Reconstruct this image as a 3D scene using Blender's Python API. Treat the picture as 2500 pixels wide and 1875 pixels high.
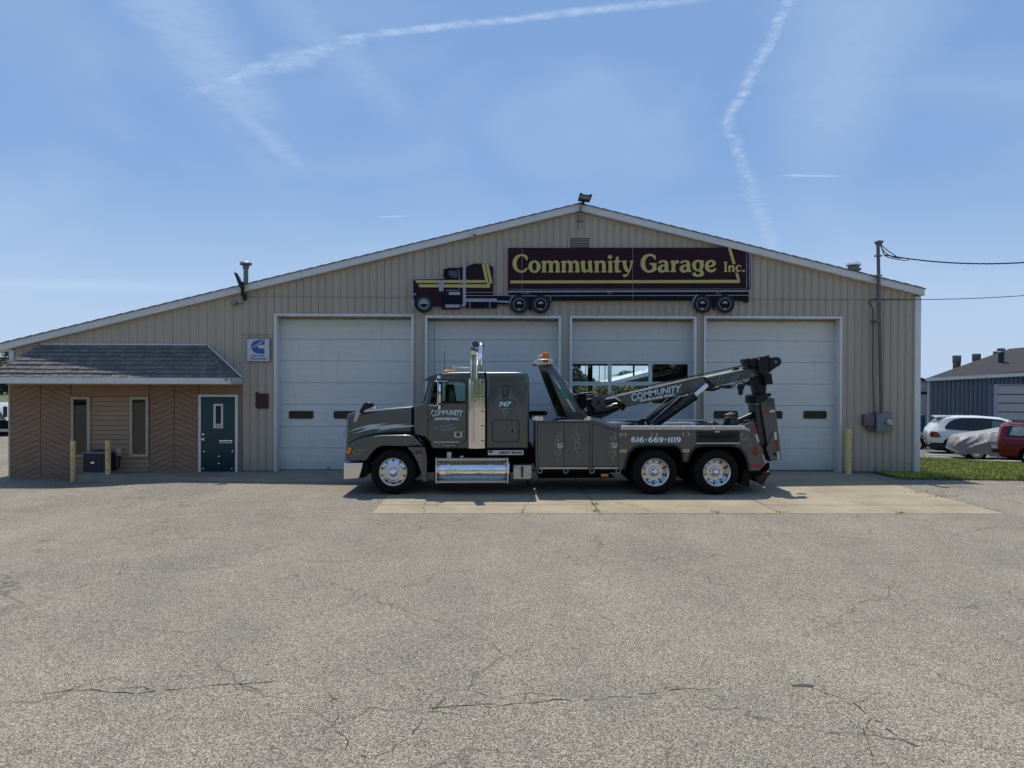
import bpy, bmesh, math, random
import numpy as np
from mathutils import Vector, Matrix, Euler
random.seed(7); rng = np.random.default_rng(7)
R = math.radians
for _o in list(bpy.data.objects): bpy.data.objects.remove(_o)
scene = bpy.context.scene
COL = scene.collection

# ------------------------------------------------------------------ camera
CAM_D, CAM_H, FPX = 19.65, 2.58, 1733.0          # metres from the facade, eye height, focal length in photo pixels
CAM = Vector((0, -CAM_D, CAM_H))
ROT = Euler((0, 0, R(-0.8)), 'XYZ').to_matrix() @ Euler((R(90 - 0.41), 0, 0), 'XYZ').to_matrix() @ Euler((0, 0, R(0.18)), 'XYZ').to_matrix()
cd = bpy.data.cameras.new('camera'); cam = bpy.data.objects.new('camera', cd); COL.objects.link(cam)
cam.matrix_world = Matrix.Translation(CAM) @ ROT.to_4x4()
cd.sensor_fit = 'HORIZONTAL'; cd.sensor_width = 36; cd.lens = 36 * FPX / 2500; cd.clip_end = 3000
scene.camera = cam

# ------------------------------------------------------------------ light
SUN_EL, SUN_AZ = 69.0, -8.0                       # behind the building, slightly to the left
EXPOSURE = 0.0
SUN_STRENGTH, SKY_STRENGTH = 4.0, 0.10
sd = bpy.data.lights.new('sun', 'SUN'); sun = bpy.data.objects.new('sun', sd); COL.objects.link(sun)
sd.energy = SUN_STRENGTH; sd.angle = R(0.53); sd.color = (1.0, 0.955, 0.88)
sdir = Vector((math.sin(R(SUN_AZ)) * math.cos(R(SUN_EL)), math.cos(R(SUN_AZ)) * math.cos(R(SUN_EL)), math.sin(R(SUN_EL))))
sun.rotation_euler = sdir.to_track_quat('Z', 'Y').to_euler()
scene.view_settings.view_transform = 'Standard'; scene.view_settings.look = 'None'
scene.view_settings.gamma = 1; scene.view_settings.exposure = EXPOSURE; scene.view_settings.use_curve_mapping = False

def ray(px, py):
    return ROT @ Vector(((px - 1250) / FPX, -(py - 937.5) / FPX, -1))
def at(px, py, Y):
    d = ray(px, py); t = (Y - CAM.y) / d.y
    return (CAM.x + d.x * t, CAM.z + d.z * t)
def skyp(px, py):                                   # direction as a point of the plane one unit above the eye
    d = ray(px, py); return (d.x / d.z, d.y / d.z)

class NX:                                           # tiny node builder
    def __init__(s, nt): s.nt = nt
    def node(s, t, **kw):
        n = s.nt.nodes.new(t)
        for k, v in kw.items(): setattr(n, k, v)
        return n
    def put(s, sock, v):
        if hasattr(v, 'node') and hasattr(v, 'is_output'): s.nt.links.new(v, sock)
        else: sock.default_value = v
    def m(s, op, a, b=0.0, c=0.0, clamp=False):
        n = s.node('ShaderNodeMath', operation=op, use_clamp=clamp)
        s.put(n.inputs[0], a); s.put(n.inputs[1], b); s.put(n.inputs[2], c); return n.outputs[0]
    def smooth(s, v, lo, hi):
        n = s.node('ShaderNodeMapRange', interpolation_type='SMOOTHSTEP'); s.put(n.inputs[0], v)
        n.inputs[1].default_value = lo; n.inputs[2].default_value = hi; return n.outputs[0]
    def lin(s, v, lo, hi, a=0.0, b=1.0):
        n = s.node('ShaderNodeMapRange'); s.put(n.inputs[0], v)
        for i, q in zip((1, 2, 3, 4), (lo, hi, a, b)): n.inputs[i].default_value = q
        return n.outputs[0]
    def mix(s, f, a, b, blend='MIX'):
        n = s.node('ShaderNodeMix', data_type='RGBA', blend_type=blend); s.put(n.inputs[0], f)
        s.put(n.inputs[6], a); s.put(n.inputs[7], b); return n.outputs[2]
    def noise(s, vec, scale, detail=3, rough=0.55, dist=0.0):
        n = s.node('ShaderNodeTexNoise'); s.put(n.inputs['Vector'], vec)
        n.inputs['Scale'].default_value = scale; n.inputs['Detail'].default_value = detail
        n.inputs['Roughness'].default_value = rough; n.inputs['Distortion'].default_value = dist; return n.outputs[0]
    def mapping(s, vec, sc=(1, 1, 1), rot=(0, 0, 0), loc=(0, 0, 0)):
        n = s.node('ShaderNodeMapping'); s.put(n.inputs[0], vec); n.inputs[1].default_value = loc
        n.inputs[2].default_value = rot; n.inputs[3].default_value = sc; return n.outputs[0]

# ------------------------------------------------------------------ world: Nishita sky with contrails and thin cirrus
world = bpy.data.worlds.new('World'); scene.world = world; world.use_nodes = True
nt = world.node_tree; nt.nodes.clear(); x = NX(nt)
sky = x.node('ShaderNodeTexSky', sky_type='NISHITA'); sky.sun_disc = False
sky.sun_elevation = R(SUN_EL); sky.sun_rotation = R(SUN_AZ); sky.altitude = 200; sky.air_density = 1.0; sky.dust_density = 0.6; sky.ozone_density = 1.2
tc = x.node('ShaderNodeTexCoord'); sep = x.node('ShaderNodeSeparateXYZ'); nt.links.new(tc.outputs['Generated'], sep.inputs[0])
zc = x.m('MAXIMUM', sep.outputs[2], 0.02)
ux, uy = x.m('DIVIDE', sep.outputs[0], zc), x.m('DIVIDE', sep.outputs[1], zc)
cmb = x.node('ShaderNodeCombineXYZ'); nt.links.new(ux, cmb.inputs[0]); nt.links.new(uy, cmb.inputs[1]); P = cmb.outputs[0]
wob = x.m('SUBTRACT', x.noise(P, 5.5, 3, 0.6), 0.5)
fine = x.noise(P, 17.0, 4, 0.7)
def contrail(p0, p1, w, strength, wobble, soft0=0.06, soft1=0.06, grain=1.0):
    p0, p1 = skyp(*p0), skyp(*p1)
    L = math.hypot(p1[0] - p0[0], p1[1] - p0[1]); dx, dy = (p1[0] - p0[0]) / L, (p1[1] - p0[1]) / L
    ax, ay = x.m('SUBTRACT', ux, p0[0]), x.m('SUBTRACT', uy, p0[1])
    t = x.m('DIVIDE', x.m('MULTIPLY_ADD', ax, dx, x.m('MULTIPLY', ay, dy)), L)
    d = x.m('SUBTRACT', x.m('MULTIPLY', ax, dy), x.m('MULTIPLY', ay, dx))
    d = x.m('ABSOLUTE', x.m('MULTIPLY_ADD', wob, wobble, d))
    core = x.m('SUBTRACT', 1.0, x.smooth(d, 0.0, w))
    ends = x.m('MULTIPLY', x.smooth(t, -soft0, soft0), x.m('SUBTRACT', 1.0, x.smooth(t, 1 - soft1, 1 + soft1)))
    g = x.lin(fine, 0.32, 0.68, 1 - grain, 1.0)
    return x.m('MULTIPLY', x.m('MULTIPLY', x.m('MULTIPLY', core, ends), g), strength)
parts = [
    contrail((800, 95), (1690, 0), 0.034, 0.60, 0.05, 0.12, 0.15, 0.85),
    contrail((470, 225), (900, 85), 0.085, 0.52, 0.12, 0.2, 0.30, 0.9),
    contrail((1945, -30), (1772, 306), 0.034, 0.54, 0.05, 0.02, 0.06, 0.95),
    contrail((1772, 296), (1835, 450), 0.042, 0.42, 0.07, 0.08, 0.15, 1.0),
    contrail((1830, 430), (1895, 630), 0.085, 0.30, 0.13, 0.2, 0.4, 1.0),
    contrail((1915, 428), (2050, 430), 0.030, 0.60, 0.03, 0.25, 0.3, 0.5),
    contrail((930, 530), (985, 528), 0.03, 0.6, 0.02, 0.3, 0.3, 0.4),
    contrail((330, -80), (620, 290), 0.22, 0.30, 0.14, 0.1, 0.3, 0.35),
    contrail((490, 180), (740, 420), 0.11, 0.26, 0.08, 0.2, 0.35, 0.35),
    contrail((620, -80), (1000, 300), 0.16, 0.18, 0.12, 0.1, 0.5, 0.3),
    contrail((2150, -120), (2010, 400), 0.36, 0.26, 0.14, 0.1, 0.6, 0.15),
    contrail((-300, 690), (420, 700), 0.9, 0.36, 0.5, 0.3, 0.5, 0.3),
]
cl = parts[0]
for p in parts[1:]: cl = x.m('MAXIMUM', cl, p)
veil = x.m('MULTIPLY', x.smooth(x.noise(x.mapping(tc.outputs['Generated'], (1.6, 1.6, 3.2), (0, R(30), R(20))), 1.7, 3, 0.55, 0.5), 0.40, 0.80), 0.24)
cl = x.m('MAXIMUM', cl, veil)
CLOUD_COL = (6.4, 7.7, 9.6, 1)
skyc = x.mix(0.62, sky.outputs[0], (2.15, 4.05, 7.8, 1))
low = x.m('SUBTRACT', 1.0, x.smooth(sep.outputs[2], -0.02, 0.30))
skyc = x.mix(x.m('MULTIPLY', low, 0.72), skyc, (5.4, 6.9, 8.9, 1))
out = x.mix(cl, skyc, CLOUD_COL)
bg = x.node('ShaderNodeBackground'); bg.inputs[1].default_value = SKY_STRENGTH; nt.links.new(out, bg.inputs[0])
world.cycles.sampling_method = 'MANUAL'; world.cycles.sample_map_resolution = 256
wo = x.node('ShaderNodeOutputWorld'); nt.links.new(bg.outputs[0], wo.inputs[0])

# ------------------------------------------------------------------ helpers
ZONES = dict(A=(820, 820, 3.95), B=(1280, 820, 3.2529), C=(820, 960, 6.381), D=(1020, 820, 5.925), E=(1040, 1060, 7.9), F=(1280, 840, 5.184),
             G=(1480, 840, 5.027), H=(1480, 1020, 5.027), I=(1720, 840, 4.61), L=(0, 780, 3.456), R=(2000, 560, 2.44), S=(980, 560, 2.5136),
             T=(990, 620, 5.672), U=(1240, 600, 3.568), W=(2220, 820, 4.607), M=(540, 620, 4.15), P=(1340, 440, 8.294), Q=(640, 740, 3.77),
             X1=(1245, 610, 13.825), X2=(1395, 610, 13.825), X3=(1550, 610, 13.825), X4=(1690, 600, 11.85), N=(1530, 1050, 14.747),
             K=(1400, 900, 13.825), J=(1700, 960, 13.825), V=(2240, 980, 8.5077), O=(0, 0, 1.0))
def zp(z, p): a, b, s = ZONES[z]; return (a + p[0] / s, b + p[1] / s)
def w1(z, p, Y): q = zp(z, p); return at(q[0], q[1], Y)
def W(z, pts, Y): return [w1(z, p, Y) for p in pts]

def S(r, g, b):
    f = lambda c: (c / 255 / 12.92) if c / 255 <= .04045 else ((c / 255 + .055) / 1.055) ** 2.4
    return (f(r), f(g), f(b))

def smooth_loop(pts, n=3, closed=True):
    out = []; N = len(pts)
    rngi = range(N) if closed else range(N - 1)
    for i in rngi:
        g = lambda k: pts[k % N] if closed else pts[min(max(k, 0), N - 1)]
        p0, p1, p2, p3 = g(i - 1), g(i), g(i + 1), g(i + 2)
        for k in range(n):
            t = k / n
            out.append(tuple(.5 * ((2 * b) + (-a + c) * t + (2 * a - 5 * b + 4 * c - d) * t * t + (-a + 3 * b - 3 * c + d) * t ** 3) for a, b, c, d in zip(p0, p1, p2, p3)))
    if not closed: out.append(tuple(pts[-1]))
    return out
def ellipse(cx, cy, rx, ry, n=20): return [(cx + rx * math.cos(2 * math.pi * k / n), cy + ry * math.sin(2 * math.pi * k / n)) for k in range(n)]
def roundrect(x0, x1, y0, y1, r, n=4):
    o = []
    for cx, cy, a in ((x1 - r, y1 - r, 0), (x0 + r, y1 - r, 90), (x0 + r, y0 + r, 180), (x1 - r, y0 + r, 270)):
        for k in range(n + 1):
            t = R(a + 90 * k / n); o.append((cx + r * math.cos(t), cy + r * math.sin(t)))
    return o
def clip(poly, a, b, c):                           # keep a*x+b*y<=c
    o = []
    for i in range(len(poly)):
        p, q = poly[i], poly[(i + 1) % len(poly)]
        fp, fq = a * p[0] + b * p[1] - c, a * q[0] + b * q[1] - c
        if fp <= 0: o.append(p)
        if fp * fq < 0:
            t = fp / (fp - fq); o.append((p[0] + (q[0] - p[0]) * t, p[1] + (q[1] - p[1]) * t))
    return o
def cliprect(poly, x0, x1, y0, y1):
    for a, b, c in ((-1, 0, -x0), (1, 0, x1), (0, -1, -y0), (0, 1, y1)):
        if len(poly) < 3: return []
        poly = clip(poly, a, b, c)
    return poly if len(poly) >= 3 else []

class MB:
    def __init__(s): s.v = []; s.f = []
    def add(s, v, f):
        n = len(s.v); s.v += [tuple(p) for p in v]; s.f += [tuple(i + n for i in q) for q in f]; return s
    def box(s, x0, x1, y0, y1, z0, z1):
        return s.add([(x0, y0, z0), (x1, y0, z0), (x1, y1, z0), (x0, y1, z0), (x0, y0, z1), (x1, y0, z1), (x1, y1, z1), (x0, y1, z1)],
                     [(0, 3, 2, 1), (4, 5, 6, 7), (0, 1, 5, 4), (1, 2, 6, 5), (2, 3, 7, 6), (3, 0, 4, 7)])
    def prism(s, poly, y0, y1):                    # XZ polygon pulled along Y
        A = sum(poly[i][0] * poly[(i + 1) % len(poly)][1] - poly[(i + 1) % len(poly)][0] * poly[i][1] for i in range(len(poly)))
        if A < 0: poly = poly[::-1]
        n = len(poly)
        v = [(p[0], y0, p[1]) for p in poly] + [(p[0], y1, p[1]) for p in poly]
        return s.add(v, [tuple(range(n)), tuple(range(2 * n - 1, n - 1, -1))] + [(i + n, (i + 1) % n + n, (i + 1) % n, i) for i in range(n)])
    def prismz(s, poly, z0, z1):                   # XY polygon pulled along Z
        A = sum(poly[i][0] * poly[(i + 1) % len(poly)][1] - poly[(i + 1) % len(poly)][0] * poly[i][1] for i in range(len(poly)))
        if A < 0: poly = poly[::-1]
        n = len(poly)
        v = [(p[0], p[1], z0) for p in poly] + [(p[0], p[1], z1) for p in poly]
        return s.add(v, [tuple(range(n - 1, -1, -1)), tuple(range(n, 2 * n))] + [(i, (i + 1) % n, (i + 1) % n + n, i + n) for i in range(n)])
    def tube(s, path, r, n=8, cap=True):
        path = [Vector(p) for p in path]; rr = r if isinstance(r, (list, tuple)) else [r] * len(path); base = len(s.v)
        up = Vector((0, 0, 1)); prev = None
        for i, p in enumerate(path):
            d = (path[min(i + 1, len(path) - 1)] - path[max(i - 1, 0)]).normalized()
            if prev is None:
                a = d.cross(up if abs(d.z) < .95 else Vector((1, 0, 0))).normalized()
            else: a = (prev - d * prev.dot(d)).normalized()
            prev = a; b = d.cross(a)
            for k in range(n):
                t = 2 * math.pi * k / n; s.v.append(tuple(p + (a * math.cos(t) + b * math.sin(t)) * rr[i]))
        for i in range(len(path) - 1):
            for k in range(n):
                q = base + i * n; s.f.append((q + k, q + (k + 1) % n, q + n + (k + 1) % n, q + n + k))
        if cap:
            s.f.append(tuple(base + k for k in range(n - 1, -1, -1))); s.f.append(tuple(base + (len(path) - 1) * n + k for k in range(n)))
        return s
    def lathe(s, prof, c=(0, 0, 0), axis='Y', n=32, closed=False):   # prof: (radius, along axis)
        base = len(s.v)
        for r, h in prof:
            for k in range(n):
                t = 2 * math.pi * k / n; a, b = r * math.cos(t), r * math.sin(t)
                s.v.append((c[0] + a, c[1] + h, c[2] + b) if axis == 'Y' else ((c[0] + h, c[1] + a, c[2] + b) if axis == 'X' else (c[0] + a, c[1] + b, c[2] + h)))
        m = len(prof)
        for i in range(m if closed else m - 1):
            for k in range(n):
                j = (i + 1) % m
                q = (base + i * n + k, base + j * n + k, base + j * n + (k + 1) % n, base + i * n + (k + 1) % n)
                s.f.append(q if axis != 'Z' else q[::-1])
        return s
    def mesh(s, name):
        me = bpy.data.meshes.new(name); me.from_pydata(s.v, [], s.f); me.update(); return me

def bevel_mesh(me, w, seg=2, ang=35):
    bm = bmesh.new(); bm.from_mesh(me)
    bmesh.ops.recalc_face_normals(bm, faces=bm.faces)
    es = [e for e in bm.edges if len(e.link_faces) == 2 and e.calc_face_angle(0) > R(ang)]
    bmesh.ops.bevel(bm, geom=es, offset=w, segments=seg, profile=.5, affect='EDGES', clamp_overlap=True)
    bm.to_mesh(me); bm.free(); return me
def shade(me, ang=35):
    if len(me.polygons): me.polygons.foreach_set('use_smooth', [True] * len(me.polygons)); me.set_sharp_from_angle(angle=R(ang))
def wpos(o): return o.matrix_world.translation
def root(name, loc, label=None, cat=None, group=None, rz=0.0, parent=None):
    o = bpy.data.objects.new(name, None); COL.objects.link(o); o.empty_display_size = .2
    o.matrix_world = Matrix.Translation(loc) @ Matrix.Rotation(rz, 4, 'Z')
    if parent: attach(o, parent)
    tag(o, label, cat, group); return o
WM = {}
def attach(o, parent):
    o.parent = parent; o.matrix_parent_inverse = WM.get(parent.name, parent.matrix_basis).inverted() if parent.type == 'EMPTY' else Matrix.Identity(4)
def tag(o, label=None, cat=None, group=None, kind=None):
    if label: o['label'] = label
    if cat: o['category'] = cat
    if group: o['group'] = group
    if kind: o['kind'] = kind
    return o
def obj(name, src, mat, parent=None, bevel=0, seg=2, smooth=None, local=False, label=None, cat=None, group=None, kind=None, recalc=False):
    me = src.mesh(name) if isinstance(src, MB) else src
    me.name = name
    if recalc:
        bm = bmesh.new(); bm.from_mesh(me); bmesh.ops.recalc_face_normals(bm, faces=bm.faces); bm.to_mesh(me); bm.free()
    if bevel: bevel_mesh(me, bevel, seg); smooth = 40 if smooth is None else smooth
    if smooth: shade(me, smooth)
    me.materials.clear(); me.materials.append(mat)
    o = bpy.data.objects.new(name, me); COL.objects.link(o)
    if parent:
        if local: o.parent = parent
        else: attach(o, parent)
    return tag(o, label, cat, group, kind)
def dup(o, parent=None, loc=None):
    c = o.copy(); COL.objects.link(c)
    if parent: c.parent = parent
    if loc is not None: c.location = loc
    return c

def shape(loops, y0, y1=None, r=0.0, res=2, warp=None):    # XZ outlines with holes, solid from y0 to y1, edges rounded by r
    y1 = y0 + .002 if y1 is None else y1
    cu = bpy.data.curves.new('tmp', 'CURVE'); cu.dimensions = '2D'; cu.fill_mode = 'BOTH'
    cu.extrude = max((y1 - y0) / 2 - r, 0); cu.bevel_depth = r; cu.bevel_resolution = res; cu.offset = -r
    for lp in loops:
        sp = cu.splines.new('POLY'); sp.points.add(len(lp) - 1); sp.use_cyclic_u = True
        for p, q in zip(sp.points, lp): p.co = (q[0], q[1], 0, 1)
    return from_curve(cu, (y0 + y1) / 2, None)
def from_curve(cu, yc, fn):
    ob = bpy.data.objects.new('tmp', cu); me = bpy.data.meshes.new_from_object(ob)
    n = len(me.vertices); a = np.empty(n * 3); me.vertices.foreach_get('co', a); a = a.reshape(-1, 3)
    X, Z = a[:, 0].copy(), a[:, 1].copy()
    if fn: X, Z = fn(X, Z)
    a = np.stack([X, yc + a[:, 2], Z], 1); me.vertices.foreach_set('co', a.ravel()); me.flip_normals(); me.update()
    bpy.data.objects.remove(ob); bpy.data.curves.remove(cu); return me
def text(s, quad, Y, bold=0.0, shear=0.0, arch=0.0, space=1.0, th=.0015):     # quad: TL TR BR BL in XZ; arch lifts the foot of the middle letters
    cu = bpy.data.curves.new('txt', 'FONT'); cu.body = s; cu.size = 1; cu.offset = bold; cu.shear = shear; cu.space_character = space; cu.extrude = th; cu.resolution_u = 3
    TL, TR, BR, BL = [np.array(q) for q in quad]
    def fn(X, Z):
        u = (X - X.min()) / (X.max() - X.min()); v = (Z - Z.min()) / (Z.max() - Z.min())
        if arch: f = arch * (1 - (2 * u - 1) ** 2); v = f + v * (1 - f)
        u, v = u[:, None], v[:, None]
        q = (1 - u) * (1 - v) * BL + u * (1 - v) * BR + u * v * TR + (1 - u) * v * TL
        return q[:, 0], q[:, 1]
    return from_curve(cu, Y, fn)
def ribbon(pts, w, Y, z0=None):                    # thin painted line in XZ
    m = MB(); n = len(pts)
    for i, p in enumerate(pts):
        a, b = pts[max(i - 1, 0)], pts[min(i + 1, n - 1)]
        dx, dz = b[0] - a[0], b[1] - a[1]; L = math.hypot(dx, dz) or 1
        ww = (w[i] if isinstance(w, (list, tuple)) else w) / 2
        m.v += [(p[0] - dz / L * ww, Y, p[1] + dx / L * ww), (p[0] + dz / L * ww, Y, p[1] - dx / L * ww)]
    m.f = [(2 * i, 2 * i + 1, 2 * i + 3, 2 * i + 2) for i in range(n - 1)]
    return m
# ------------------------------------------------------------------ materials
MATS = {}
def mat(name, col, rough=.5, metal=0.0, var=.12, scale=4.0, bump=0.0, bscale=60.0, stretch=(1, 1, 1), coat=0.0, spec=.5, dirt=0.0, splash=0.0, trans=0.0, alpha=1.0, flake=0.0):
    if name in MATS: return MATS[name]
    m = bpy.data.materials.new(name); m.use_nodes = True; nt = m.node_tree; x = NX(nt); b = nt.nodes['Principled BSDF']
    tc = x.node('ShaderNodeTexCoord'); v = x.mapping(tc.outputs['Object'], stretch)
    c = (*col, 1)
    n1 = x.noise(v, scale, 4, .6)
    f = x.lin(n1, .3, .7, 1 - var, 1 + var)
    n2 = x.noise(v, scale * 11, 2, .6); f = x.m('MULTIPLY', f, x.lin(n2, .3, .7, 1 - var * .35, 1 + var * .35))
    cc = x.node('ShaderNodeCombineColor')
    for i in range(3): x.put(cc.inputs[i], f)
    colr = x.mix(1.0, c, cc.outputs[0], 'MULTIPLY')
    if dirt:
        dm = x.smooth(x.noise(x.mapping(tc.outputs['Object'], (3, 3, .35)), 2.2, 5, .65), .52, .75)
        colr = x.mix(x.m('MULTIPLY', dm, dirt), colr, (.10, .085, .065, 1))
    if splash:
        sz = x.node('ShaderNodeSeparateXYZ'); nt.links.new(tc.outputs['Object'], sz.inputs[0])
        up = x.m('ADD', sz.outputs[2], x.m('MULTIPLY', x.noise(x.mapping(tc.outputs['Object'], (5, 5, 1.5)), 2.0, 4, .7), .9))
        colr = x.mix(x.m('MULTIPLY', x.m('SUBTRACT', 1.0, x.smooth(up, .35, 1.0)), splash), colr, (.13, .11, .085, 1))
    nt.links.new(colr, b.inputs['Base Color'])
    x.put(b.inputs['Roughness'], x.lin(n1, .25, .75, max(rough - .06, .02), min(rough + .08, 1)))
    b.inputs['Metallic'].default_value = metal; b.inputs['Coat Weight'].default_value = coat; b.inputs['Coat Roughness'].default_value = .04
    b.inputs['Specular IOR Level'].default_value = spec; b.inputs['Transmission Weight'].default_value = trans; b.inputs['Alpha'].default_value = alpha
    if bump:
        bn = x.node('ShaderNodeBump'); bn.inputs['Strength'].default_value = bump; bn.inputs['Distance'].default_value = .01
        nt.links.new(x.noise(v, bscale, 3, .6), bn.inputs['Height']); nt.links.new(bn.outputs[0], b.inputs['Normal'])
    MATS[name] = m; return m

siding = mat('tan painted steel siding', (.435, .368, .28), .55, var=.07, scale=1.2, stretch=(1, 1, .2), dirt=.08, splash=.28)
siding_left = mat('tan painted board siding', (.435, .368, .278), .6, var=.07, scale=1.6, stretch=(2, 1, .3), dirt=.10, bump=.15, bscale=25)
trimw = mat('white painted trim', (.70, .69, .64), .45, var=.06, scale=2, dirt=.22)
fasciaw = mat('weathered white fascia', (.66, .65, .62), .5, var=.05, scale=1.5, stretch=(.4, 1, 1), dirt=.15)
doorw = mat('white ribbed door panel', (.66, .66, .61), .42, var=.05, scale=1.3, stretch=(.3, 1, 1), dirt=.10, splash=.25)
brown = mat('brown stained plank', (.275, .168, .105), .7, var=.14, scale=3, stretch=(.4, 1, 3), bump=.2, bscale=40)
brown2 = mat('tan stained plank', (.33, .225, .14), .7, var=.14, scale=3, stretch=(.3, 1, 3), bump=.2, bscale=40)
darkgap = mat('dark joint', (.02, .018, .016), .9, var=.1)
tanframe = mat('tan window frame', (.44, .36, .26), .5, var=.05)
shing = mat('grey asphalt shingle', (.155, .145, .136), .92, var=.22, scale=2.5, bump=.5, bscale=160)
shing2 = mat('dark grey asphalt shingle', (.128, .12, .115), .92, var=.22, scale=2.5, bump=.5, bscale=160)
shing3 = mat('brown grey asphalt shingle', (.172, .157, .143), .92, var=.22, scale=2.5, bump=.5, bscale=160)
greendoor = mat('dark green door paint', (.004, .040, .042), .35, var=.06)
yellowp = mat('faded yellow post', (.74, .53, .22), .6, var=.12, scale=5, dirt=.35)
galv = mat('galvanised steel', (.22, .22, .21), .55, .6, var=.12, scale=9)
greymetal = mat('grey painted box', (.20, .21, .22), .5, .1, var=.1, scale=6, dirt=.15)
conduit = mat('weathered conduit', (.16, .14, .125), .6, .4, var=.2, scale=6)
blackp = mat('black plastic', (.012, .012, .013), .45, var=.2)
rubber = mat('tyre rubber', (.008, .0078, .0075), .85, var=.25, scale=8, bump=.2, bscale=90, spec=.2)
blackm = mat('black painted steel', (.006, .0065, .008), .34, .0, var=.3, scale=7, coat=.15, spec=.35)
chassis = mat('greasy black chassis', (.006, .0055, .0055), .8, var=.4, scale=6, spec=.15)
chrome = mat('polished chrome', (.80, .80, .80), .06, 1.0, var=.03, scale=3)
chromew = mat('wavy polished steel', (.78, .76, .72), .05, 1.0, var=.03, scale=3, bump=.10, bscale=5)
alu = mat('polished aluminium', (.80, .79, .76), .22, 1.0, var=.06, scale=5)
plate = mat('bright aluminium plate', (.52, .505, .46), .38, .85, var=.08, scale=8, bump=.3, bscale=50)
truckp = mat('charcoal metallic truck paint', (.088, .098, .096), .36, .85, var=.05, scale=2, coat=1.0)
truckd = mat('dark charcoal truck paint', (.03, .033, .042), .36, .5, var=.06, scale=2, coat=.6)
gap = mat('door gap seal', (.006, .006, .006), .8, var=.1)
amber = mat('amber lens', (.75, .22, .008), .18, var=.1, coat=.6)
amberd = mat('dark amber lens', (.20, .045, .006), .2, var=.2, coat=.6)
redlens = mat('red lens', (.13, .008, .006), .2, var=.2, coat=.6)
whitel = mat('silver white lettering', (.74, .78, .78), .4, var=.04)
pale = mat('pale pinstripe', (.28, .31, .31), .4, var=.1)
teal = mat('teal lettering shade', (.012, .115, .105), .4, var=.1)
stripew = mat('pale grey green stripe', (.58, .63, .60), .35, var=.06)
taper = mat('red reflective tape', (.33, .012, .014), .4, var=.15, scale=30)
tapew = mat('white reflective tape', (.62, .58, .52), .4, var=.1, scale=30)
maroon = mat('maroon sign paint', (.032, .010, .017), .6, var=.15, scale=1.5, spec=.15)
signblack = mat('sign black paint', (.006, .007, .012), .6, var=.1, spec=.15)
signtyre = mat('sign tyre grey', (.022, .025, .028), .6, var=.2, spec=.2)
signgold = mat('dull gold sign paint', (.52, .44, .135), .5, var=.05, scale=2)
signsilver = mat('sign silver paint', (.34, .35, .42), .45, var=.10, scale=3)
signdark = mat('sign slate paint', (.05, .055, .075), .45, var=.2, scale=4)
signline = mat('sign pale line', (.30, .26, .30), .5, var=.1)
signred = mat('sign red marker', (.28, .05, .05), .5, var=.1)
navy = mat('sign emblem blue', (.05, .095, .30), .5, var=.06)
signwhite = mat('sign white enamel', (.55, .56, .58), .4, var=.04)
rimalu = mat('polished truck rim', (.62, .63, .65), .12, 1.0, var=.08, scale=6)
rustm = mat('oxide red paint patch', (.050, .014, .013), .65, var=.2, scale=12)
leafm = mat('green leaves', (.060, .115, .026), .6, var=.45, scale=1.3)
leafd = mat('dark conifer leaves', (.025, .060, .025), .6, var=.4, scale=1.3)
barkm = mat('grey brown bark', (.09, .07, .05), .9, var=.3, scale=8, bump=.5, bscale=20)
concrete_dark = mat('old apron concrete', (.26, .22, .165), .85, var=.14, scale=1.6, bump=.3, bscale=70)
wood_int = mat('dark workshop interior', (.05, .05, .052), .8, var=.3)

def glass_mat(name, col, alpha_mix, rough=.02):
    m = bpy.data.materials.new(name); m.use_nodes = True; nt = m.node_tree; nt.nodes.clear(); x = NX(nt)
    tr = x.node('ShaderNodeBsdfTransparent'); tr.inputs[0].default_value = (*col, 1)
    gl = x.node('ShaderNodeBsdfGlossy'); gl.inputs['Roughness'].default_value = rough; gl.inputs[0].default_value = (.9, .95, 1, 1)
    fr = x.node('ShaderNodeFresnel'); fr.inputs[0].default_value = 1.5
    mx = x.node('ShaderNodeMixShader'); nt.links.new(x.m('ADD', fr.outputs[0], alpha_mix, clamp=True), mx.inputs[0])
    nt.links.new(tr.outputs[0], mx.inputs[1]); nt.links.new(gl.outputs[0], mx.inputs[2])
    o = x.node('ShaderNodeOutputMaterial'); nt.links.new(mx.outputs[0], o.inputs[0]); return m
glass_clear = glass_mat('clear glass', (.90, .95, .94), .0)
glass_dark = glass_mat('dark tinted glass', (.06, .07, .08), .0)
glass_office = glass_mat('reflecting office glass', (.05, .06, .075), .035)
glass_green = glass_mat('green tinted cab glass', (.84, .94, .89), .0)

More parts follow.
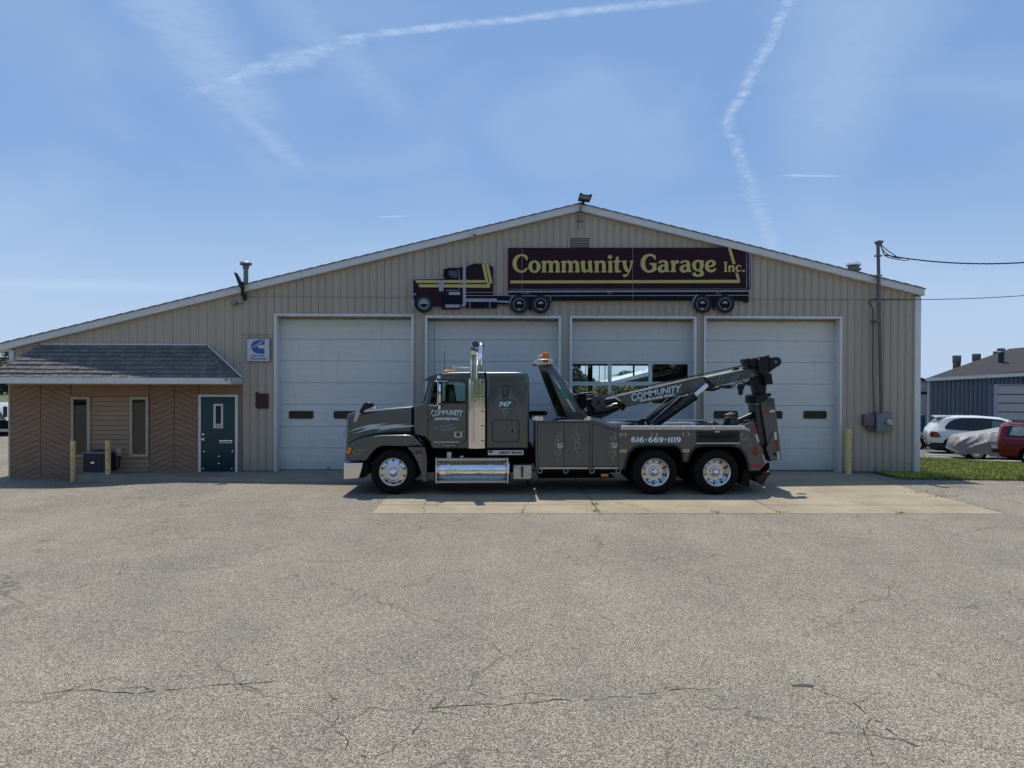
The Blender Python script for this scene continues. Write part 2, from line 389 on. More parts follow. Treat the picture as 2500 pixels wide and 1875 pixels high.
# asphalt: worn, tan grey, stones showing
def asphalt_mat(name, base=(.262, .230, .181), far=False):
    m = bpy.data.materials.new(name); m.use_nodes = True; nt = m.node_tree; x = NX(nt); b = nt.nodes['Principled BSDF']
    v = x.node('ShaderNodeTexCoord').outputs['Object']
    v = x.mapping(v, (1, 1, .0))
    def vor(scale, feat='F1', out='Color', vec=v):
        n = x.node('ShaderNodeTexVoronoi', feature=feat); n.inputs['Scale'].default_value = scale; nt.links.new(vec, n.inputs['Vector'])
        return n.outputs[out]
    s1 = x.node('ShaderNodeSeparateColor'); nt.links.new(vor(135), s1.inputs[0])
    s2 = x.node('ShaderNodeSeparateColor'); nt.links.new(vor(88), s2.inputs[0])
    r = x.node('ShaderNodeValToRGB'); nt.links.new(s1.outputs[0], r.inputs[0]); e = r.color_ramp
    e.elements[0].position = 0; e.elements[0].color = (base[0] * .22, base[1] * .22, base[2] * .22, 1)
    e.elements[1].position = 1; e.elements[1].color = (base[0] * 2.3, base[1] * 2.3, base[2] * 2.25, 1)
    for p, k in ((.28, .55), (.55, .95), (.82, 1.35)):
        q = e.elements.new(p); q.color = (base[0] * k, base[1] * k, base[2] * k, 1)
    c = r.outputs[0]
    c = x.mix(x.m('MULTIPLY', x.m('GREATER_THAN', s2.outputs[1], .86), .55), c, (base[0] * 1.9, base[1] * 1.85, base[2] * 1.7, 1))
    c = x.mix(x.m('MULTIPLY', x.m('LESS_THAN', s2.outputs[1], .10), .5), c, (base[0] * .35, base[1] * .36, base[2] * .38, 1))
    hue = x.noise(v, 75, 0); c = x.mix(x.lin(hue, .35, .65, 0, .15), c, x.mix(1.0, c, (1.12, .96, .84, 1), 'MULTIPLY'))
    big = x.noise(v, .35, 3, .62); c = x.mix(1.0, c, x.mix(x.smooth(big, .34, .66), (.90, .91, .92, 1), (1.04, 1.035, 1.03, 1)), 'MULTIPLY')
    mid = x.noise(v, 1.7, 2, .6); c = x.mix(1.0, c, x.mix(x.smooth(mid, .3, .7), (.94, .945, .95, 1), (1.03, 1.03, 1.02, 1)), 'MULTIPLY')
    trk = x.noise(x.mapping(v, (1, .12, 1), (0, 0, R(14))), .8, 2, .5); c = x.mix(1.0, c, x.mix(x.smooth(trk, .36, .64), (.93, .93, .94, 1), (1.03, 1.03, 1.02, 1)), 'MULTIPLY')
    # hairline cracks
    ws = x.node('ShaderNodeVectorMath', operation='ADD'); nz = x.node('ShaderNodeTexNoise'); nz.inputs['Scale'].default_value = 1.6; nz.inputs['Detail'].default_value = 3
    nt.links.new(v, nz.inputs['Vector']); sc = x.node('ShaderNodeVectorMath', operation='SCALE'); nt.links.new(nz.outputs['Color'], sc.inputs[0]); sc.inputs['Scale'].default_value = .75
    nt.links.new(v, ws.inputs[0]); nt.links.new(sc.outputs[0], ws.inputs[1])
    e1 = vor(.42, 'DISTANCE_TO_EDGE', 'Distance', ws.outputs[0]); e2 = vor(.95, 'DISTANCE_TO_EDGE', 'Distance', ws.outputs[0])
    mk = x.smooth(x.noise(v, .22, 3), .42, .60)
    c1 = x.m('MULTIPLY', x.m('SUBTRACT', 1.0, x.smooth(e1, .001, .007)), x.smooth(x.noise(v, .5, 2), .38, .58))
    c2 = x.m('MULTIPLY', x.m('SUBTRACT', 1.0, x.smooth(e2, .002, .010)), x.m('MULTIPLY', mk, .8))
    ck = x.m('MAXIMUM', c1, c2)
    c = x.mix(x.m('MULTIPLY', ck, .52), c, (.045, .042, .036, 1))
    nt.links.new(c, b.inputs['Base Color']); b.inputs['Roughness'].default_value = .88; b.inputs['Specular IOR Level'].default_value = .25
    bn = x.node('ShaderNodeBump'); bn.inputs['Strength'].default_value = .55; bn.inputs['Distance'].default_value = .006
    hgt = x.m('SUBTRACT', s1.outputs[0], x.m('MULTIPLY', ck, 1.5)); nt.links.new(hgt, bn.inputs['Height']); nt.links.new(bn.outputs[0], b.inputs['Normal'])
    return m
asphalt = asphalt_mat('worn asphalt')
asphalt_grey = asphalt_mat('grey side asphalt', (.17, .16, .145))
def concrete_mat(name, base):
    m = bpy.data.materials.new(name); m.use_nodes = True; nt = m.node_tree; x = NX(nt); b = nt.nodes['Principled BSDF']
    v = x.node('ShaderNodeTexCoord').outputs['Object']
    c = x.mix(x.lin(x.noise(v, 90, 2, .7), .3, .7), tuple(q * .78 for q in base) + (1,), tuple(q * 1.2 for q in base) + (1,))
    c = x.mix(1.0, c, x.mix(x.smooth(x.noise(v, .8, 5, .65), .35, .65), (.84, .83, .82, 1), (1.07, 1.06, 1.04, 1)), 'MULTIPLY')
    st = x.smooth(x.noise(v, 2.6, 4, .6, .4), .60, .74); c = x.mix(x.m('MULTIPLY', st, .30), c, (.09, .08, .065, 1))
    nt.links.new(c, b.inputs['Base Color']); b.inputs['Roughness'].default_value = .86; b.inputs['Specular IOR Level'].default_value = .3
    bn = x.node('ShaderNodeBump'); bn.inputs['Strength'].default_value = .3; bn.inputs['Distance'].default_value = .004
    nt.links.new(x.noise(v, 120, 3), bn.inputs['Height']); nt.links.new(bn.outputs[0], b.inputs['Normal']); return m
concrete = concrete_mat('pad slab concrete', (.345, .290, .200))  # the pad slabs' own colour
grassm = mat('grass field', (.075, .105, .030), .9, var=.35, scale=.25, bump=.4, bscale=20)
bladem = mat('grass blades', (.31, .34, .06), .75, var=.45, scale=1.8)

# ------------------------------------------------------------------ ground
def sst(t): t = min(max(t, 0), 1); return t * t * (3 - 2 * t)
def gz(X, Y):
    l = -.17 * sst((-7.6 - X) / 3.5) * sst((Y + 4.5) / 3.0)
    r = -min(.052 * max(0, Y + 1.2), 1.3) * sst((X - 10.2) / 1.2)
    return l + r
def axis(lo, hi, fine_lo, fine_hi, st):
    a = list(np.arange(fine_lo, fine_hi + 1e-6, st)); q = fine_hi; s = st * 2
    while q < hi: q = min(q + s, hi); a.append(q); s *= 1.5
    q = fine_lo; s = st * 2; b = []
    while q > lo: q = max(q - s, lo); b.append(q); s *= 1.5
    return b[::-1] + a
GX, GY = axis(-900, 900, -30, 40, 1.0), axis(-300, 1200, -26, 44, 1.0)
def sheet(name, inside, dz, m, **kw):
    mb = MB(); idx = {}
    def vid(i, j):
        if (i, j) not in idx: idx[i, j] = len(mb.v); mb.v.append((GX[i], GY[j], gz(GX[i], GY[j]) + dz))
        return idx[i, j]
    for i in range(len(GX) - 1):
        for j in range(len(GY) - 1):
            if inside((GX[i] + GX[i + 1]) / 2, (GY[j] + GY[j + 1]) / 2): mb.f.append((vid(i, j), vid(i + 1, j), vid(i + 1, j + 1), vid(i, j + 1)))
    return obj(name, mb, m, smooth=60, **kw)
sheet('ground', lambda a, b: True, -.03, grassm, kind='structure')
lot = sheet('asphalt_lot', lambda a, b: -40 < a < 55 and -60 < b < 33 and not (a > 11 and b > -1 and b < 33), -.008, asphalt, kind='structure')
park = sheet('parking_lot', lambda a, b: 11 < a < 60 and -1 < b < 40, -.004, asphalt_grey, kind='structure')

_d = ray(2462, 1256); PADX = _d.x * -CAM.z / _d.z
# concrete pad: slabs split at the joints seen in the photograph
pad = obj('concrete_pad', MB().box(-2.49, PADX - .01, -6.015, .29, -.05, -.0075), darkgap, kind='structure')
xb, yb = [-2.5, 1.9, 5.4, PADX], [-6.03, -5.12, -3.30, .3]
for i in range(3):
    for j in range(3):
        g = .010
        o = obj('slab', MB().prismz([(xb[i] + g, yb[j] + g), (xb[i + 1] - g, yb[j] + g), (xb[i + 1] - g, yb[j + 1] - g), (xb[i] + g, yb[j + 1] - g)], -.04, -.003 + .002 * ((i + j) % 2)), concrete, pad)
apron = obj('concrete_apron', MB().prismz([(-10.6, -.9), (-9.7, -1.25), (-6.6, -1.9), (-2.53, -1.95), (-2.53, .35), (-8.2, .35), (-10.6, .02)], -.3, .006), concrete_dark, kind='structure')
crackm = mat('dark crack', (.035, .033, .028), .95, var=.3, scale=9)  # dark colour of the worn cracks
def crack(pix, w, parent, dz=-.004, jit=.016, wz=None, m=None):
    pts = []
    for p in pix:
        d = ray(*p); t = -CAM.z / d.z; pts.append((d.x * t, CAM.y + d.y * t))
    path = []
    for a, b in zip(pts, pts[1:]):
        n = max(2, int(math.hypot(b[0] - a[0], b[1] - a[1]) / .07))
        for k in range(n):
            t = k / n; path.append((a[0] + (b[0] - a[0]) * t + random.gauss(0, jit), a[1] + (b[1] - a[1]) * t + random.gauss(0, jit)))
    path.append(pts[-1]); mb = MB()
    def strip(path, w, keep):
        on = True; prev = None
        for i, p in enumerate(path):
            a, b = path[max(i - 1, 0)], path[min(i + 1, len(path) - 1)]; dx, dy = b[0] - a[0], b[1] - a[1]; L = math.hypot(dx, dy) or 1
            ww = w * random.uniform(.08, .75) * (0.1 if i in (0, len(path) - 1) else 1) / 2; z = gz(*p) + dz
            k = len(mb.v); mb.v += [(p[0] - dy / L * ww, p[1] + dx / L * ww, z), (p[0] + dy / L * ww, p[1] - dx / L * ww, z)]
            if prev is not None and random.random() < keep: mb.f.append((prev, prev + 1, k + 1, k))
            prev = k
    strip(path, w, .86)
    for q in path[3:-3:7]:
        if random.random() < .6:
            a = random.uniform(0, 6.28); n = random.randint(3, 9); br = [q]
            for _ in range(n): a += random.gauss(0, .45); br.append((br[-1][0] + .07 * math.cos(a), br[-1][1] + .07 * math.sin(a)))
            strip(br, w * .55, .8)
    obj('crack', mb, m or crackm, parent)
crack([(1040, 1728), (1110, 1722), (1250, 1716), (1330, 1711), (1450, 1706), (1560, 1694), (1680, 1680), (1790, 1676)], .016, lot)
crack([(810, 1690), (815, 1740), (850, 1835), (905, 1850), (960, 1830), (1000, 1790), (1040, 1740), (1090, 1700)], .014, lot)
crack([(-10, 1745), (40, 1728), (80, 1700), (170, 1682), (330, 1690), (520, 1672), (700, 1660)], .02, lot)
crack([(2080, 1710), (2130, 1755), (2200, 1800), (2290, 1850), (2330, 1885)], .022, lot)
crack([(1960, 1670), (2040, 1700), (2085, 1712), (2150, 1690), (2110, 1660)], .010, lot)
crack([(2100, 1760), (2120, 1810), (2140, 1880)], .014, lot)
crack([(330, 1262), (480, 1252), (640, 1247), (760, 1240)], .018, lot)
crack([(0, 1245), (150, 1250), (280, 1240), (380, 1215), (480, 1205), (590, 1190)], .020, lot)
crack([(400, 1245), (500, 1228), (590, 1195)], .016, lot)
crack([(1730, 1340), (1830, 1352), (1960, 1372), (2080, 1380)], .012, lot)
crack([(1000, 1330), (920, 1352), (800, 1380), (660, 1420)], .012, lot)
crack([(0, 1372), (150, 1374), (330, 1384), (430, 1398)], .012, lot)
crack([(2060, 1255), (2200, 1275), (2350, 1310), (2480, 1330)], .014, lot)
crack([(1100, 1260), (1150, 1290), (1250, 1300), (1330, 1285)], .012, lot)
crack([(1480, 1262), (1600, 1290), (1720, 1292), (1880, 1310)], .012, lot)
for q in ([(1037, 1253), (1032, 1240), (1040, 1225), (1036, 1210)], [(1275, 1253), (1282, 1235), (1300, 1218)], [(2000, 1205), (2080, 1222), (2140, 1240), (2215, 1254)],
          [(1590, 1250), (1560, 1238), (1500, 1226)], [(2190, 1184), (2230, 1196), (2300, 1212), (2400, 1238), (2462, 1256)]):
    crack(q, .022, pad, .003, .014)
d = ray(1960, 1672); t = -CAM.z / d.z; cx, cy = d.x * t, CAM.y + d.y * t
obj('oil_spot', MB().add([(cx + .10 * random.uniform(.6, 1.1) * math.cos(a), cy + .035 * random.uniform(.6, 1.1) * math.sin(a), -.004) for a in np.linspace(0, 2 * math.pi, 17)[:-1]], [tuple(range(16))]), mat('oil stain', (.06, .057, .052), .8, var=.3, scale=20), lot)
# ------------------------------------------------------------------ garage building
RY = -.15                                           # rake face
PKX, PKZ = at(1416, 497, RY); _a = at(0, 839, RY); _b = at(2258, 705, RY)
SL, SR = (PKZ - _a[1]) / (PKX - _a[0]), (PKZ - _b[1]) / (_b[0] - PKX)
XRE = _b[0]; XLE = at(-30, 850, RY)[0]
def rooft(X): return PKZ - (SL * (PKX - X) if X < PKX else SR * (X - PKX))
FH = .19
XL, XR = at(26, 1100, 0)[0], at(2243, 1163, 0)[0]; X590 = at(591, 1000, 0)[0]
BACK = 24.0
garage = root('garage_building', (0, 0, 0), 'long tan gabled garage with four white overhead doors', 'building')
doors_px = [(670, 1010, 766.5), (1037, 1369, 771), (1390, 1699, 772), (1717, 2054, 772)]
doors = []
for a, b, t in doors_px: doors.append((at(a, 960, 0)[0], at(b, 960, 0)[0], at((a + b) / 2, t, 0)[1]))
wallpoly = [(XL, -.3), (XR, -.3), (XR, rooft(XR) - FH), (PKX, PKZ - FH), (XL, rooft(XL) - FH)]
holes = [[(a + .05, -.02), (b - .05, -.02), (b - .05, t - .05), (a + .05, t - .05)] for a, b, t in doors]
corem = mat('shaded siding core', (.16, .14, .11), .8)
wall = obj('wall', shape([wallpoly] + holes, .03, .15), corem, garage)
def panel(x0, x1, zb, kind):
    if kind == 'rib':
        pl = [(x0, .010), (x1 - .056, .010), (x1 - .055, .014), (x1 - .050, .014), (x1 - .046, -.009), (x1 - .014, -.009), (x1 - .010, .014), (x1 - .005, .014), (x1 - .002, .029), (x0, .029)]
    else:
        pl = [(x0 + .004, .0), (x1 - .004, .0), (x1 - .004, .029), (x0 + .004, .029)]
    n = len(pl); m = MB()
    m.v = [(p[0], p[1], zb) for p in pl] + [(p[0], p[1], rooft(p[0]) - FH - .004) for p in pl]
    m.f = [tuple(range(n - 1, -1, -1)), tuple(range(n, 2 * n))] + [(i, (i + 1) % n, (i + 1) % n + n, i + n) for i in range(n)]
    obj('siding_panel', m, siding if kind == 'rib' else siding_left, wall)
def run(xa, xb, zb, pitch, kind):
    n = max(1, round((xb - xa) / pitch))
    for k in range(n): panel(xa + (xb - xa) * k / n, xa + (xb - xa) * (k + 1) / n, zb, kind)
run(XL + .12, X590, 2.3, .236, 'board')
cur = X590
for a, b, t in doors:
    run(cur, a - .002, .03, .203, 'rib'); run(a, b, t + .002, .203, 'rib'); cur = b + .002
run(cur, XR - .15, .03, .203, 'rib')
zs_ = at(1900, 731, -.02)[1]
obj('lap_seam', MB().box(doors[0][0] - .9, XR - .16, -.0195, -.0165, zs_, zs_ + .007), darkgap, wall)
zs2 = at(620, 817, -.02)[1]; obj('lap_seam', MB().box(X590, doors[0][0] - .01, -.0195, -.0165, zs2, zs2 + .007), darkgap, wall)
m = MB(); random.seed(11)
for zz in (zs_ + .08, zs_ - .45, doors[1][2] + .07):
    X_ = X590 + .1
    while X_ < XR - .2:
        if rooft(X_) - FH > zz + .05 and random.random() < .8: m.box(X_ - .008, X_ + .008, .0035, .0098, zz - .008, zz + .008)
        X_ += .203
obj('screw', m, greymetal, wall, kind='stuff')
obj('corner_trim', MB().box(XR - .15, XR + .02, -.03, .2, -.05, rooft(XR) - FH - .02), trimw, garage, bevel=.006)
obj('corner_trim', MB().box(XL - .02, XL + .11, -.03, .2, 2.3, rooft(XL) - FH - .02), trimw, garage, bevel=.006)
obj('side_wall', MB().box(XR - .1, XR, .2, BACK, -1.5, rooft(XR) - FH - .05), siding, garage)
obj('side_wall', MB().box(XL, XL + .1, .2, BACK, -.5, rooft(XL) - FH - .05), siding, garage)
bo = [(at(1392, 900, BACK)[0], -.02), (at(1586, 900, BACK)[0], -.02), (at(1586, 893, BACK)[0], at(1586, 893, BACK)[1]), (at(1392, 893, BACK)[0], at(1392, 893, BACK)[1])]
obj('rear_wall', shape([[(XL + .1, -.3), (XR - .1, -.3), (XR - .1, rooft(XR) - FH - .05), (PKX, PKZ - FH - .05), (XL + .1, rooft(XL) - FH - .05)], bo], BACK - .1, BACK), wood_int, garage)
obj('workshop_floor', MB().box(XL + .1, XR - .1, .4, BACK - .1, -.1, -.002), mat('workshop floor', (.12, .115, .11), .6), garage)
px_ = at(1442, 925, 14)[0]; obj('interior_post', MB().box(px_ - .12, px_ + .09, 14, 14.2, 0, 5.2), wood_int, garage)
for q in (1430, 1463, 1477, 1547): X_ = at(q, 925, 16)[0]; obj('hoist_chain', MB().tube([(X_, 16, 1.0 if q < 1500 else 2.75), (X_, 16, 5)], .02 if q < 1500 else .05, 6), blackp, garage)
# roof and fascia
roofm = mat('grey roof shingles', (.10, .098, .096), .9, var=.2, scale=2, bump=.4, bscale=60)
obj('roof', MB().prism([(XLE, rooft(XLE) - .03), (PKX, PKZ - .03), (XRE, rooft(XRE) - .03), (XRE, rooft(XRE) - FH + .03), (PKX, PKZ - FH + .03), (XLE, rooft(XLE) - FH + .03)], RY + .03, BACK + .2), roofm, garage)
fL = obj('fascia_board', MB().prism([(XLE, rooft(XLE)), (PKX - .003, PKZ), (PKX - .003, PKZ - FH), (XLE, rooft(XLE) - FH)], RY, RY + .03), fasciaw, garage, bevel=.005)
obj('fascia_board', MB().prism([(XRE, rooft(XRE)), (PKX + .003, PKZ), (PKX + .003, PKZ - FH), (XRE, rooft(XRE) - FH)], RY, RY + .03), fasciaw, garage, bevel=.005)
obj('soffit', MB().prism([(XLE, rooft(XLE) - FH + .025), (PKX, PKZ - FH + .025), (XRE - .02, rooft(XRE) - FH + .025), (XRE - .02, rooft(XRE) - FH), (PKX, PKZ - FH), (XLE, rooft(XLE) - FH)], RY + .032, .20), fasciaw, garage)
for (xa, xb) in ((XLE - .02, PKX), (PKX, XRE + .03)):
    m = MB(); n = int((xb - xa) / .30)
    for k in range(n):
        a, b = xa + (xb - xa) * k / n, xa + (xb - xa) * (k + 1) / n; u = .028 if xa < PKX - 1 else .012; v = .012 if xa < PKX - 1 else .028
        m.prism([(a, rooft(a) + .001), (b, rooft(b) + .001), (b, rooft(b) + u), (a, rooft(a) + v)][::1], RY - .03, RY + .25)
    obj('shingle_edge', m, shing2, garage)
# overhead doors
DY = .34
def profile_panel(xa, xb, z0, z1):
    h = z1 - z0; pts = [(0, z0), (-.012, z0 + .012), (-.012, z0 + h * .32), (-.008, z0 + h * .33), (-.012, z0 + h * .34), (-.012, z0 + h * .65), (-.008, z0 + h * .66), (-.012, z0 + h * .67), (-.012, z1 - .014), (0, z1 - .004), (.04, z1 - .004), (.04, z0)]
    n = len(pts); m = MB(); m.v = [(xa, DY + p[0], p[1]) for p in pts] + [(xb, DY + p[0], p[1]) for p in pts]
    m.f = [tuple(range(n)), tuple(range(2 * n - 1, n - 1, -1))] + [(i, i + n, (i + 1) % n + n, (i + 1) % n) for i in range(n)]; return m
win_px = {0: [(706, 765.5), (815, 875), (924, 984)], 1: [(1068, 1127), (1172, 1231), (1277, 1336)], 3: [(1742.5, 1800.5), (1852, 1909), (1961, 2017)]}
dlab = ['overhead door with the sign', 'overhead door', 'glazed overhead door', 'overhead door']
sec = .611
for i, (a, b, t) in enumerate(doors):
    xa, xb = a + .065, b - .065
    d = obj('overhead_door', MB().box(xa, xb, DY + .042, DY + .06, 0.0, t - .02) if i != 2 else MB().box(xa, xb, DY + .042, DY + .06, 0.0, 1.80), doorw, garage)
    if i == 2: tag(d, 'white overhead door with two rows of large windows')
    if i == 0: tag(d, 'widest left white overhead door with black framed windows')
    for k in range(8):
        z0, z1 = .012 + k * sec, .012 + (k + 1) * sec
        if z0 > t - .05: break
        z1 = min(z1, t - .01)
        if i == 2 and k in (3, 4):
            loops = [[(xa, z0), (xb, z0), (xb, z1 - .004), (xa, z1 - .004)]]; panes = []
            for (p, q) in ((1398, 1484), (1493, 1583), (1592, 1679)):
                X0, X1 = at(p, 925, DY)[0], at(q, 925, DY)[0]; r = [(X0, z0 + .055), (X1, z0 + .055), (X1, z1 - .055), (X0, z1 - .055)]; loops.append(r); panes.append(r)
            obj('door_panel', shape(loops, DY - .012, DY + .035), doorw, d)
            for r in panes: obj('window_pane', MB().prism(r, DY + .008, DY + .012), glass_clear, d)
            continue
        obj('door_panel', profile_panel(xa, xb, z0, z1), doorw, d, smooth=20)
        if k == 2 and i in win_px:
            for (p, q) in win_px[i]:
                X0, Z1 = at(p, 1003, DY); X1, Z0 = at(q, 1022, DY)
                obj('window_frame', shape([roundrect(X0, X1, Z0, Z1, .05), roundrect(X0 + .04, X1 - .04, Z0 + .035, Z1 - .035, .025)], DY - .035, DY - .005), blackp, d)
                obj('window_pane', shape([roundrect(X0 + .03, X1 - .03, Z0 + .03, Z1 - .03, .02)], DY - .020, DY - .016), glass_dark, d)
                obj('window_backing', shape([roundrect(X0 + .03, X1 - .03, Z0 + .03, Z1 - .03, .02)], DY - .0145, DY - .0125), gap, d)
    obj('door_seal', MB().box(xa, xb, DY - .02, DY + .03, -.003, .0115), blackp, d)
    fr = obj('door_frame', MB().box(a, a + .065, -.045, DY + .05, -.01, t - .065), trimw, garage, bevel=.008)
    obj('jamb', MB().box(b - .065, b, -.045, DY + .05, -.01, t - .065), trimw, fr, bevel=.008)
    obj('head', MB().box(a, b, -.048, DY + .05, t - .065, t), trimw, fr, bevel=.008)
    m = MB(); n = 14; hx = [(a + .07) + (b - a - .14) * k / n for k in range(n + 1)]; hz = [t - .065 - .055 - random.uniform(0, .018) for _ in hx]
    for k in range(n): m.add([(hx[k], DY - .05, t - .064), (hx[k + 1], DY - .05, t - .064), (hx[k + 1], DY - .05, hz[k + 1]), (hx[k], DY - .05, hz[k])], [(0, 3, 2, 1)])
    obj('head_weatherstrip', m, mat('peeling header board', (.30, .26, .20), .8, var=.3, scale=6), fr)
# louvre under the peak
q0, q1 = w1('P', (388, 1150), -.02), w1('P', (860, 1400), -.02)
lv = obj('gable_vent', shape([[(q0[0], q1[1]), (q1[0], q1[1]), (q1[0], q0[1]), (q0[0], q0[1])], [(q0[0] + .05, q1[1] + .02), (q1[0] - .05, q1[1] + .02), (q1[0] - .05, q0[1] - .03), (q0[0] + .05, q0[1] - .03)]], -.045, -.017), siding, garage)
obj('vent_backing', MB().box(q0[0] + .03, q1[0] - .03, -.0165, -.0163, q1[1] + .02, q0[1] - .02), gap, lv)
h_ = (q0[1] - q1[1] - .05) / 6
for k in range(6):
    z = q1[1] + .02 + k * h_
    obj('louvre_slat', MB().add([(q0[0] + .05, -.045, z), (q1[0] - .05, -.045, z), (q1[0] - .05, -.02, z + h_ * .62), (q0[0] + .05, -.02, z + h_ * .62)], [(0, 1, 2, 3)]), siding, lv)

# ------------------------------------------------------------------ office front: plank siding, windows, green door, mansard
def zl(p, Y=-.02): return w1('L', p, Y)
office = root('office_front', (XL, 0, 0), 'brown plank office front with shingled mansard roof and green door', 'office front')
ox0, ox1 = zl((86, 900))[0], zl((2040, 900))[0]; ozt = zl((800, 548))[1]
ow = obj('wall', MB().box(ox0, ox1, -.0195, .029, -.35, ozt), darkgap, office)
def planks(xa, xb, za, zb, slope, pitch, m):
    W_ = xb - xa; z = za - abs(slope) * W_ - pitch
    while z < zb + abs(slope) * W_:
        p = [(xa, z), (xb, z + slope * W_), (xb, z + slope * W_ + pitch - .012), (xa, z + pitch - .012)]
        p = cliprect(p, xa, xb, za, zb)
        if p: obj('plank', MB().prism(p, -.034 - random.uniform(0, .003), -.0197), m, ow)
        z += pitch
zb_l = lambda px: -.30
cols = [(88, 341, .44, brown), (345, 599, -.44, brown), (1266, 1469, .44, brown), (1474, 1679, -.44, brown)]
for a, b, s, m in cols: planks(zl((a, 0))[0], zl((b, 0))[0], -.30, ozt - .01, s, .150, m)
hx0, hx1 = zl((604, 0))[0], zl((1261, 0))[0]; zt = zl((900, 655))[1]
k = 0; z = -.30
while z < zt:
    obj('plank', MB().prism([(hx0, z), (hx1, z), (hx1, min(z + .121, zt)), (hx0, min(z + .121, zt))], -.034, -.0197), brown2, ow); z += .1315
obj('plank', MB().prism([(hx0, zt + .012), (hx1, zt + .012), (hx1, ozt - .01), (hx0, ozt - .01)], -.032, -.0197), brown, ow)
dx0, dx1, dz1 = zl((1684, 0))[0], zl((2014, 0))[0], zl((1800, 633))[1]
obj('plank', MB().prism([(dx0, dz1 + .005), (dx1, dz1 + .005), (dx1, ozt - .01), (dx0, ozt - .01)], -.032, -.0197), brown, ow)
obj('plank', MB().prism([(zl((2010, 0))[0], 0), (ox1, 0), (ox1, ozt - .01), (zl((2010, 0))[0], ozt - .01)], -.031, -.0197), brown, ow)
obj('corner_post', MB().box(ox0 - .03, ox0 + .02, -.05, .0, -.35, ozt), tanframe, office)
for (fa, fb, ft, fbm, ga, gb, gt, gbm) in ((600, 762, 652, 1160, 620, 735, 673, 1140), (1095, 1252, 652, 1158, 1117, 1230, 675, 1137)):
    A, B = zl((fa, ft), -.06), zl((fb, fbm), -.06); C_, D_ = zl((ga, gt), -.06), zl((gb, gbm), -.06)
    wn = obj('window', shape([[(A[0], B[1]), (B[0], B[1]), (B[0], A[1]), (A[0], A[1])], [(C_[0], D_[1]), (D_[0], D_[1]), (D_[0], C_[1]), (C_[0], C_[1])]], -.075, -.0345), tanframe, office)
    obj('window_pane', MB().prism([(C_[0], D_[1]), (D_[0], D_[1]), (D_[0], C_[1]), (C_[0], C_[1])], -.046, -.042), glass_office, wn)
    obj('window_backing', MB().prism([(C_[0] - .01, D_[1] - .01), (D_[0] + .01, D_[1] - .01), (D_[0] + .01, C_[1] + .01), (C_[0] - .01, C_[1] + .01)], -.0385, -.0375), gap, wn)
# green door
A, B = zl((1675, 633), -.05), zl((2007, 1295), -.05); C_, D_ = zl((1697, 652), -.05), zl((1985, 1288), -.05)
df = obj('door_frame', shape([[(A[0], -.0), (B[0], -.0), (B[0], A[1]), (A[0], A[1])], [(C_[0], .0), (D_[0], .0), (D_[0], C_[1]), (C_[0], C_[1])]][:1] if False else [[(A[0], -.02), (C_[0], -.02), (C_[0], C_[1]), (D_[0], C_[1]), (D_[0], -.02), (B[0], -.02), (B[0], A[1]), (A[0], A[1])]], -.07, -.0345), trimw, office)
gd = obj('door', MB().box(C_[0] + .004, D_[0] - .004, -.052, -.0346, -.01, C_[1] - .004), greendoor, office, bevel=.003, label='dark green steel entry door')
e0, e1 = zl((1802, 712), -.06), zl((1882, 917), -.06); g0, g1 = zl((1820, 728), -.06), zl((1866, 905), -.06)
obj('window_frame', shape([[(e0[0], e1[1]), (e1[0], e1[1]), (e1[0], e0[1]), (e0[0], e0[1])], [(g0[0], g1[1]), (g1[0], g1[1]), (g1[0], g0[1]), (g0[0], g0[1])]], -.066, -.0525), trimw, gd)
obj('window_pane', MB().prism([(g0[0], g1[1]), (g1[0], g1[1]), (g1[0], g0[1]), (g0[0], g0[1])], -.058, -.055), glass_dark, gd)
obj('window_backing', MB().prism([(g0[0], g1[1]), (g1[0], g1[1]), (g1[0], g0[1]), (g0[0], g0[1])], -.0535, -.0525), gap, gd)
st = [zl((1826, 880), -.06), zl((1862, 900), -.06)]; obj('sticker', MB().prism([(st[0][0], st[1][1]), (st[1][0], st[1][1]), (st[1][0], st[0][1]), (st[0][0], st[0][1])], -.0592, -.0582), signwhite, gd)
m0, m1 = zl((1853, 1018), -.06), zl((1958, 1045), -.06)
ms = obj('mail_slot', MB().box(m0[0], m1[0], -.064, -.0525, m1[1], m0[1]), alu, gd, bevel=.004)
obj('flap', MB().box(m0[0] + .025, m1[0] - .025, -.068, -.0645, m1[1] + .02, m0[1] - .02), greymetal, ms)
for p, r in (((1715, 968), .03), ((1720, 1115), .022), ((1963, 1113), .022), ((1848, 1155), .022), ((1845, 1216), .022), ((1716, 1260), .022), ((1957, 1260), .022)):
    c = zl(p, -.06); obj('bolt', MB().lathe([(0, -.02), (r, -.016), (r, 0)], (c[0], -.0525, c[1]), n=12), alu, gd, smooth=40)
c = zl((1717, 1010), -.06); kn = obj('knob', MB().lathe([(0, -.075), (.03, -.07), (.036, -.05), (.018, -.03), (.018, -.01), (.04, -.008), (.04, 0)], (c[0], -.0525, c[1]), n=16), alu, gd, smooth=50)
a0, a1 = zl((1672, 940), -.08), zl((1690, 1032), -.08); obj('strike_guard', MB().box(a0[0], a1[0], -.078, -.0705, a1[1], a0[1]), trimw, df)
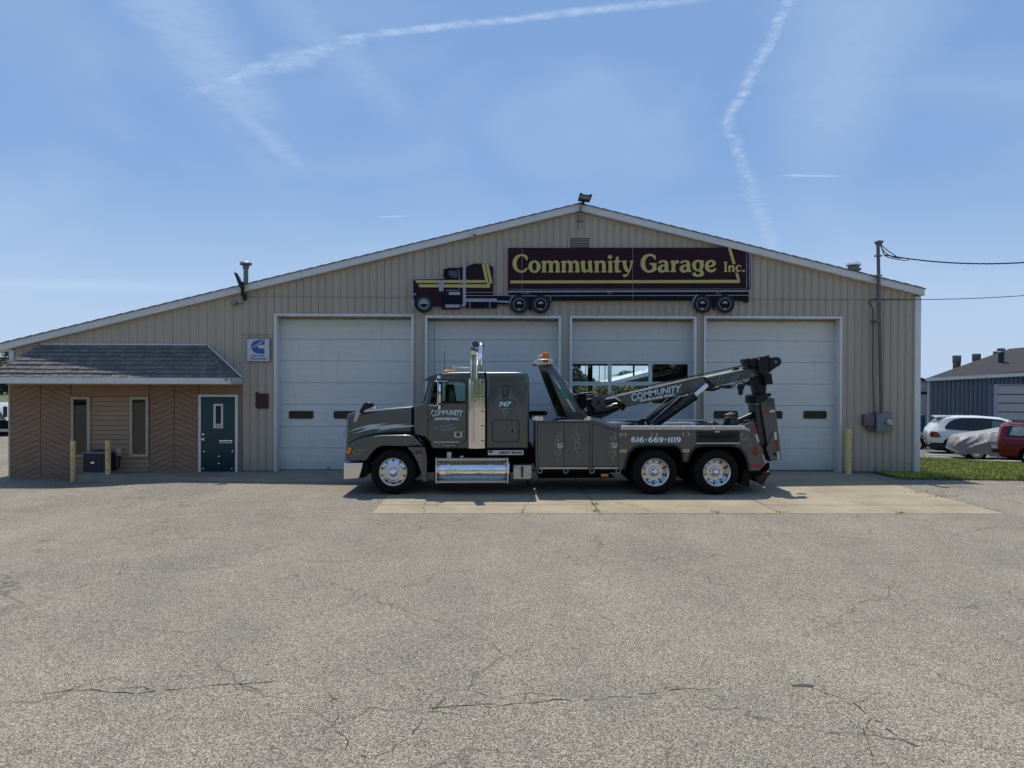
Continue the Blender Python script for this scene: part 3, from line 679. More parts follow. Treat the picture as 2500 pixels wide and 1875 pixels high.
# mansard roof
mx0, mx1 = XL - .10, X590; PRJ = .90; rz = zl((1000, 212), 0)[1]; ez = zl((1000, 492), -PRJ)[1]; fb = zl((1000, 542), -PRJ)[1]
rx0, rx1 = zl((362, 212), 0)[0], zl((1740, 212), 0)[0]
man = obj('mansard_roof', MB().add([(mx0, -.04, ez), (mx0, -PRJ, ez), (mx1, -PRJ, ez), (mx1, -.04, ez), (rx0, -.04, rz), (rx1, -.04, rz)],
        [(1, 2, 5, 4), (0, 1, 4), (2, 3, 5), (0, 3, 2, 1), (0, 4, 5, 3)]), shing2, office)
nrow = 8; cnt = 0
def slope_pt(t, X): return (X, -.04 - (PRJ - .04) * t, rz + (ez - rz) * t)
nrm = Vector((0, -(rz - ez), (PRJ - .04))).normalized(); nrm = Vector((0, -abs(nrm.y), abs(nrm.z)))
for r in range(nrow):
    t0, t1 = r / nrow, (r + 1) / nrow + .012; t1 = min(t1, 1.0 + .02)
    xl0, xr0 = rx0 + (mx0 - rx0) * t0, rx1 + (mx1 - rx1) * t0
    xl1, xr1 = rx0 + (mx0 - rx0) * (t0 + t1) / 2, rx1 + (mx1 - rx1) * (t0 + t1) / 2
    X = xl1 + random.uniform(-.2, 0)
    while X < xr1:
        w = random.uniform(.18, .26); a, b = max(X, xl1), min(X + w - .011, xr1); X += w
        if b - a < .03: continue
        l0, l1 = .004, .026 + random.uniform(0, .014); tb = t1 + random.uniform(-.012, .010)
        P0 = [Vector(slope_pt(t0, a)), Vector(slope_pt(t0, b)), Vector(slope_pt(tb, b)), Vector(slope_pt(tb, a))]
        v = [P0[0] + nrm * l0, P0[1] + nrm * l0, P0[2] + nrm * l1, P0[3] + nrm * l1, P0[2] + nrm * .001, P0[3] + nrm * .001]
        obj('shingle', MB().add(v, [(0, 3, 2, 1), (3, 5, 4, 2), (0, 5, 3), (1, 2, 4)]), random.choice([shing, shing, shing2, shing3]), man); cnt += 1
def hipcaps(top, bot, n, sgn):
    for k in range(n):
        a, b = Vector(top).lerp(Vector(bot), k / n), Vector(top).lerp(Vector(bot), (k + 1.15) / n); d = (b - a).normalized()
        s1 = Vector((-sgn, 0, 0)); s1 = (s1 - d * s1.dot(d)).normalized() * .13; s2 = Vector((0, 1, 0)); s2 = (s2 - d * s2.dot(d)).normalized() * .13
        up = Vector((sgn * .5, -.5, .75)).normalized()
        v = [a + up * .012, b + up * .032, a + s1 + up * .0 - up * .015, b + s1 + up * .008, a + s2 - up * .015, b + s2 + up * .008]
        obj('hip_shingle', MB().add(v, [(0, 2, 3, 1), (0, 1, 5, 4)]), random.choice([shing, shing2, shing3]), man)
hipcaps((rx0, -.04, rz), (mx0, -PRJ, ez), 9, -1); hipcaps((rx1, -.04, rz), (mx1, -PRJ, ez), 9, 1)
m = MB()
for r in range(nrow):                                    # right hip end courses
    t0, t1 = r / nrow, min((r + 1) / nrow + .02, 1.0)
    f = lambda t, y: (rx1 + (mx1 - rx1) * t + .006 + .012 * (t == t1), y, rz + (ez - rz) * t + .006)
    ya0, ya1 = -.04 - (PRJ - .04) * t0, -.04 - (PRJ - .04) * t1
    obj('hip_course', MB().add([f(t0, ya0), f(t0, -.02), f(t1, -.02), f(t1, ya1)], [(0, 3, 2, 1)]), random.choice([shing, shing2]), man)
obj('flashing', MB().box(rx0 - .02, rx1 + .02, -.06, -.016, rz - .01, rz + .02), trimw, office)
obj('flashing', MB().add([(rx1, -.05, rz + .02), (rx1 + .03, -.018, rz + .03), (mx1 + .03, -.018, ez + .03), (mx1, -.05, ez + .02)], [(0, 3, 2, 1)]), trimw, office)
obj('fascia_board', MB().box(mx0 - .03, mx1, -PRJ - .035, -PRJ, fb, ez + .004), fasciaw, office, bevel=.004)
obj('fascia_board', MB().box(mx1 + .002, mx1 + .03, -PRJ - .032, -.03, fb, ez + .006), fasciaw, office, bevel=.004)
obj('fascia_board', MB().box(mx0 - .03, mx0 - .002, -PRJ + .002, -.03, fb, ez + .006), fasciaw, office, bevel=.004)
obj('soffit', MB().box(mx0, mx1, -PRJ, -.036, fb + .012, fb + .03), mat('tan soffit', (.33, .28, .215), .6), office)
obj('frieze_trim', MB().box(mx0 + .05, mx1, -.075, -.036, ozt - .012, fb + .01), tanframe, office)
# ------------------------------------------------------------------ the truck-shaped sign above the doors
SY = -.11
sign = root('garage_sign', (at(1430, 730, SY)[0], 0, at(1430, 733, SY)[1]), 'maroon truck shaped sign board with gold lettering above the doors', 'sign')
def sgn(name, z, pts, mt, lay, par=None, holes=(), sm=0):
    y = SY - .0035 * lay; pts = smooth_loop(pts, sm) if sm else pts
    return obj(name, shape([W(z, pts, y)] + [W(z, h, y) for h in holes], y, (-.0165 if lay == 0 else y + .003)), mt, par or sign)
trailer = sgn('trailer_board', 'X4', [(-5330, 60), (1000, 55), (1640, 172), (1640, 1290), (-5330, 1290)], maroon, 0)
sgn('seam', 'U', [(121, 24), (124, 24), (124, 475), (121, 475)], signline, 4, trailer); sgn('seam', 'U', [(1086, 20), (1089, 20), (1089, 475), (1086, 475)], signline, 4, trailer)
und = sgn('underframe', 'U', [(5, 404), (2098, 402), (2098, 490), (2060, 490), (2045, 474), (372, 476), (372, 500), (5, 500)], signblack, 0)
sgn('pale_rail', 'U', [(5, 393), (2098, 388), (2098, 399), (5, 406)], signsilver, 2, trailer)
sgn('thin_line', 'U', [(5, 434), (2098, 429), (2098, 434), (5, 439)], signsilver, 2, und)
sgn('thin_line', 'U', [(20, 378), (2080, 374), (2080, 377), (20, 382)], signline, 2, trailer)
sgn('thin_line', 'X4', [(1562, 160), (1576, 162), (1586, 1250), (1565, 1250)], signline, 2, trailer)
for a in (140, 862, 1810): sgn('red_marker', 'U', [(a, 409), (a + 46, 408), (a + 46, 419), (a, 420)], signred, 3, und)
sgn('ladder_rail', 'X4', [(1640, 190), (1660, 192), (1668, 1180), (1650, 1180)], signsilver, 1); sgn('ladder_rail', 'X4', [(1690, 200), (1715, 202), (1722, 1215), (1650, 1320), (1640, 1290), (1698, 1215)], signsilver, 0)
gold = sgn('gold_stripe', 'X4', [(-5265, 1005), (-2400, 1000), (1300, 985), (1245, 780), (1330, 780), (1390, 1040), (1370, 1070), (1340, 1075), (-5265, 1090)], signgold, 2, trailer)
sgn('gold_stripe', 'X4', [(1035, 62), (1125, 62), (1255, 528), (1170, 528)], signgold, 2, trailer)
C1 = [(595, 345), (560, 350), (520, 290), (470, 230), (400, 205), (330, 225), (265, 300), (228, 400), (225, 500), (245, 600), (300, 670), (380, 705), (450, 690), (520, 640), (570, 600), (598, 610), (595, 650), (540, 720), (460, 765), (370, 775), (280, 755), (190, 700), (110, 600), (82, 470), (105, 340), (170, 230), (260, 165), (370, 143), (480, 150), (560, 185), (595, 240)]
M1 = [(1050, 410), (1100, 375), (1185, 357), (1200, 400), (1250, 370), (1330, 355), (1400, 380), (1430, 410), (1480, 370), (1550, 355), (1630, 380), (1670, 450), (1675, 680), (1700, 750), (1690, 762), (1535, 762), (1525, 745), (1555, 680), (1550, 500), (1535, 440), (1500, 430), (1460, 450), (1443, 500), (1443, 690), (1470, 745), (1455, 762), (1300, 762), (1290, 745), (1325, 690), (1322, 500), (1310, 445), (1275, 430), (1230, 450), (1212, 500), (1212, 690), (1240, 745), (1230, 762), (1070, 762), (1060, 745), (1095, 690), (1092, 500), (1085, 450)]
U1 = [(315, 400), (360, 365), (450, 357), (465, 400), (460, 600), (475, 660), (510, 690), (545, 680), (572, 640), (575, 480), (545, 405), (590, 365), (690, 362), (697, 680), (730, 745), (720, 762), (600, 762), (572, 715), (530, 755), (450, 772), (380, 750), (340, 680), (330, 500)]
N1 = [(760, 405), (810, 370), (895, 357), (912, 405), (960, 365), (1040, 357), (1120, 385), (1155, 460), (1155, 680), (1185, 745), (1175, 762), (1020, 762), (1010, 745), (1040, 690), (1035, 500), (1015, 440), (975, 430), (930, 455), (915, 510), (915, 690), (940, 745), (930, 762), (775, 762), (768, 745), (805, 690), (800, 500), (795, 455)]
I1 = [(1215, 400), (1260, 370), (1360, 360), (1372, 380), (1378, 690), (1400, 745), (1390, 762), (1230, 762), (1222, 745), (1258, 690), (1255, 480), (1245, 430)]
T1 = [(1550, 218), (1590, 235), (1595, 360), (1660, 362), (1675, 395), (1650, 428), (1592, 428), (1592, 670), (1610, 695), (1670, 692), (1685, 720), (1665, 755), (1600, 762), (1500, 762), (1472, 735), (1465, 650), (1468, 428), (1420, 420), (1410, 385), (1440, 368), (1490, 355), (1510, 245)]
Y1 = [(1700, 375), (1715, 360), (1865, 360), (1878, 385), (1855, 420), (1860, 500), (1890, 600), (1928, 690), (1965, 600), (1995, 480), (2000, 420), (1965, 390), (1975, 360), (2090, 360), (2100, 385), (2070, 430), (2040, 560), (1990, 700), (1930, 820), (1880, 890), (1810, 918), (1750, 900), (1732, 860), (1760, 825), (1820, 830), (1850, 848), (1890, 800), (1905, 752), (1840, 735), (1780, 650), (1745, 520), (1725, 420)]
G1 = [(700, 335), (670, 330), (620, 250), (570, 215), (510, 205), (440, 230), (380, 300), (348, 400), (345, 500), (370, 600), (420, 675), (490, 697), (550, 680), (585, 630), (592, 540), (570, 510), (510, 500), (485, 470), (505, 445), (725, 440), (738, 470), (722, 550), (735, 660), (690, 710), (590, 755), (470, 775), (360, 745), (260, 665), (205, 560), (190, 450), (215, 320), (290, 205), (390, 150), (510, 132), (620, 150), (690, 190), (708, 240)]
A1 = [(795, 420), (830, 375), (900, 352), (1000, 350), (1080, 375), (1125, 440), (1133, 680), (1168, 715), (1168, 745), (1020, 748), (1003, 725), (960, 760), (890, 770), (810, 740), (765, 670), (775, 590), (830, 530), (920, 500), (1005, 490), (1000, 440), (970, 410), (920, 408), (880, 440), (830, 462), (800, 450)]
A1h = [(1003, 540), (950, 555), (905, 600), (890, 640), (905, 675), (945, 692), (985, 670), (1005, 610)]
R1 = [(1190, 400), (1240, 360), (1325, 347), (1345, 410), (1380, 355), (1440, 342), (1490, 375), (1490, 430), (1450, 465), (1400, 455), (1370, 490), (1362, 560), (1362, 680), (1392, 720), (1390, 748), (1205, 748), (1200, 725), (1240, 680), (1238, 490), (1225, 440)]
Gg = [(345, 430), (355, 455), (335, 470), (318, 470), (335, 540), (325, 620), (285, 690), (310, 730), (345, 780), (335, 840), (280, 885), (180, 902), (80, 890), (15, 850), (-5, 810), (30, 775), (85, 770), (105, 790), (105, 815), (150, 832), (215, 822), (240, 790), (215, 755), (150, 740), (70, 715), (15, 650), (-8, 560), (15, 480), (70, 425), (160, 405), (260, 415)]
E1 = [(700, 660), (685, 700), (630, 750), (545, 772), (450, 750), (390, 690), (365, 600), (380, 510), (430, 440), (510, 408), (600, 410), (665, 445), (690, 500), (675, 550), (640, 590), (570, 615), (475, 630), (490, 670), (540, 695), (600, 685), (650, 655), (690, 648)]
E1h = [(475, 585), (478, 540), (500, 480), (540, 460), (575, 475), (582, 520), (560, 555), (520, 575)]
Ic = [(915, 465), (1020, 465), (1020, 490), (995, 510), (995, 715), (1022, 740), (1020, 757), (915, 757), (915, 740), (938, 715), (935, 510), (915, 490)]
Nc = [(1032, 595), (1075, 565), (1100, 560), (1110, 580), (1150, 558), (1195, 570), (1222, 610), (1225, 725), (1240, 757), (1150, 757), (1158, 725), (1155, 630), (1135, 610), (1108, 630), (1105, 725), (1125, 757), (1035, 757), (1048, 725), (1048, 620)]
Cc = [(1420, 615), (1395, 625), (1375, 590), (1345, 585), (1320, 620), (1315, 670), (1335, 705), (1370, 715), (1420, 690), (1425, 710), (1390, 745), (1335, 760), (1275, 735), (1250, 675), (1255, 610), (1295, 570), (1350, 555), (1405, 570), (1425, 595)]
sh = lambda p, d: [(a + d, b) for a, b in p]
for z, p, hs in (('X1', C1, ()), ('X1', ellipse(827, 565, 210, 210), (ellipse(827, 565, 78, 145),)), ('X1', M1, ()), ('X1', sh(M1, 665), ()), ('X2', U1, ()), ('X2', N1, ()), ('X2', I1, ()),
                 ('X2', ellipse(1305, 240, 75, 67), ()), ('X2', T1, ()), ('X2', Y1, ()), ('X3', G1, ()), ('X3', A1, (A1h,)), ('X3', R1, ()), ('X3', sh(A1, 740), (sh(A1h, 740),)),
                 ('X4', Gg, (ellipse(165, 575, 58, 115),)), ('X4', E1, (E1h,)), ('X4', Ic, ()), ('X4', Nc, ()), ('X4', Cc, ()), ('X4', ellipse(1488, 727, 35, 35), ())):
    sgn('letter', z, p, signgold, 5, trailer, hs)
# tractor half of the sign
trac = sgn('tractor_board', 'T', [(95, 345), (520, 335), (530, 205), (600, 180), (765, 178), (795, 175), (840, 190), (880, 155), (960, 133), (1060, 130), (1150, 140), (1212, 185), (1212, 580), (1430, 580), (1430, 700), (1265, 690), (1265, 745), (840, 745), (830, 718), (760, 720), (750, 762), (500, 762), (498, 722), (370, 722), (110, 720), (105, 640)], maroon, 0)
blk = lambda p, l=1: sgn('black_panel', 'T', p, signblack, l, trac)
blk([(500, 570), (755, 570), (755, 700), (500, 700)]); blk([(838, 535), (1212, 535), (1212, 575), (838, 575)]); blk([(838, 580), (1268, 580), (1268, 745), (838, 745)]); blk([(1268, 585), (1430, 585), (1430, 700), (1268, 690)]); blk([(545, 215), (735, 215), (745, 240), (745, 500), (555, 500), (540, 330)])
for p in ([(135, 362), (1110, 362), (1110, 400), (150, 402)], [(175, 420), (1130, 420), (1130, 400), (1170, 380), (1172, 455), (1160, 468), (195, 460)], [(1055, 133), (1098, 133), (1150, 390), (1112, 400)], [(1108, 137), (1150, 142), (1205, 405), (1165, 408)]): sgn('gold_stripe', 'T', p, signgold, 2, trac)
sgn('cab_window', 'T', [(600, 232), (720, 232), (722, 320), (690, 335), (640, 320), (595, 290)], signdark, 3, trac)
for p, n in (([(795, 85), (832, 115), (838, 700), (815, 722), (765, 718), (795, 690)], 'stack'), ([(462, 362), (525, 362), (525, 515), (465, 518)], 'air_cleaner'), ([(600, 525), (755, 525), (755, 568), (600, 568)], 'step'), ([(552, 700), (750, 700), (750, 742), (552, 742)], 'step'),
             ([(838, 617), (1265, 617), (1265, 663), (838, 663)], 'tank_highlight'), ([(1268, 645), (1430, 650), (1425, 675), (1268, 668)], 'frame_rail'), ([(80, 628), (118, 628), (118, 748), (80, 748)], 'bumper'), ([(85, 345), (105, 345), (105, 625), (95, 625)], 'grille_edge'),
             ([(530, 203), (600, 178), (768, 180), (768, 188), (600, 190), (535, 210)], 'visor_line'), ([(95, 343), (520, 330), (540, 318), (540, 330), (520, 343), (95, 355)], 'hood_line'), ([(838, 530), (1212, 530), (1212, 536), (838, 536)], 'thin_line'), ([(838, 573), (1430, 573), (1430, 580), (838, 580)], 'thin_line'),
             ([(105, 555), (155, 538), (120, 580)], 'headlight'), ([(885, 668), (895, 668), (895, 745), (885, 745)], 'strap'), ([(1163, 668), (1173, 668), (1173, 745), (1163, 745)], 'strap')):
    sgn(n, 'T', p, signsilver, 3, trac)
yl = SY - .012
obj('window_line', ribbon(W('T', [(720, 215), (740, 240), (745, 490), (730, 502), (560, 502)], yl), .014, yl), signsilver, trac)
def sign_wheel(z, cx, cy, r, front):
    wl = sgn('wheel', z, ellipse(cx, cy, r, r, 28), signtyre, 4)
    sgn('wheel_disc', z, ellipse(cx, cy, r * .62, r * .62, 24), signblack, 5, wl)
    y = SY - .022; ring = W(z, ellipse(cx, cy, r * .60, r * .60, 28) + [ellipse(cx, cy, r * .60, r * .60, 28)[0]], y)
    obj('rim_line', ribbon(ring, .012, y), signsilver, wl)
    if front:
        for k in range(10): a = 2 * math.pi * k / 10; sgn('rim_spot', z, ellipse(cx + r * .47 * math.cos(a), cy + r * .47 * math.sin(a), r * .10, r * .10, 8), signsilver, 7, wl)
        sgn('hub', z, [(cx + r * .42 * math.cos(t), cy - r * .42 * math.sin(t)) for t in np.linspace(0, math.pi, 10)], signsilver, 7, wl)
    else:
        sgn('hub', z, [(cx + r * .26 * math.cos(t), cy - r * .05 - r * .26 * math.sin(t)) for t in np.linspace(0, math.pi, 10)], signsilver, 7, wl)
        sgn('rim_glint', z, ellipse(cx - r * .02, cy + r * .50, r * .16, r * .08, 10), signsilver, 7, wl)
sign_wheel('T', 255, 690, 126, True); sign_wheel('T', 1575, 698, 130, False); sign_wheel('T', 1872, 697, 130, False)
sign_wheel('U', 1695, 507, 82, False); sign_wheel('U', 1892, 507, 82, False)
sgn('axle_bracket', 'T', [(1690, 640), (1750, 640), (1745, 770), (1725, 785), (1700, 760)], signblack, 1); sgn('axle_bracket', 'U', [(1765, 470), (1815, 470), (1800, 560), (1785, 560)], signblack, 1)
sgn('mud_flap', 'U', [(1605, 515), (1610, 470), (1640, 425), (1648, 430), (1618, 475), (1612, 515)], signsilver, 3); sgn('mud_flap', 'U', [(368, 436), (374, 436), (374, 480), (368, 480)], signsilver, 3)
sgn('mud_flap', 'T', [(1435, 705), (1440, 640), (1490, 570), (1500, 576), (1452, 645), (1446, 708)], signsilver, 3)

# ------------------------------------------------------------------ things fixed to the front
def place(z, p, Y): q = w1(z, p, Y); return (q[0], Y, q[1])
# engine service sign
a, b = w1('M', (262, 860), -.04), w1('M', (490, 1085), -.04)
svc = root('service_sign', (a[0], -.02, b[1]), 'square white sign with blue C emblem left of the doors', 'sign')
obj('board', MB().box(a[0], b[0], -.05, -.0165, b[1], a[1]), signwhite, svc)
y = -.052
obj('emblem', shape([W('M', smooth_loop([(440, 870), (370, 872), (320, 895), (300, 940), (322, 985), (370, 1008), (438, 1012)], 3, False) + [(440, 958), (380, 955), (362, 938), (380, 922), (440, 920)], y)], y, y + .001), navy, svc)
obj('lettering', text('Cummins', W('M', [(296, 945), (420, 866), (433, 889), (309, 963)], y - .003), y - .003, .02), signwhite, svc)
obj('lettering', text('Service', W('M', [(308, 1018), (438, 1018), (438, 1040), (308, 1040)], y), y, .03), navy, svc)
obj('lettering', text('Associate', W('M', [(290, 1048), (457, 1048), (457, 1070), (290, 1070)], y), y, .03), navy, svc)
obj('frame', shape([[(a[0] - .02, b[1] - .02), (b[0] + .02, b[1] - .02), (b[0] + .02, a[1] + .02), (a[0] - .02, a[1] + .02)], [(a[0], b[1]), (b[0], b[1]), (b[0], a[1]), (a[0], a[1])]], -.056, -.0165), galv, svc)
obj('paint_patch', shape([W('M', [(345, 1418), (352, 1400), (380, 1400), (384, 1415), (480, 1415), (480, 1566), (410, 1566), (380, 1572), (352, 1560), (345, 1520), (350, 1480)], -.02)], -.024, -.0165), rustm,
    label='dark red painted square patch on the wall beside the doors', cat='patch')
# poster on the first door
po = [at(831, 1042, DY - .02), at(862, 1082, DY - .02)]
ps = root('door_poster', (po[0][0], DY - .02, po[1][1]), 'pale poster with a ring emblem on the first door beside the truck hood', 'poster')
obj('sheet', MB().box(po[0][0], po[1][0], DY - .0165, DY - .0125, po[1][1], po[0][1]), mat('faded poster', (.66, .68, .69), .5, var=.04), ps)
cx, cz = at(847, 1058, DY - .02); obj('ring', shape([ellipse(cx, cz, .10, .11), ellipse(cx, cz, .075, .085)], DY - .0190, DY - .0172), mat('faded poster blue', (.35, .38, .44), .5), ps)
# small fixtures
fl = root('flood_light', place('P', (640, 560), -.2), 'black square flood light on a bent pipe at the roof peak', 'flood light')
obj('bracket', MB().tube([place('P', (622, 830), -.05), place('P', (622, 680), -.05), place('P', (640, 600), -.21), place('P', (665, 500), -.24), place('P', (690, 440), -.25)], .022, 8), greymetal, fl, smooth=40)
obj('head', MB().prism(W('P', [(632, 258), (680, 262), (680, 285), (828, 300), (832, 282), (876, 288), (872, 320), (824, 445), (584, 412)], -.28), -.30, -.22), blackm, fl, bevel=.008)
obj('lens', MB().prism(W('P', [(640, 300), (838, 325), (812, 390), (620, 365)], -.30), -.306, -.3002), mat('lamp lens', (.16, .15, .12), .35, var=.1), fl)
obj('neck', MB().prism(W('P', [(665, 420), (735, 425), (712, 495), (650, 495)], -.27), -.28, -.23), blackm, fl, bevel=.005)
obj('junction_box', MB().prism(roundrect(*[w1('P', (598, 960), -.06)[0], w1('P', (652, 960), -.06)[0], w1('P', (600, 968), -.06)[1], w1('P', (600, 868), -.06)[1]], .03), -.07, -.0165), siding, fl, bevel=.006)
obj('strap', MB().prism(W('P', [(562, 800), (692, 800), (692, 825), (562, 825)], -.05), -.085, -.0168), galv, fl)
obj('clamp', MB().prism(W('P', [(575, 665), (660, 665), (660, 700), (575, 700)], -.05), -.08, -.0168), siding, fl)
c = place('S', (443, 32), -.2); dc = root('dome_camera', c, 'small white security camera under the left roof slope', 'camera')
obj('mount', MB().lathe([(0, -.02), (.075, -.02), (.075, .05), (0, .05)], (c[0] - .01, -.20, c[2] + .01), n=14), signwhite, dc, smooth=40); obj('lens_ball', MB().lathe([(0, -.05), (.02, -.032), (.032, -.018), (.034, 0)], (c[0] + .02, -.2205, c[2] - .015), n=14), blackm, dc, smooth=50)
sl = root('solar_lamp', place('M', (235, 450), -.05), 'black solar lamp on an angled arm at the left roof edge', 'lamp')
obj('wall_plate', MB().prism(W('M', [(220, 402), (249, 402), (246, 466), (220, 466)], -.08), -.09, -.001), blackm, sl, bevel=.004)
obj('arm', MB().prism(W('M', [(203, 425), (220, 435), (228, 400), (230, 345), (215, 310), (190, 320), (200, 350)], -.22), -.24, -.185), blackm, sl, bevel=.006)
obj('panel', MB().prism(W('M', [(138, 193), (155, 190), (180, 230), (218, 310), (230, 340), (205, 350), (190, 330), (165, 260)], -.3), -.38, -.22), blackm, sl, bevel=.006)
obj('sensor', MB().prism(W('M', [(205, 285), (235, 280), (240, 300), (212, 310)], -.3), -.32, -.25), blackm, sl)
obj('cable', MB().tube([place('M', p, -.04) for p in smooth_loop([(236, 466), (230, 490), (205, 503), (180, 507), (150, 500)], 3, False)], .008, 6), blackp, sl)
obj('lamp_head', MB().prism(W('M', smooth_loop([(102, 505), (112, 485), (150, 485), (162, 498), (150, 512), (115, 520)], 2), -.1), -.16, -.001), greymetal, sl, bevel=.004)
# chimney pipe and roof vent
q = place('M', (250, 290), 3.0); ch = root('chimney_pipe', (q[0], q[1], rooft(q[0])), 'thin metal flue pipe with round cap above the left roof slope', 'chimney')
zt_ = place('M', (250, 100), 3.0)[2]
obj('pipe', MB().lathe([(.075, 0), (.075, zt_ - rooft(q[0]) + .05)], (q[0], 3.0, rooft(q[0]) - .2), 'Z', 16), galv, ch, smooth=40)
obj('cap', MB().lathe([(.10, -.12), (.18, -.10), (.185, -.04), (.15, .0), (0, .04)], (q[0], 3.0, zt_ + .06), 'Z', 18), galv, ch, smooth=40)
obj('collar', MB().lathe([(.085, -.22), (.10, -.20), (.10, -.12), (.085, -.10)], (q[0], 3.0, zt_ + .06), 'Z', 16), galv, ch, smooth=40)
q = place('R', (204, 250), 4.0); rv = root('roof_vent', (q[0], 4.0, rooft(q[0])), 'round silver roof vent behind the right roof slope', 'roof vent')
zt_ = place('R', (204, 195), 4.0)[2]; ws = abs(place('R', (248, 200), 4.0)[0] - place('R', (160, 200), 4.0)[0]) / 2
obj('base', MB().lathe([(ws * .72, -.9), (ws * .72, zt_ - q[2] - .12)], (q[0], 4.0, q[2]), 'Z', 20), galv, rv, smooth=40)
obj('lower_band', MB().lathe([(ws * .75, -.30), (ws * .98, -.27), (ws * .98, -.22), (ws * .7, -.20)], (q[0], 4.0, zt_ + .0), 'Z', 20), galv, rv, smooth=40)
obj('cap', MB().lathe([(ws * .8, -.14), (ws, -.11), (ws, -.05), (ws * .7, -.01), (0, .02)], (q[0], 4.0, zt_ + .0), 'Z', 20), alu, rv, smooth=40)
obj('throat', MB().lathe([(ws * .66, -.24), (ws * .66, -.10)], (q[0], 4.0, zt_ + .0), 'Z', 16), blackp, rv)
# electric service mast and meter
sm = root('service_mast', place('R', (350, 1090), -.08), 'weathered conduit mast rising above the right roof slope', 'mast')
xm, zt_ = w1('R', (348, 85), -.22); xb_, zb_ = w1('R', (354, 1092), -.10)
obj('conduit', MB().tube([(xb_, -.24, zb_), (xm, -.24, zt_)], .045, 12), conduit, sm, smooth=40)
obj('weather_head', MB().prism(W('R', [(335, 72), (345, 67), (378, 69), (376, 80), (365, 92), (338, 88)], -.24), -.31, -.17), conduit, sm, bevel=.012)
for p in ((350, 158), (350, 276), (350, 544)):
    c = w1('R', p, -.24); obj('clamp', MB().box(c[0] - .09, c[0] + .09, -.30, -.001 if p[1] > 400 else -.19, c[1] - .02, c[1] + .02), galv, sm, bevel=.004)
mt = root('electric_meter', place('R', (390, 1207), -.1), 'grey electric meter box with glass dial on the right wall', 'meter')
def bx(z, p0, p1, y0, y1): a, b = w1(z, p0, y0), w1(z, p1, y0); return MB().box(min(a[0], b[0]), max(a[0], b[0]), y0, y1, min(a[1], b[1]), max(a[1], b[1]))
obj('cabinet', bx('R', (345, 1090), (438, 1207), -.20, -.0165), greymetal, mt, bevel=.008); obj('junction_cabinet', bx('R', (268, 1105), (330, 1170), -.16, -.0165), mat('brown grey box', (.13, .115, .12), .6), mt, bevel=.008)
obj('conduit_elbow', MB().tube([place('R', (295, 1172), -.08), place('R', (292, 1190), -.08), place('R', (310, 1198), -.08), place('R', (340, 1188), -.08)], .05, 10), conduit, mt, smooth=40)
c = w1('R', (414, 1148), -.22); obj('dial', MB().lathe([(0, -.10), (.07, -.095), (.082, -.06), (.085, 0)], (c[0], -.2005, c[1]), n=20), mat('meter glass', (.50, .50, .48), .12, var=.1, coat=1), mt, smooth=40); obj('dial_ring', MB().lathe([(.086, -.02), (.10, -.02), (.10, 0), (.086, 0)], (c[0], -.2005, c[1]), n=20), galv, mt)
obj('dial_plate', bx('R', (402, 1151), (426, 1155), -.305, -.303), blackp, mt)
obj('wall_cable', MB().tube([place('R', p, -.035) for p in smooth_loop([(330, 415), (312, 420), (297, 430), (303, 445), (316, 465), (321, 520), (320, 800), (322, 960), (324, 1050), (324, 1105)], 3, False)], .012, 6), blackp, label='thin black cable running down the wall beside the conduit mast', cat='cable')
m = MB(); m.tube([place('R', p, -.24 + .0) for p in smooth_loop([(362, 85), (372, 110), (395, 140), (440, 165), (490, 172)], 4, False)], .013, 6)
w_ = root('service_drop', place('R', (365, 90), -.24), 'twisted black power cable leaving the mast to the right', 'power cable')
obj('drip_loop', m, blackp, w_); obj('drip_loop', MB().tube([place('R', p, -.26) for p in smooth_loop([(365, 88), (400, 120), (440, 148), (465, 165)], 4, False)], .012, 6), blackp, w_)
obj('drip_loop', MB().tube([place('R', p, -.22) for p in smooth_loop([(368, 92), (380, 135), (390, 155), (430, 172), (480, 180), (510, 186), (540, 178)], 4, False)], .012, 6), blackp, w_)
P0, P1 = Vector(place('R', (388, 152), -.24)), Vector(place('R', (1320, 190), -2.0)); path = []; 
for k in range(61):
    t = k / 60; p = P0.lerp(P1, t); p.z -= .55 * t * (1 - t); path.append(p)
for ph in (0, 2.1, 4.2): obj('strand', MB().tube([p + Vector((0, .011 * math.cos(k * .9 + ph), .011 * math.sin(k * .9 + ph))) for k, p in enumerate(path)], .009, 5), blackp, w_)
P0, P1 = Vector(place('R', (328, 414), -.05)), Vector(place('R', (1300, 388), -1.0))
obj('phone_wire', MB().tube([P0.lerp(P1, k / 20) - Vector((0, 0, .25 * (k / 20) * (1 - k / 20))) for k in range(21)], .010, 5), blackp, label='single thin wire crossing from the wall to the right edge', cat='wire')
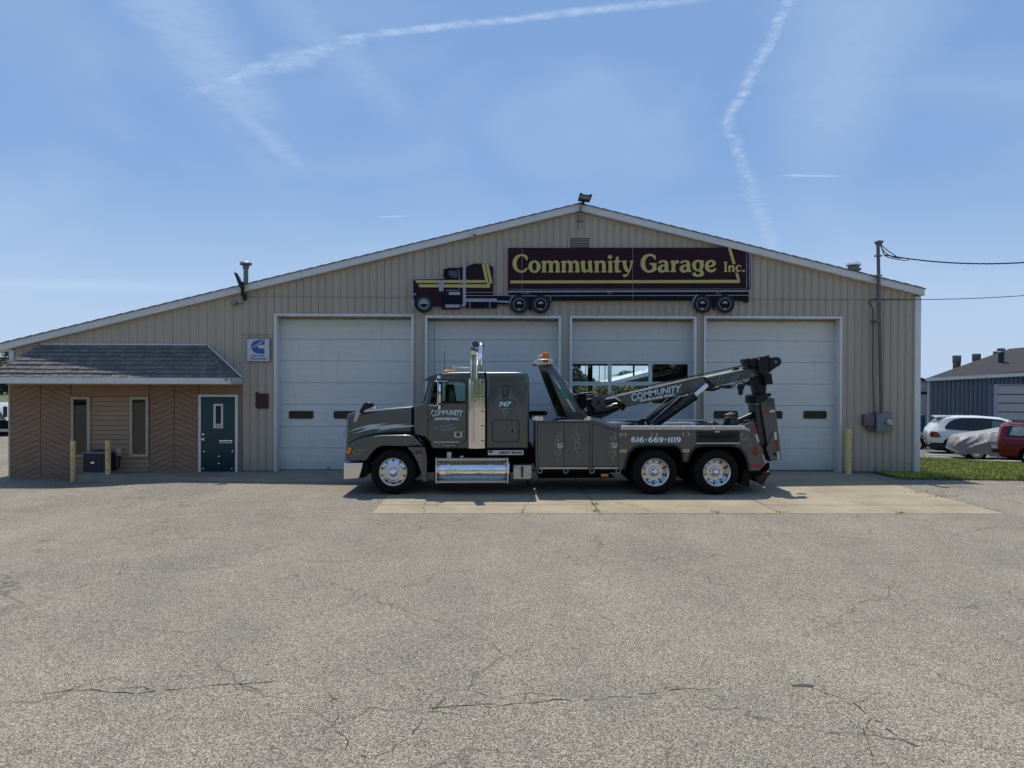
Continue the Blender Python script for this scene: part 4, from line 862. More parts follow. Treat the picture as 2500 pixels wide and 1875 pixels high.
# bollards
def bollard(pa, pb, Y, lab):
    xa, xb = at(*pa, Y)[0], at(*pb, Y)[0]; zt = at(*pa, Y)[1]; z0 = gz((xa + xb) / 2, Y) - .03; r = (xb - xa) / 2; cx = (xa + xb) / 2
    o = root('bollard', (cx, Y, z0), lab, 'bollard', 'yellow posts in front of the walls')
    obj('post', MB().lathe([(r, 0), (r, zt - z0 - .03)], (cx, Y, z0), 'Z', 20), yellowp, o, smooth=40)
    obj('cap', MB().lathe([(r * 1.0, 0), (r * .9, .02), (r * .5, .03), (0, .032)], (cx, Y, zt - .0299), 'Z', 20), yellowp, o, smooth=60)
    for k in range(3):
        zz = z0 + (zt - z0) * (.28 + .25 * k); obj('bolt_hole', MB().lathe([(0, -.012), (.014, -.010), (.014, .01)], (cx + .3 * r, Y - r * .955, zz), n=8), darkgap, o)
bollard((172.5, 1076), (184.5, 1076), -.62, 'yellow steel post left of the air conditioner'); bollard((257.5, 1075), (270, 1075), -.60, 'yellow steel post right of the air conditioner'); bollard((2063.5, 1047), (2078.5, 1047), -.28, 'yellow steel post beside the rightmost overhead door')
# air conditioner
ac = root('air_conditioner', (at(228, 1160, -.35)[0], -.35, -.15), 'grey air conditioner unit between two yellow posts', 'air conditioner')
xa, zt_ = at(201, 1103, -.62); xb_, zb_ = at(257, 1157, -.62); gy0, gy1 = -.58, -.06
grille = mat('dark blue grey coil', (.028, .032, .045), .5, .4, var=.3, scale=30)
acw = mat('dark fin wire', (.05, .055, .07), .5, .3)
obj('coil', MB().box(xa + .015, xb_ - .015, gy0, gy1, zb_ + .03, zt_ - .05), grille, ac)
for k in range(9): z_ = zb_ + .05 + k * (zt_ - zb_ - .12) / 8; obj('fin_wire', MB().box(xa + .01, xb_ - .01, gy0 - .008, gy0 - .001, z_, z_ + .009), acw, ac)
for k in range(5): X_ = xa + .01 + k * (xb_ - xa - .032) / 4; obj('fin_wire', MB().box(X_, X_ + .012, gy0 - .014, gy0 - .0085, zb_ + .04, zt_ - .05), acw, ac)
obj('top', MB().box(xa - .01, xb_ + .01, gy0 - .02, gy1, zt_ - .05, zt_ - .01), greymetal, ac, bevel=.01); obj('fan_guard', MB().lathe([(.08, .012), (.22, .012), (.22, 0)], ((xa + xb_) / 2, -.32, zt_ - .0095), 'Z', 20), blackp, ac)
obj('base', MB().box(xa - .005, xb_ + .005, gy0 - .01, gy1, zb_ - .02, zb_ + .03), greymetal, ac); c = ((xa + xb_) / 2 - .05, (zt_ + zb_) / 2 + .0)
obj('badge', shape([ellipse(c[0], c[1], .055, .026)], gy0 - .018, gy0 - .0145), alu, ac); obj('plinth', MB().box(xa - .1, xb_ + .08, -.72, -.045, zb_ - .28, zb_ - .0205), concrete_dark, ac)
eb = root('disconnect_box', place('L', (1000, 1150), -.05), 'small brown switch box on the plank wall beside the air conditioner', 'switch box')
obj('box', bx('L', (972, 1088), (1020, 1150), -.13, -.0345), tanframe, eb, bevel=.006); obj('whip', MB().tube([place('L', p, -.1) for p in smooth_loop([(955, 1190), (952, 1150), (958, 1132), (972, 1128)], 3, False)], .018, 8), galv, eb); obj('thermometer', bx('L', (947, 1135), (960, 1205), -.06, -.0345), signwhite, eb)
obj('conduit', MB().tube([place('L', (1012, 1150), -.06), place('L', (1005, 1240), -.06), place('L', (960, 1270), -.2)], .016, 8), blackp, eb)
# ------------------------------------------------------------------ the tow truck
YN = -3.90                                           # plane of its near side
def Yd(d): return YN + d
tx0 = at(838, 1213, YN)[0]; tx1 = at(1905, 1213, YN)[0]
truck = root('tow_truck', ((tx0 + tx1) / 2, YN + 1.22, 0), 'charcoal heavy tow truck with boom parked across the concrete pad', 'tow truck')
def tz(z, p, d): return w1(z, p, Yd(d))
def TW(z, pts, d): return W(z, pts, Yd(d))
def t3(z, p, d): q = w1(z, p, Yd(d)); return (q[0], Yd(d), q[1])
def t3x(z, p, d, xd): q = w1(z, p, Yd(xd)); return (q[0], Yd(d), q[1])
def tshape(name, z, pts, mt, d0, d1, r=0.0, par=None, holes=(), sm=0, smooth=40, res=2, xd=None, **kw):
    if sm: pts = smooth_loop(pts, sm)
    xd = d0 if xd is None else xd
    return obj(name, shape([TW(z, pts, xd)] + [TW(z, h, xd) for h in holes], Yd(d0), Yd(d1), r, res), mt, par or truck, smooth=smooth if r else None, **kw)
def ttube(name, z, pts, d, r, mt, par=None, n=10, sm=0, xd=None):
    if sm: pts = smooth_loop(pts, sm, False)
    dd = d if isinstance(d, (list, tuple)) else [d] * len(pts)
    return obj(name, MB().tube([t3(z, p, q) if xd is None else t3x(z, p, q, xd) for p, q in zip(pts, dd)], r, n), mt, par or truck, smooth=40)
WID = 2.45
# chassis
fx0, fz0 = at(905, 1150, Yd(.75)); fx1, fz1 = at(1865, 1118, Yd(.75))
obj('chassis_frame', MB().box(fx0, fx1, Yd(.75), Yd(1.0), .62, .92).box(fx0, fx1, Yd(1.45), Yd(1.70), .62, .92), chassis, truck)
obj('underside_fill', MB().box(at(1045, 1100, Yd(.5))[0], at(1300, 1100, Yd(.5))[0], Yd(.62), Yd(1.9), .42, 1.02), chassis, truck)  # added dark fill for the black, shaded space behind the tank
obj('axle', MB().tube([(at(959.5, 1158, YN)[0], Yd(.2), .50), (at(959.5, 1158, YN)[0], Yd(2.25), .50)], .09, 10), chassis, truck)
for px in (1600.4, 1751): c = at(px, 1157, YN)[0]; obj('axle', MB().tube([(c, Yd(.3), .51), (c, Yd(2.15), .51)], .14, 12), chassis, truck)
c = at(1676, 1157, YN)[0]; obj('suspension', MB().box(c - 1.2, c + 1.2, Yd(.68), Yd(1.75), .40, .80), chassis, truck)
# ---- wheels
def tyre_prof(w): return [(.300, .03), (.315, .006), (.36, -.004), (.43, .0), (.475, .018), (.500, .045), (.508, .075), (.508, w - .075), (.500, w - .045), (.475, w - .018), (.43, w), (.36, w), (.30, w - .03)]
def tread(m, w):
    for k in range(4):
        y = .075 + (w - .15) * (k + .5) / 4
    return m
tyre_me = MB().lathe(tyre_prof(.28), n=48).mesh('tyre'); shade(tyre_me, 50); tyre_me.materials.append(rubber)
frim = MB().lathe([(.298, .045), (.300, .012), (.312, .004), (.310, -.002), (.302, -.002), (.292, .012), (.272, .022), (.262, .016), (.205, .010), (.200, .002), (.190, -.004), (.130, -.004), (.118, .004), (.0, .004)], n=48).mesh('rim'); shade(frim, 35); frim.materials.append(rimalu)
rrim = MB().lathe([(.298, .06), (.300, .012), (.312, .004), (.310, -.002), (.300, -.002), (.288, .014), (.278, .020), (.276, .05), (.270, .15), (.262, .185), (.250, .195), (.212, .195), (.202, .190), (.196, .165), (.120, .165), (.112, .175), (.0, .175)], n=48).mesh('rim'); shade(rrim, 35); rrim.materials.append(rimalu)
fhub = MB().lathe([(0, -.105), (.05, -.098), (.085, -.07), (.100, -.035), (.104, .0), (.118, .006)], n=28).mesh('hub'); shade(fhub, 40); fhub.materials.append(chrome)
rhub = MB().lathe([(0, .012), (.035, .016), (.068, .036), (.078, .062), (.080, .15), (.10, .158)], n=28).mesh('hub'); shade(rhub, 40); rhub.materials.append(chrome)
nutf = MB().lathe([(0, -.038), (.012, -.034), (.017, -.020), (.018, .0), (.024, .002)], n=10).mesh('lug_nut'); shade(nutf, 40); nutf.materials.append(chrome)
holem = MB().lathe([(0, .0), (.0235, .0), (.0235, .012)], n=14).mesh('hand_hole'); holem.materials.append(gap)
def link(name, me, parent, loc):
    o = bpy.data.objects.new(name, me); COL.objects.link(o); o.parent = parent; o.location = loc; return o
def wheel(px, py, kind, near=True):
    X, Z = at(px, py, YN); Z = .506; w = root('wheel', (X, Yd(0.02 if near else WID - .02), Z), parent=truck, rz=0 if near else math.pi)
    link('tyre', tyre_me, w, (0, 0, 0)); rear = kind == 'rear'
    link('rim', rrim if rear else frim, w, (0, 0, 0))
    if rear: link('tyre', tyre_me, w, (0, .33, 0))
    if not near: return
    link('hub', rhub if rear else fhub, w, (0, 0, 0)); a0 = random.random()
    for k in range(10):
        a = 2 * math.pi * (k + .5 if rear else k) / 10
        link('lug_nut', nutf, w, (.150 * math.cos(a) * (1.05 if rear else 1), .163 if rear else -.005, .150 * math.sin(a) * (1.05 if rear else 1)))
        a = 2 * math.pi * (k + .5) / 10; r_ = .248 if not rear else .230
        link('hand_hole', holem, w, (r_ * math.cos(a), .0125 if not rear else .1935, r_ * math.sin(a)))
for near in (True, False):
    wheel(959.5, 1157.8, 'front', near); wheel(1600.4, 1157, 'rear', near); wheel(1751, 1158.5, 'rear', near)
# ---- hood, fender, bumper
hd = .30
hood_pts = [(158, 345), (180, 325), (260, 295), (420, 272), (800, 232), (1205, 197), (1207, 700), (1140, 655), (900, 655), (600, 690), (400, 740), (230, 830), (150, 960), (150, 700)]
hood = tshape('hood', 'C', hood_pts, truckp, hd, WID - hd, .10, res=4)
ttube('hood_edge_gap', 'C', [(1212, 200), (1211, 400), (1210, 660)], hd - .004, .006, gap, hood)
fender_pts = [(205, 800), (290, 745), (400, 702), (550, 672), (700, 657), (900, 650), (1130, 650), (1200, 668), (1270, 720), (1345, 815), (1345, 832), (1090, 830), (720, 825), (640, 855), (570, 920), (510, 1000), (468, 1056), (135, 1052), (148, 960), (175, 850)]
for d0, d1 in ((WID - .46, WID), (0.0, .46)):
    f = tshape('fender', 'C', fender_pts, truckp, d0, d1, .035, res=3, xd=0)
    s = tshape('fender_skirt', 'C', [(1105, 838), (1345, 836), (1385, 850), (1405, 930), (1418, 1050), (1418, 1378), (1350, 1378), (1320, 1220), (1270, 1080), (1190, 930)], truckp, d0 + .01, d0 + .40, .012, f, xd=.01)
obj('wheel_well', MB().box(at(925, 1090, YN)[0], at(1030, 1090, YN)[0], Yd(.40), Yd(2.05), .62, 1.15), chassis, truck)
tl = tshape('turn_signal', 'C', [(195, 832), (258, 846), (256, 880), (228, 950), (210, 962), (145, 966), (150, 940)], gap, -.012, .03, .008)
tshape('lens', 'C', [(197, 842), (248, 854), (246, 880), (220, 940), (206, 952), (155, 952)], amber, -.022, -.013, .004, tl)
side = tshape('side_marker', 'C', [(1238, 908), (1345, 906), (1345, 944), (1240, 946)], gap, .002, .011, .003); tshape('lens', 'C', [(1243, 913), (1340, 911), (1340, 939), (1245, 941)], redlens, -.004, .0015, .002, side)
bump = tshape('bumper', 'C', [(118, 1088), (428, 1082), (410, 1160), (365, 1335), (330, 1340), (118, 1340)], chrome, -.01, WID + .01, .03, res=3)
tshape('bumper_filler', 'C', [(430, 1060), (470, 1060), (520, 1230), (500, 1270), (440, 1320), (375, 1318)], chassis, .03, .5)
# lightning stripe on hood
sy = hd - .003
for dz, mt, nm in ((14, teal, 'stripe_shade'), (0, stripew, 'stripe')):
    y_ = hd - (.004 if dz == 0 else .0025)
    pts = [(200, 600), (330, 545), (520, 492), (830, 465), (700, 490), (650, 512), (860, 490), (1110, 478), (960, 500), (1200, 497), (1330, 503), (1100, 530), (880, 548), (640, 592), (720, 552), (560, 562), (400, 598), (260, 640), (380, 590), (470, 560), (420, 556), (520, 528), (380, 550)]
    if dz: pts = [(a + 12, b + 14) for a, b in pts]
    tshape(nm, 'C', pts, mt, y_, y_ + .0012, 0, hood)
# hood mirrors
hm = tshape('hood_mirror', 'C', [(358, 285), (430, 160), (470, 142), (530, 145), (575, 165), (582, 195), (560, 222), (480, 245), (430, 270), (408, 312), (352, 300)], blackm, .10, .30, .03)
tshape('bracket', 'C', [(345, 282), (384, 296), (318, 450), (268, 440), (300, 330)], plate, hd - .03, hd - .005, .004, hm); obj('bracket_bolt', MB().lathe([(0, -.01), (.012, -.008), (.012, 0)], t3('C', (293, 420), hd - .0305), n=10), blackp, hm)
c = t3('C', (612, 225), 2.05); hm2 = obj('hood_mirror', MB().lathe([(0, .05), (.06, .03), (.075, -.03), (.02, -.06)], c, 'X', 16), chrome, truck, smooth=40)
ttube('arm', 'C', [(612, 225), (600, 262)], 2.05, .012, chrome, hm2)
# ---- cab and sleeper
cdp, sdp = .17, .12
cab_px = [(1010, 1064), (1010, 993), (1022, 988), (1034, 985.5), (1036.5, 980), (1049.5, 929.5), (1056, 922), (1066, 915.5), (1080, 910.5), (1100, 908.6), (1163, 907.8), (1184, 907.8), (1184, 1096), (1054, 1096), (1047, 1082), (1036, 1068)]
win = [(250, 672), (655, 672), (682, 700), (682, 985), (180, 985), (200, 860)]
cab = tshape('cab', 'O', cab_px, truckp, cdp, WID - cdp, .055, res=4, holes=[[zp('D', p) for p in win]])
lin = TW('D', [(252, 674), (654, 674), (680, 702), (680, 983), (183, 983), (203, 860)], cdp); n = len(lin); m = MB()
for i in range(n):
    a, b = lin[i], lin[(i + 1) % n]; m.add([(a[0], Yd(cdp + .02), a[1]), (b[0], Yd(cdp + .02), b[1]), (b[0], Yd(WID - cdp - .02), b[1]), (a[0], Yd(WID - cdp - .02), a[1])], [(0, 1, 2, 3)])
obj('interior_lining', m, mat('dark cab trim', (.02, .02, .021), .8), cab)
def seat(d):
    tshape('seat', 'D', [(430, 985), (425, 800), (440, 720), (470, 700), (505, 720), (520, 800), (540, 985)], blackp, d, d + .5, .05, cab, sm=2)
seat(.35); seat(1.5)
sw = t3('D', (300, 930), .70); obj('steering_wheel', MB().lathe([(.20, -.015), (.22, 0), (.20, .015), (.18, 0)], sw, 'X', 24, True), blackp, cab, smooth=60)
obj('window_pane', MB().prism(TW('D', win, cdp + .03), Yd(cdp + .025), Yd(cdp + .03)), glass_green, cab); obj('window_pane', MB().prism(TW('D', win, cdp + .03), Yd(WID - cdp - .03), Yd(WID - cdp - .025)), glass_green, cab)
ttube('window_divider', 'D', [(338, 676), (338, 985)], cdp + .015, .014, blackp, cab); ttube('window_divider', 'D', [(338, 676), (338, 985)], WID - cdp - .04, .03, blackp, cab)
tshape('window_divider', 'D', [(395, 672), (450, 672), (480, 985), (395, 985)], blackp, WID - cdp - .09, WID - cdp - .04, 0, cab)
wsA, wsB = at(1037.5, 979, Yd(.5)), at(1050, 931, Yd(.5))
obj('windshield', MB().add([(wsA[0] - .02, Yd(.42), wsA[1]), (wsA[0] - .02, Yd(WID - .42), wsA[1]), (wsB[0] - .02, Yd(WID - .42), wsB[1]), (wsB[0] - .02, Yd(.42), wsB[1])], [(0, 1, 2, 3)]), glass_dark, cab)
# door: dark gap, panel, lettering
dpts = [(238, 652), (655, 645), (692, 668), (703, 710), (703, 1470), (690, 1510), (655, 1532), (205, 1532), (165, 1510), (150, 1465), (150, 1010), (195, 810)]
tshape('door_gap', 'D', [(a + (-9 if a < 400 else 9), b + (-7 if b < 1000 else 9)) for a, b in dpts], gap, cdp - .004, cdp + .005, 0, cab, holes=[win])
dy = cdp - .012
door = tshape('door', 'D', dpts, truckp, dy, cdp - .002, .003, cab if False else truck, holes=[win])
L_ = dy - .0025
obj('lettering', text('COMMUNITY', TW('D', [(193, 1072), (652, 1072), (638, 1176), (203, 1173)], L_), Yd(L_), .018, arch=.32), whitel, door)
obj('lettering_shade', text('COMMUNITY', TW('D', [(205, 1080), (664, 1080), (650, 1186), (215, 1183)], L_ + .0016), Yd(L_ + .0016), .03, arch=.32), teal, door)
obj('lettering', text('GARAGE INC.', TW('D', [(243, 1181), (602, 1181), (602, 1216), (243, 1216)], L_), Yd(L_), .045), whitel, door)
obj('script', text('Hudsonville', TW('D', [(232, 1318), (500, 1258), (510, 1300), (220, 1352)], L_), Yd(L_), -.008, .35), pale, door); obj('script', text('Michigan', TW('D', [(330, 1352), (560, 1300), (560, 1345), (310, 1400)], L_), Yd(L_), -.008, .35), pale, door)
lt = obj('latch_plate', shape([roundrect(*[tz('D', (528, 1468), dy)[0], tz('D', (640, 1468), dy)[0], tz('D', (528, 1468), dy)[1], tz('D', (528, 1386), dy)[1]], .02)], Yd(dy - .010), Yd(dy - .0005)), tapew, door)
tshape('latch_handle', 'D', [(548, 1400), (620, 1400), (620, 1452), (548, 1452)], greymetal, dy - .014, dy - .0105, 0, lt); tshape('latch_handle', 'D', [(568, 1398), (600, 1398), (600, 1456), (568, 1456)], blackp, dy - .018, dy - .0145, 0, lt)
tshape('sill_strip', 'D', [(225, 1532), (605, 1532), (605, 1540), (225, 1540)], alu, cdp - .008, cdp - .0005, 0, cab)
bd = obj('badge', shape([roundrect(tz('D', (345, 1605), cdp)[0], tz('D', (592, 1605), cdp)[0], tz('D', (345, 1605), cdp)[1], tz('D', (345, 1566), cdp)[1], .025)], Yd(cdp - .008), Yd(cdp - .0005)), gap, cab); obj('lettering', text('Freightliner', TW('D', [(358, 1570), (580, 1574), (578, 1600), (355, 1600)], cdp - .01), Yd(cdp - .010), .005, .3), whitel, bd)
vis = tshape('sun_visor', 'D', [(92, 642), (112, 615), (150, 588), (240, 556), (330, 532), (360, 560), (300, 600), (175, 648), (100, 650)], truckp, cdp - .01, WID - cdp + .01, .02)
# mirror
mir = ttube('door_mirror', 'D', [(250, 655), (275, 650), (288, 672), (290, 800), (288, 990), (280, 1010)], .0, .013, chrome)
obj('mirror_head', MB().box(tz('D', (305, 700), .0)[0], tz('D', (336, 700), .0)[0], Yd(-.06), Yd(.16), tz('D', (305, 975), 0)[1], tz('D', (305, 695), 0)[1]), chrome, mir, bevel=.012)
ttube('arm', 'D', [(235, 655), (432, 656)], [.0, .16], .010, chrome, mir); ttube('arm', 'D', [(155, 1004), (300, 1012)], [.16, .0], .010, chrome, mir); ttube('arm', 'D', [(285, 1015), (270, 1040), (162, 1232)], [.0, .02, .16], .007, blackp, mir)
obj('convex_mirror', MB().lathe([(0, .03), (.06, .02), (.075, -.01), (.07, -.03), (.0, -.03)], t3('D', (318, 1040), .02), 'X', 16), chrome, mir, smooth=40); obj('spot_lamp', MB().lathe([(0, .05), (.035, .04), (.045, -.03), (.0, -.05)], t3('D', (300, 600), .06), 'X', 14), chrome, mir, smooth=40)
ttube('wiper_arm', 'C', [(1320, 175), (1385, 100)], .5, .008, blackp, cab)
# roof things
ttube('tall_antenna', 'D', [(236, -207), (243, 300), (246, 575)], .05, .006, blackp, mir, 6); ttube('antenna', 'D', [(391, 225), (388, 340), (385, 492)], .8, .007, blackp, cab, 6)
for px, d in ((415, .45), (452, .8), (487, 1.22), (520, 1.65), (545, 2.0)):
    c = t3('D', (px, 519), d); obj('roof_marker', MB().lathe([(.085, -.03), (.08, .015), (.05, .038), (0, .046)], c, 'Z', 16), amber, cab, smooth=50)
hn = obj('air_horn', MB().tube([t3('D', p, .75) for p in ((775, 470), (640, 462), (545, 455), (515, 447), (500, 440), (488, 438))], [.022, .020, .024, .034, .055, .085], 14), chrome, cab, smooth=50); ttube('stand', 'D', [(560, 455), (560, 522)], .75, .012, chrome, hn); ttube('stand', 'D', [(700, 466), (700, 522)], .75, .012, chrome, hn)
# sleeper
slp = tshape('sleeper', 'O', [(1185, 907.6), (1262, 907.6), (1280, 908.5), (1288, 913), (1291.5, 921), (1292, 935), (1292, 1097), (1185, 1097)], truckp, sdp, WID - sdp, .085, res=5)
def rr(z, x0, x1, y0, y1, rad, d0, d1, mt, nm, par, rb=0):
    a, b = tz(z, (x0, y1), d0), tz(z, (x1, y0), d0); return obj(nm, shape([roundrect(a[0], b[0], a[1], b[1], rad)], Yd(d0), Yd(d1), rb), mt, par, smooth=40 if rb else None)
rr('D', 1073, 1470, 1213, 1537, .078, sdp - .0015, sdp + .004, gap, 'locker_gap', slp); lk = rr('D', 1085, 1458, 1224, 1526, .068, sdp - .006, sdp - .0018, truckp, 'locker_door', slp)
obj('lock', MB().lathe([(0, -.02), (.022, -.018), (.028, 0)], t3('D', (1372, 1376), sdp - .0062), n=14), gap, lk); obj('key_button', MB().lathe([(0, -.012), (.010, -.01), (.010, 0)], t3('D', (1396, 1376), sdp - .0062), n=10), chrome, lk)
rr('D', 1222, 1312, 712, 872, .02, sdp - .0015, sdp + .004, gap, 'vent_gap', slp); rr('D', 1231, 1303, 721, 863, .018, sdp - .006, sdp - .0018, truckp, 'vent_door', slp)
obj('number', text('747', TW('D', [(1172, 955), (1356, 952), (1340, 1024), (1172, 1024)], sdp - .004), Yd(sdp - .0045), .03, .12), whitel, slp); tshape('number_shade', 'D', [(1185, 945), (1368, 940), (1352, 1042), (1180, 1045)], teal, sdp - .002, sdp - .0006, 0, slp)
def pin(z, pts, d, par, w=.007): obj('pinstripe', ribbon(TW(z, smooth_loop(pts, 6, False), d), w, Yd(d)), pale, par)
pin('D', [(1215, 745), (1195, 790), (1205, 840), (1215, 880), (1200, 910), (1165, 905), (1152, 875), (1170, 848), (1195, 855), (1195, 885), (1150, 920), (1125, 945), (1122, 975)], sdp - .003, slp)
pin('D', [(1330, 760), (1348, 800), (1340, 840), (1322, 880), (1340, 908), (1372, 905), (1390, 875), (1370, 848), (1342, 855), (1350, 895), (1400, 922), (1440, 930), (1448, 970)], sdp - .003, slp)
pin('D', [(1185, 1052), (1350, 1050)], sdp - .003, slp); pin('D', [(1238, 1060), (1228, 1090), (1250, 1112), (1288, 1105), (1295, 1072), (1265, 1060), (1240, 1085), (1250, 1130), (1262, 1185)], sdp - .003, slp)
pin('D', [(330, 570), (360, 600), (420, 612), (520, 590)], cdp - .002, cab)
pin('C', [(280, 885), (272, 930), (310, 952), (360, 945), (382, 905), (360, 868), (395, 880), (440, 890), (490, 880)], -.003, f); pin('C', [(285, 890), (270, 940), (230, 978)], -.003, f); pin('C', [(1290, 962), (1262, 990), (1270, 1030), (1305, 1040), (1328, 1010), (1318, 970), (1290, 962), (1318, 1000), (1318, 1060), (1322, 1120)], .004, f)
for k in range(6):
    for px in (1030, 1512): obj('rivet', MB().lathe([(0, -.006), (.008, -.004), (.009, 0)], t3('D', (px + (k % 2) * 3, 535 + k * 9), sdp + .04 - .004 * k), n=8), alu, slp)
# exhaust shield and stacks
sh_d = .02; xa = tz('D', (737, 620), sh_d)[0]; xb_ = tz('D', (972, 620), sh_d)[0]; zt_ = tz('D', (850, 619), sh_d)[1]; zb_ = tz('D', (850, 1631), sh_d)[1]
m = MB(); prof = []
for k in range(13):
    t = k / 12; prof.append((xa + (xb_ - xa) * t, Yd(sh_d + .075 - .075 * math.sin(math.pi * min(t * 1.15 + .02, 1)) ** .8)))
for i in range(9):
    z_ = zb_ + (zt_ - zb_) * i / 8
    m.v += [(p[0], p[1], z_) for p in prof]
for i in range(8):
    for k in range(12): q = i * 13 + k; m.f.append((q, q + 1, q + 14, q + 13))
es = obj('exhaust_shield', m, chromew, truck, smooth=60); obj('shield_back', MB().box(xa, xb_, Yd(sh_d + .08), Yd(cdp + .1), zb_, zt_), chassis, es)
for y_ in (665, 880, 1090, 1305, 1520): obj('bolt', MB().lathe([(0, -.01), (.010, -.008), (.010, .02)], t3('D', (955, y_), sh_d + .03), n=8), gap, es)
ttube('grab_bar', 'D', [(775, 680), (780, 720), (788, 1480), (796, 1510)], -.055, .016, chrome, es, sm=3); ttube('bar_foot', 'D', [(776, 690), (770, 690)], [-.055, .05], .014, chrome, es); ttube('bar_foot', 'D', [(795, 1505), (795, 1510)], [-.055, .05], .014, chrome, es)
st = ttube('exhaust_stack', 'D', [(815, 640), (813, 500), (812, 380), (811, 270), (812, 220), (820, 165), (836, 122)], [.16, .16, .16, .16, .15, .09, -.01], .095, chrome, n=24)
v = t3('D', (836, 122), -.01); ax = (Vector(v) - Vector(t3('D', (820, 165), .09))).normalized()
obj('mouth', MB().tube([Vector(v) + ax * .001, Vector(v) + ax * .004], .084, 24), gap, st)
st2 = ttube('exhaust_stack', 'D', [(884, 640), (886, 500), (888, 380), (889, 280), (892, 230), (902, 180), (916, 150)], [2.10, 2.10, 2.10, 2.10, 2.11, 2.17, 2.26], .095, chrome, n=24)
ttube('stack_clamp', 'D', [(870, 465), (850, 465)], [1.9, .35], .02, chrome, st); ttube('stack_clamp', 'D', [(870, 400), (850, 400)], [1.9, .35], .014, chrome, st)
# fuel tank and steps
tc_ = t3('E', (200, 700), .36); tx_a, tx_b = tz('E', (205, 700), .36)[0], tz('E', (1605, 700), .36)[0]; zc_ = tz('E', (200, 712), .1)[1]
tank = obj('fuel_tank', MB().lathe([(0, -.03), (.24, -.025), (.29, .0), (.31, .04), (.31, tx_b - tx_a - .04), (.29, tx_b - tx_a), (.24, tx_b - tx_a + .025), (0, tx_b - tx_a + .03)], (tx_a, Yd(.37), zc_), 'X', 48), chrome, truck, smooth=35)
for px in (440, 1238): c = tz('E', (px, 700), .05)[0]; obj('strap', MB().lathe([(.316, -.055), (.322, -.05), (.322, .05), (.316, .055)], (c, Yd(.37), zc_), 'X', 40), alu, tank, smooth=35)
obj('filler_cap', MB().lathe([(.06, 0), (.06, .05), (.045, .06), (0, .062)], (tz('E', (695, 700), .3)[0], Yd(.25), zc_ + .28), 'Z', 16), chrome, tank, smooth=40)
for y0_, y1_ in ((470, 514), (903, 944)):
    stp = tshape('step', 'E', [(208, y0_), (1560, y0_ - 4), (1560, y1_ - 4), (208, y1_)], plate, -.03, .16, .006)
    for px in (225, 1540): obj('bolt', MB().lathe([(0, -.008), (.010, -.006), (.010, 0)], t3('E', (px, (y0_ + y1_) / 2), -.0305), n=8), gap, stp)
for px in (196, 1575): tshape('step_bracket', 'E', [(px - 8, 455), (px + 8, 455), (px + 10, 950), (px - 6, 950)], alu, -.02, .45)
tshape('tank_bracket', 'E', [(405, 346), (489, 346), (489, 462), (405, 462)], plate, .08, .10, .003)
for k in range(16):
    if k % 8 == 2 and k > 8: continue
    c = t3('E', (260 + k * 83, 552), .075); obj('tread_slot', MB().box(c[0] - .012, c[0] + .012, c[1] - .003, c[1] + .01, c[2] - .006, c[2] + .010), plate, tank)
up = tshape('number_plate', 'E', [(1195, 312), (1880, 310), (1880, 400), (1195, 402)], tapew, .06, .072, 0, label='white registration plate with black lettering')
obj('lettering', text('USDOT 891621', TW('E', [(1410, 328), (1858, 328), (1858, 382), (1410, 382)], .058), Yd(.0575), .045), gap, up); tshape('flag_mark', 'E', [(1208, 316), (1290, 316), (1290, 360), (1208, 360)], mat('flag purple', (.10, .04, .10), .5), .0565, .0592, 0, up)
bb = tshape('battery_cover', 'E', [(1685, 608), (1720, 604), (2035, 600), (2038, 830), (2010, 865), (1685, 868)], plate, .0, .30, .010); ttube('handle', 'E', [(1855, 640), (1855, 835)], -.02, .022, blackp, bb); ttube('handle_grip', 'E', [(1822, 640), (1892, 640)], -.022, .014, blackp, bb); ttube('cover_seam', 'E', [(1720, 620), (2036, 802)], -.0005, .004, blackp, bb)
for p in ((1700, 625), (1700, 655), (1978, 692), (1935, 805)): obj('bolt', MB().lathe([(0, -.008), (.012, -.006), (.012, 0)], t3('E', p, -.0005), n=8), gap, bb)
obj('air_tank', MB().lathe([(0, 0), (.11, .02), (.13, .06), (.13, .5), (.11, .54), (0, .56)], (tz('E', (1640, 500), .6)[0], Yd(.55), .95), 'X', 20), chassis, truck, smooth=40)
ttube('drain_valve', 'E', [(1960, 880), (1965, 960), (1968, 1010)], .25, .02, chassis)
# ---- wrecker body
body_pts = [(88, 672), (528, 672), (757, 745), (1756, 745), (1826, 771), (1918, 1017), (1869, 1070), (1791, 1073), (1778, 1000), (1755, 935), (1715, 885), (1650, 862), (1420, 862), (1350, 880), (1310, 930), (1288, 1000), (1270, 1000), (1258, 930), (1235, 885), (1190, 862), (930, 862), (865, 880), (820, 930), (800, 1000), (785, 1062), (90, 1062)]
bod = tshape('wrecker_body', 'B', body_pts, truckp, .0, WID, .012)
ar1 = [(788, 1062), (803, 1000), (823, 932), (867, 883), (931, 866), (1189, 866), (1233, 888), (1255, 932), (1267, 1000)]
ar2 = [(1291, 1000), (1313, 932), (1352, 884), (1421, 866), (1649, 866), (1712, 888), (1752, 937), (1775, 1002), (1788, 1073)]
for ar in (ar1, ar2): ttube('arch_trim', 'B', ar, .02, .035, blackp, bod, 8)
obj('wheel_tunnel', MB().box(tz('B', (800, 900), .6)[0], tz('B', (1780, 900), .6)[0], Yd(.72), Yd(1.73), .7, tz('B', (1000, 870), 0)[1]), chassis, bod)
tshape('locker_gap', 'F', [(166, 988), (832, 988), (832, 1560), (166, 1560)], gap, -.003, .002, 0, bod); tshape('locker_gap', 'F', [(856, 1002), (1192, 1100), (1192, 1556), (856, 1556)], gap, -.003, .002, 0, bod)
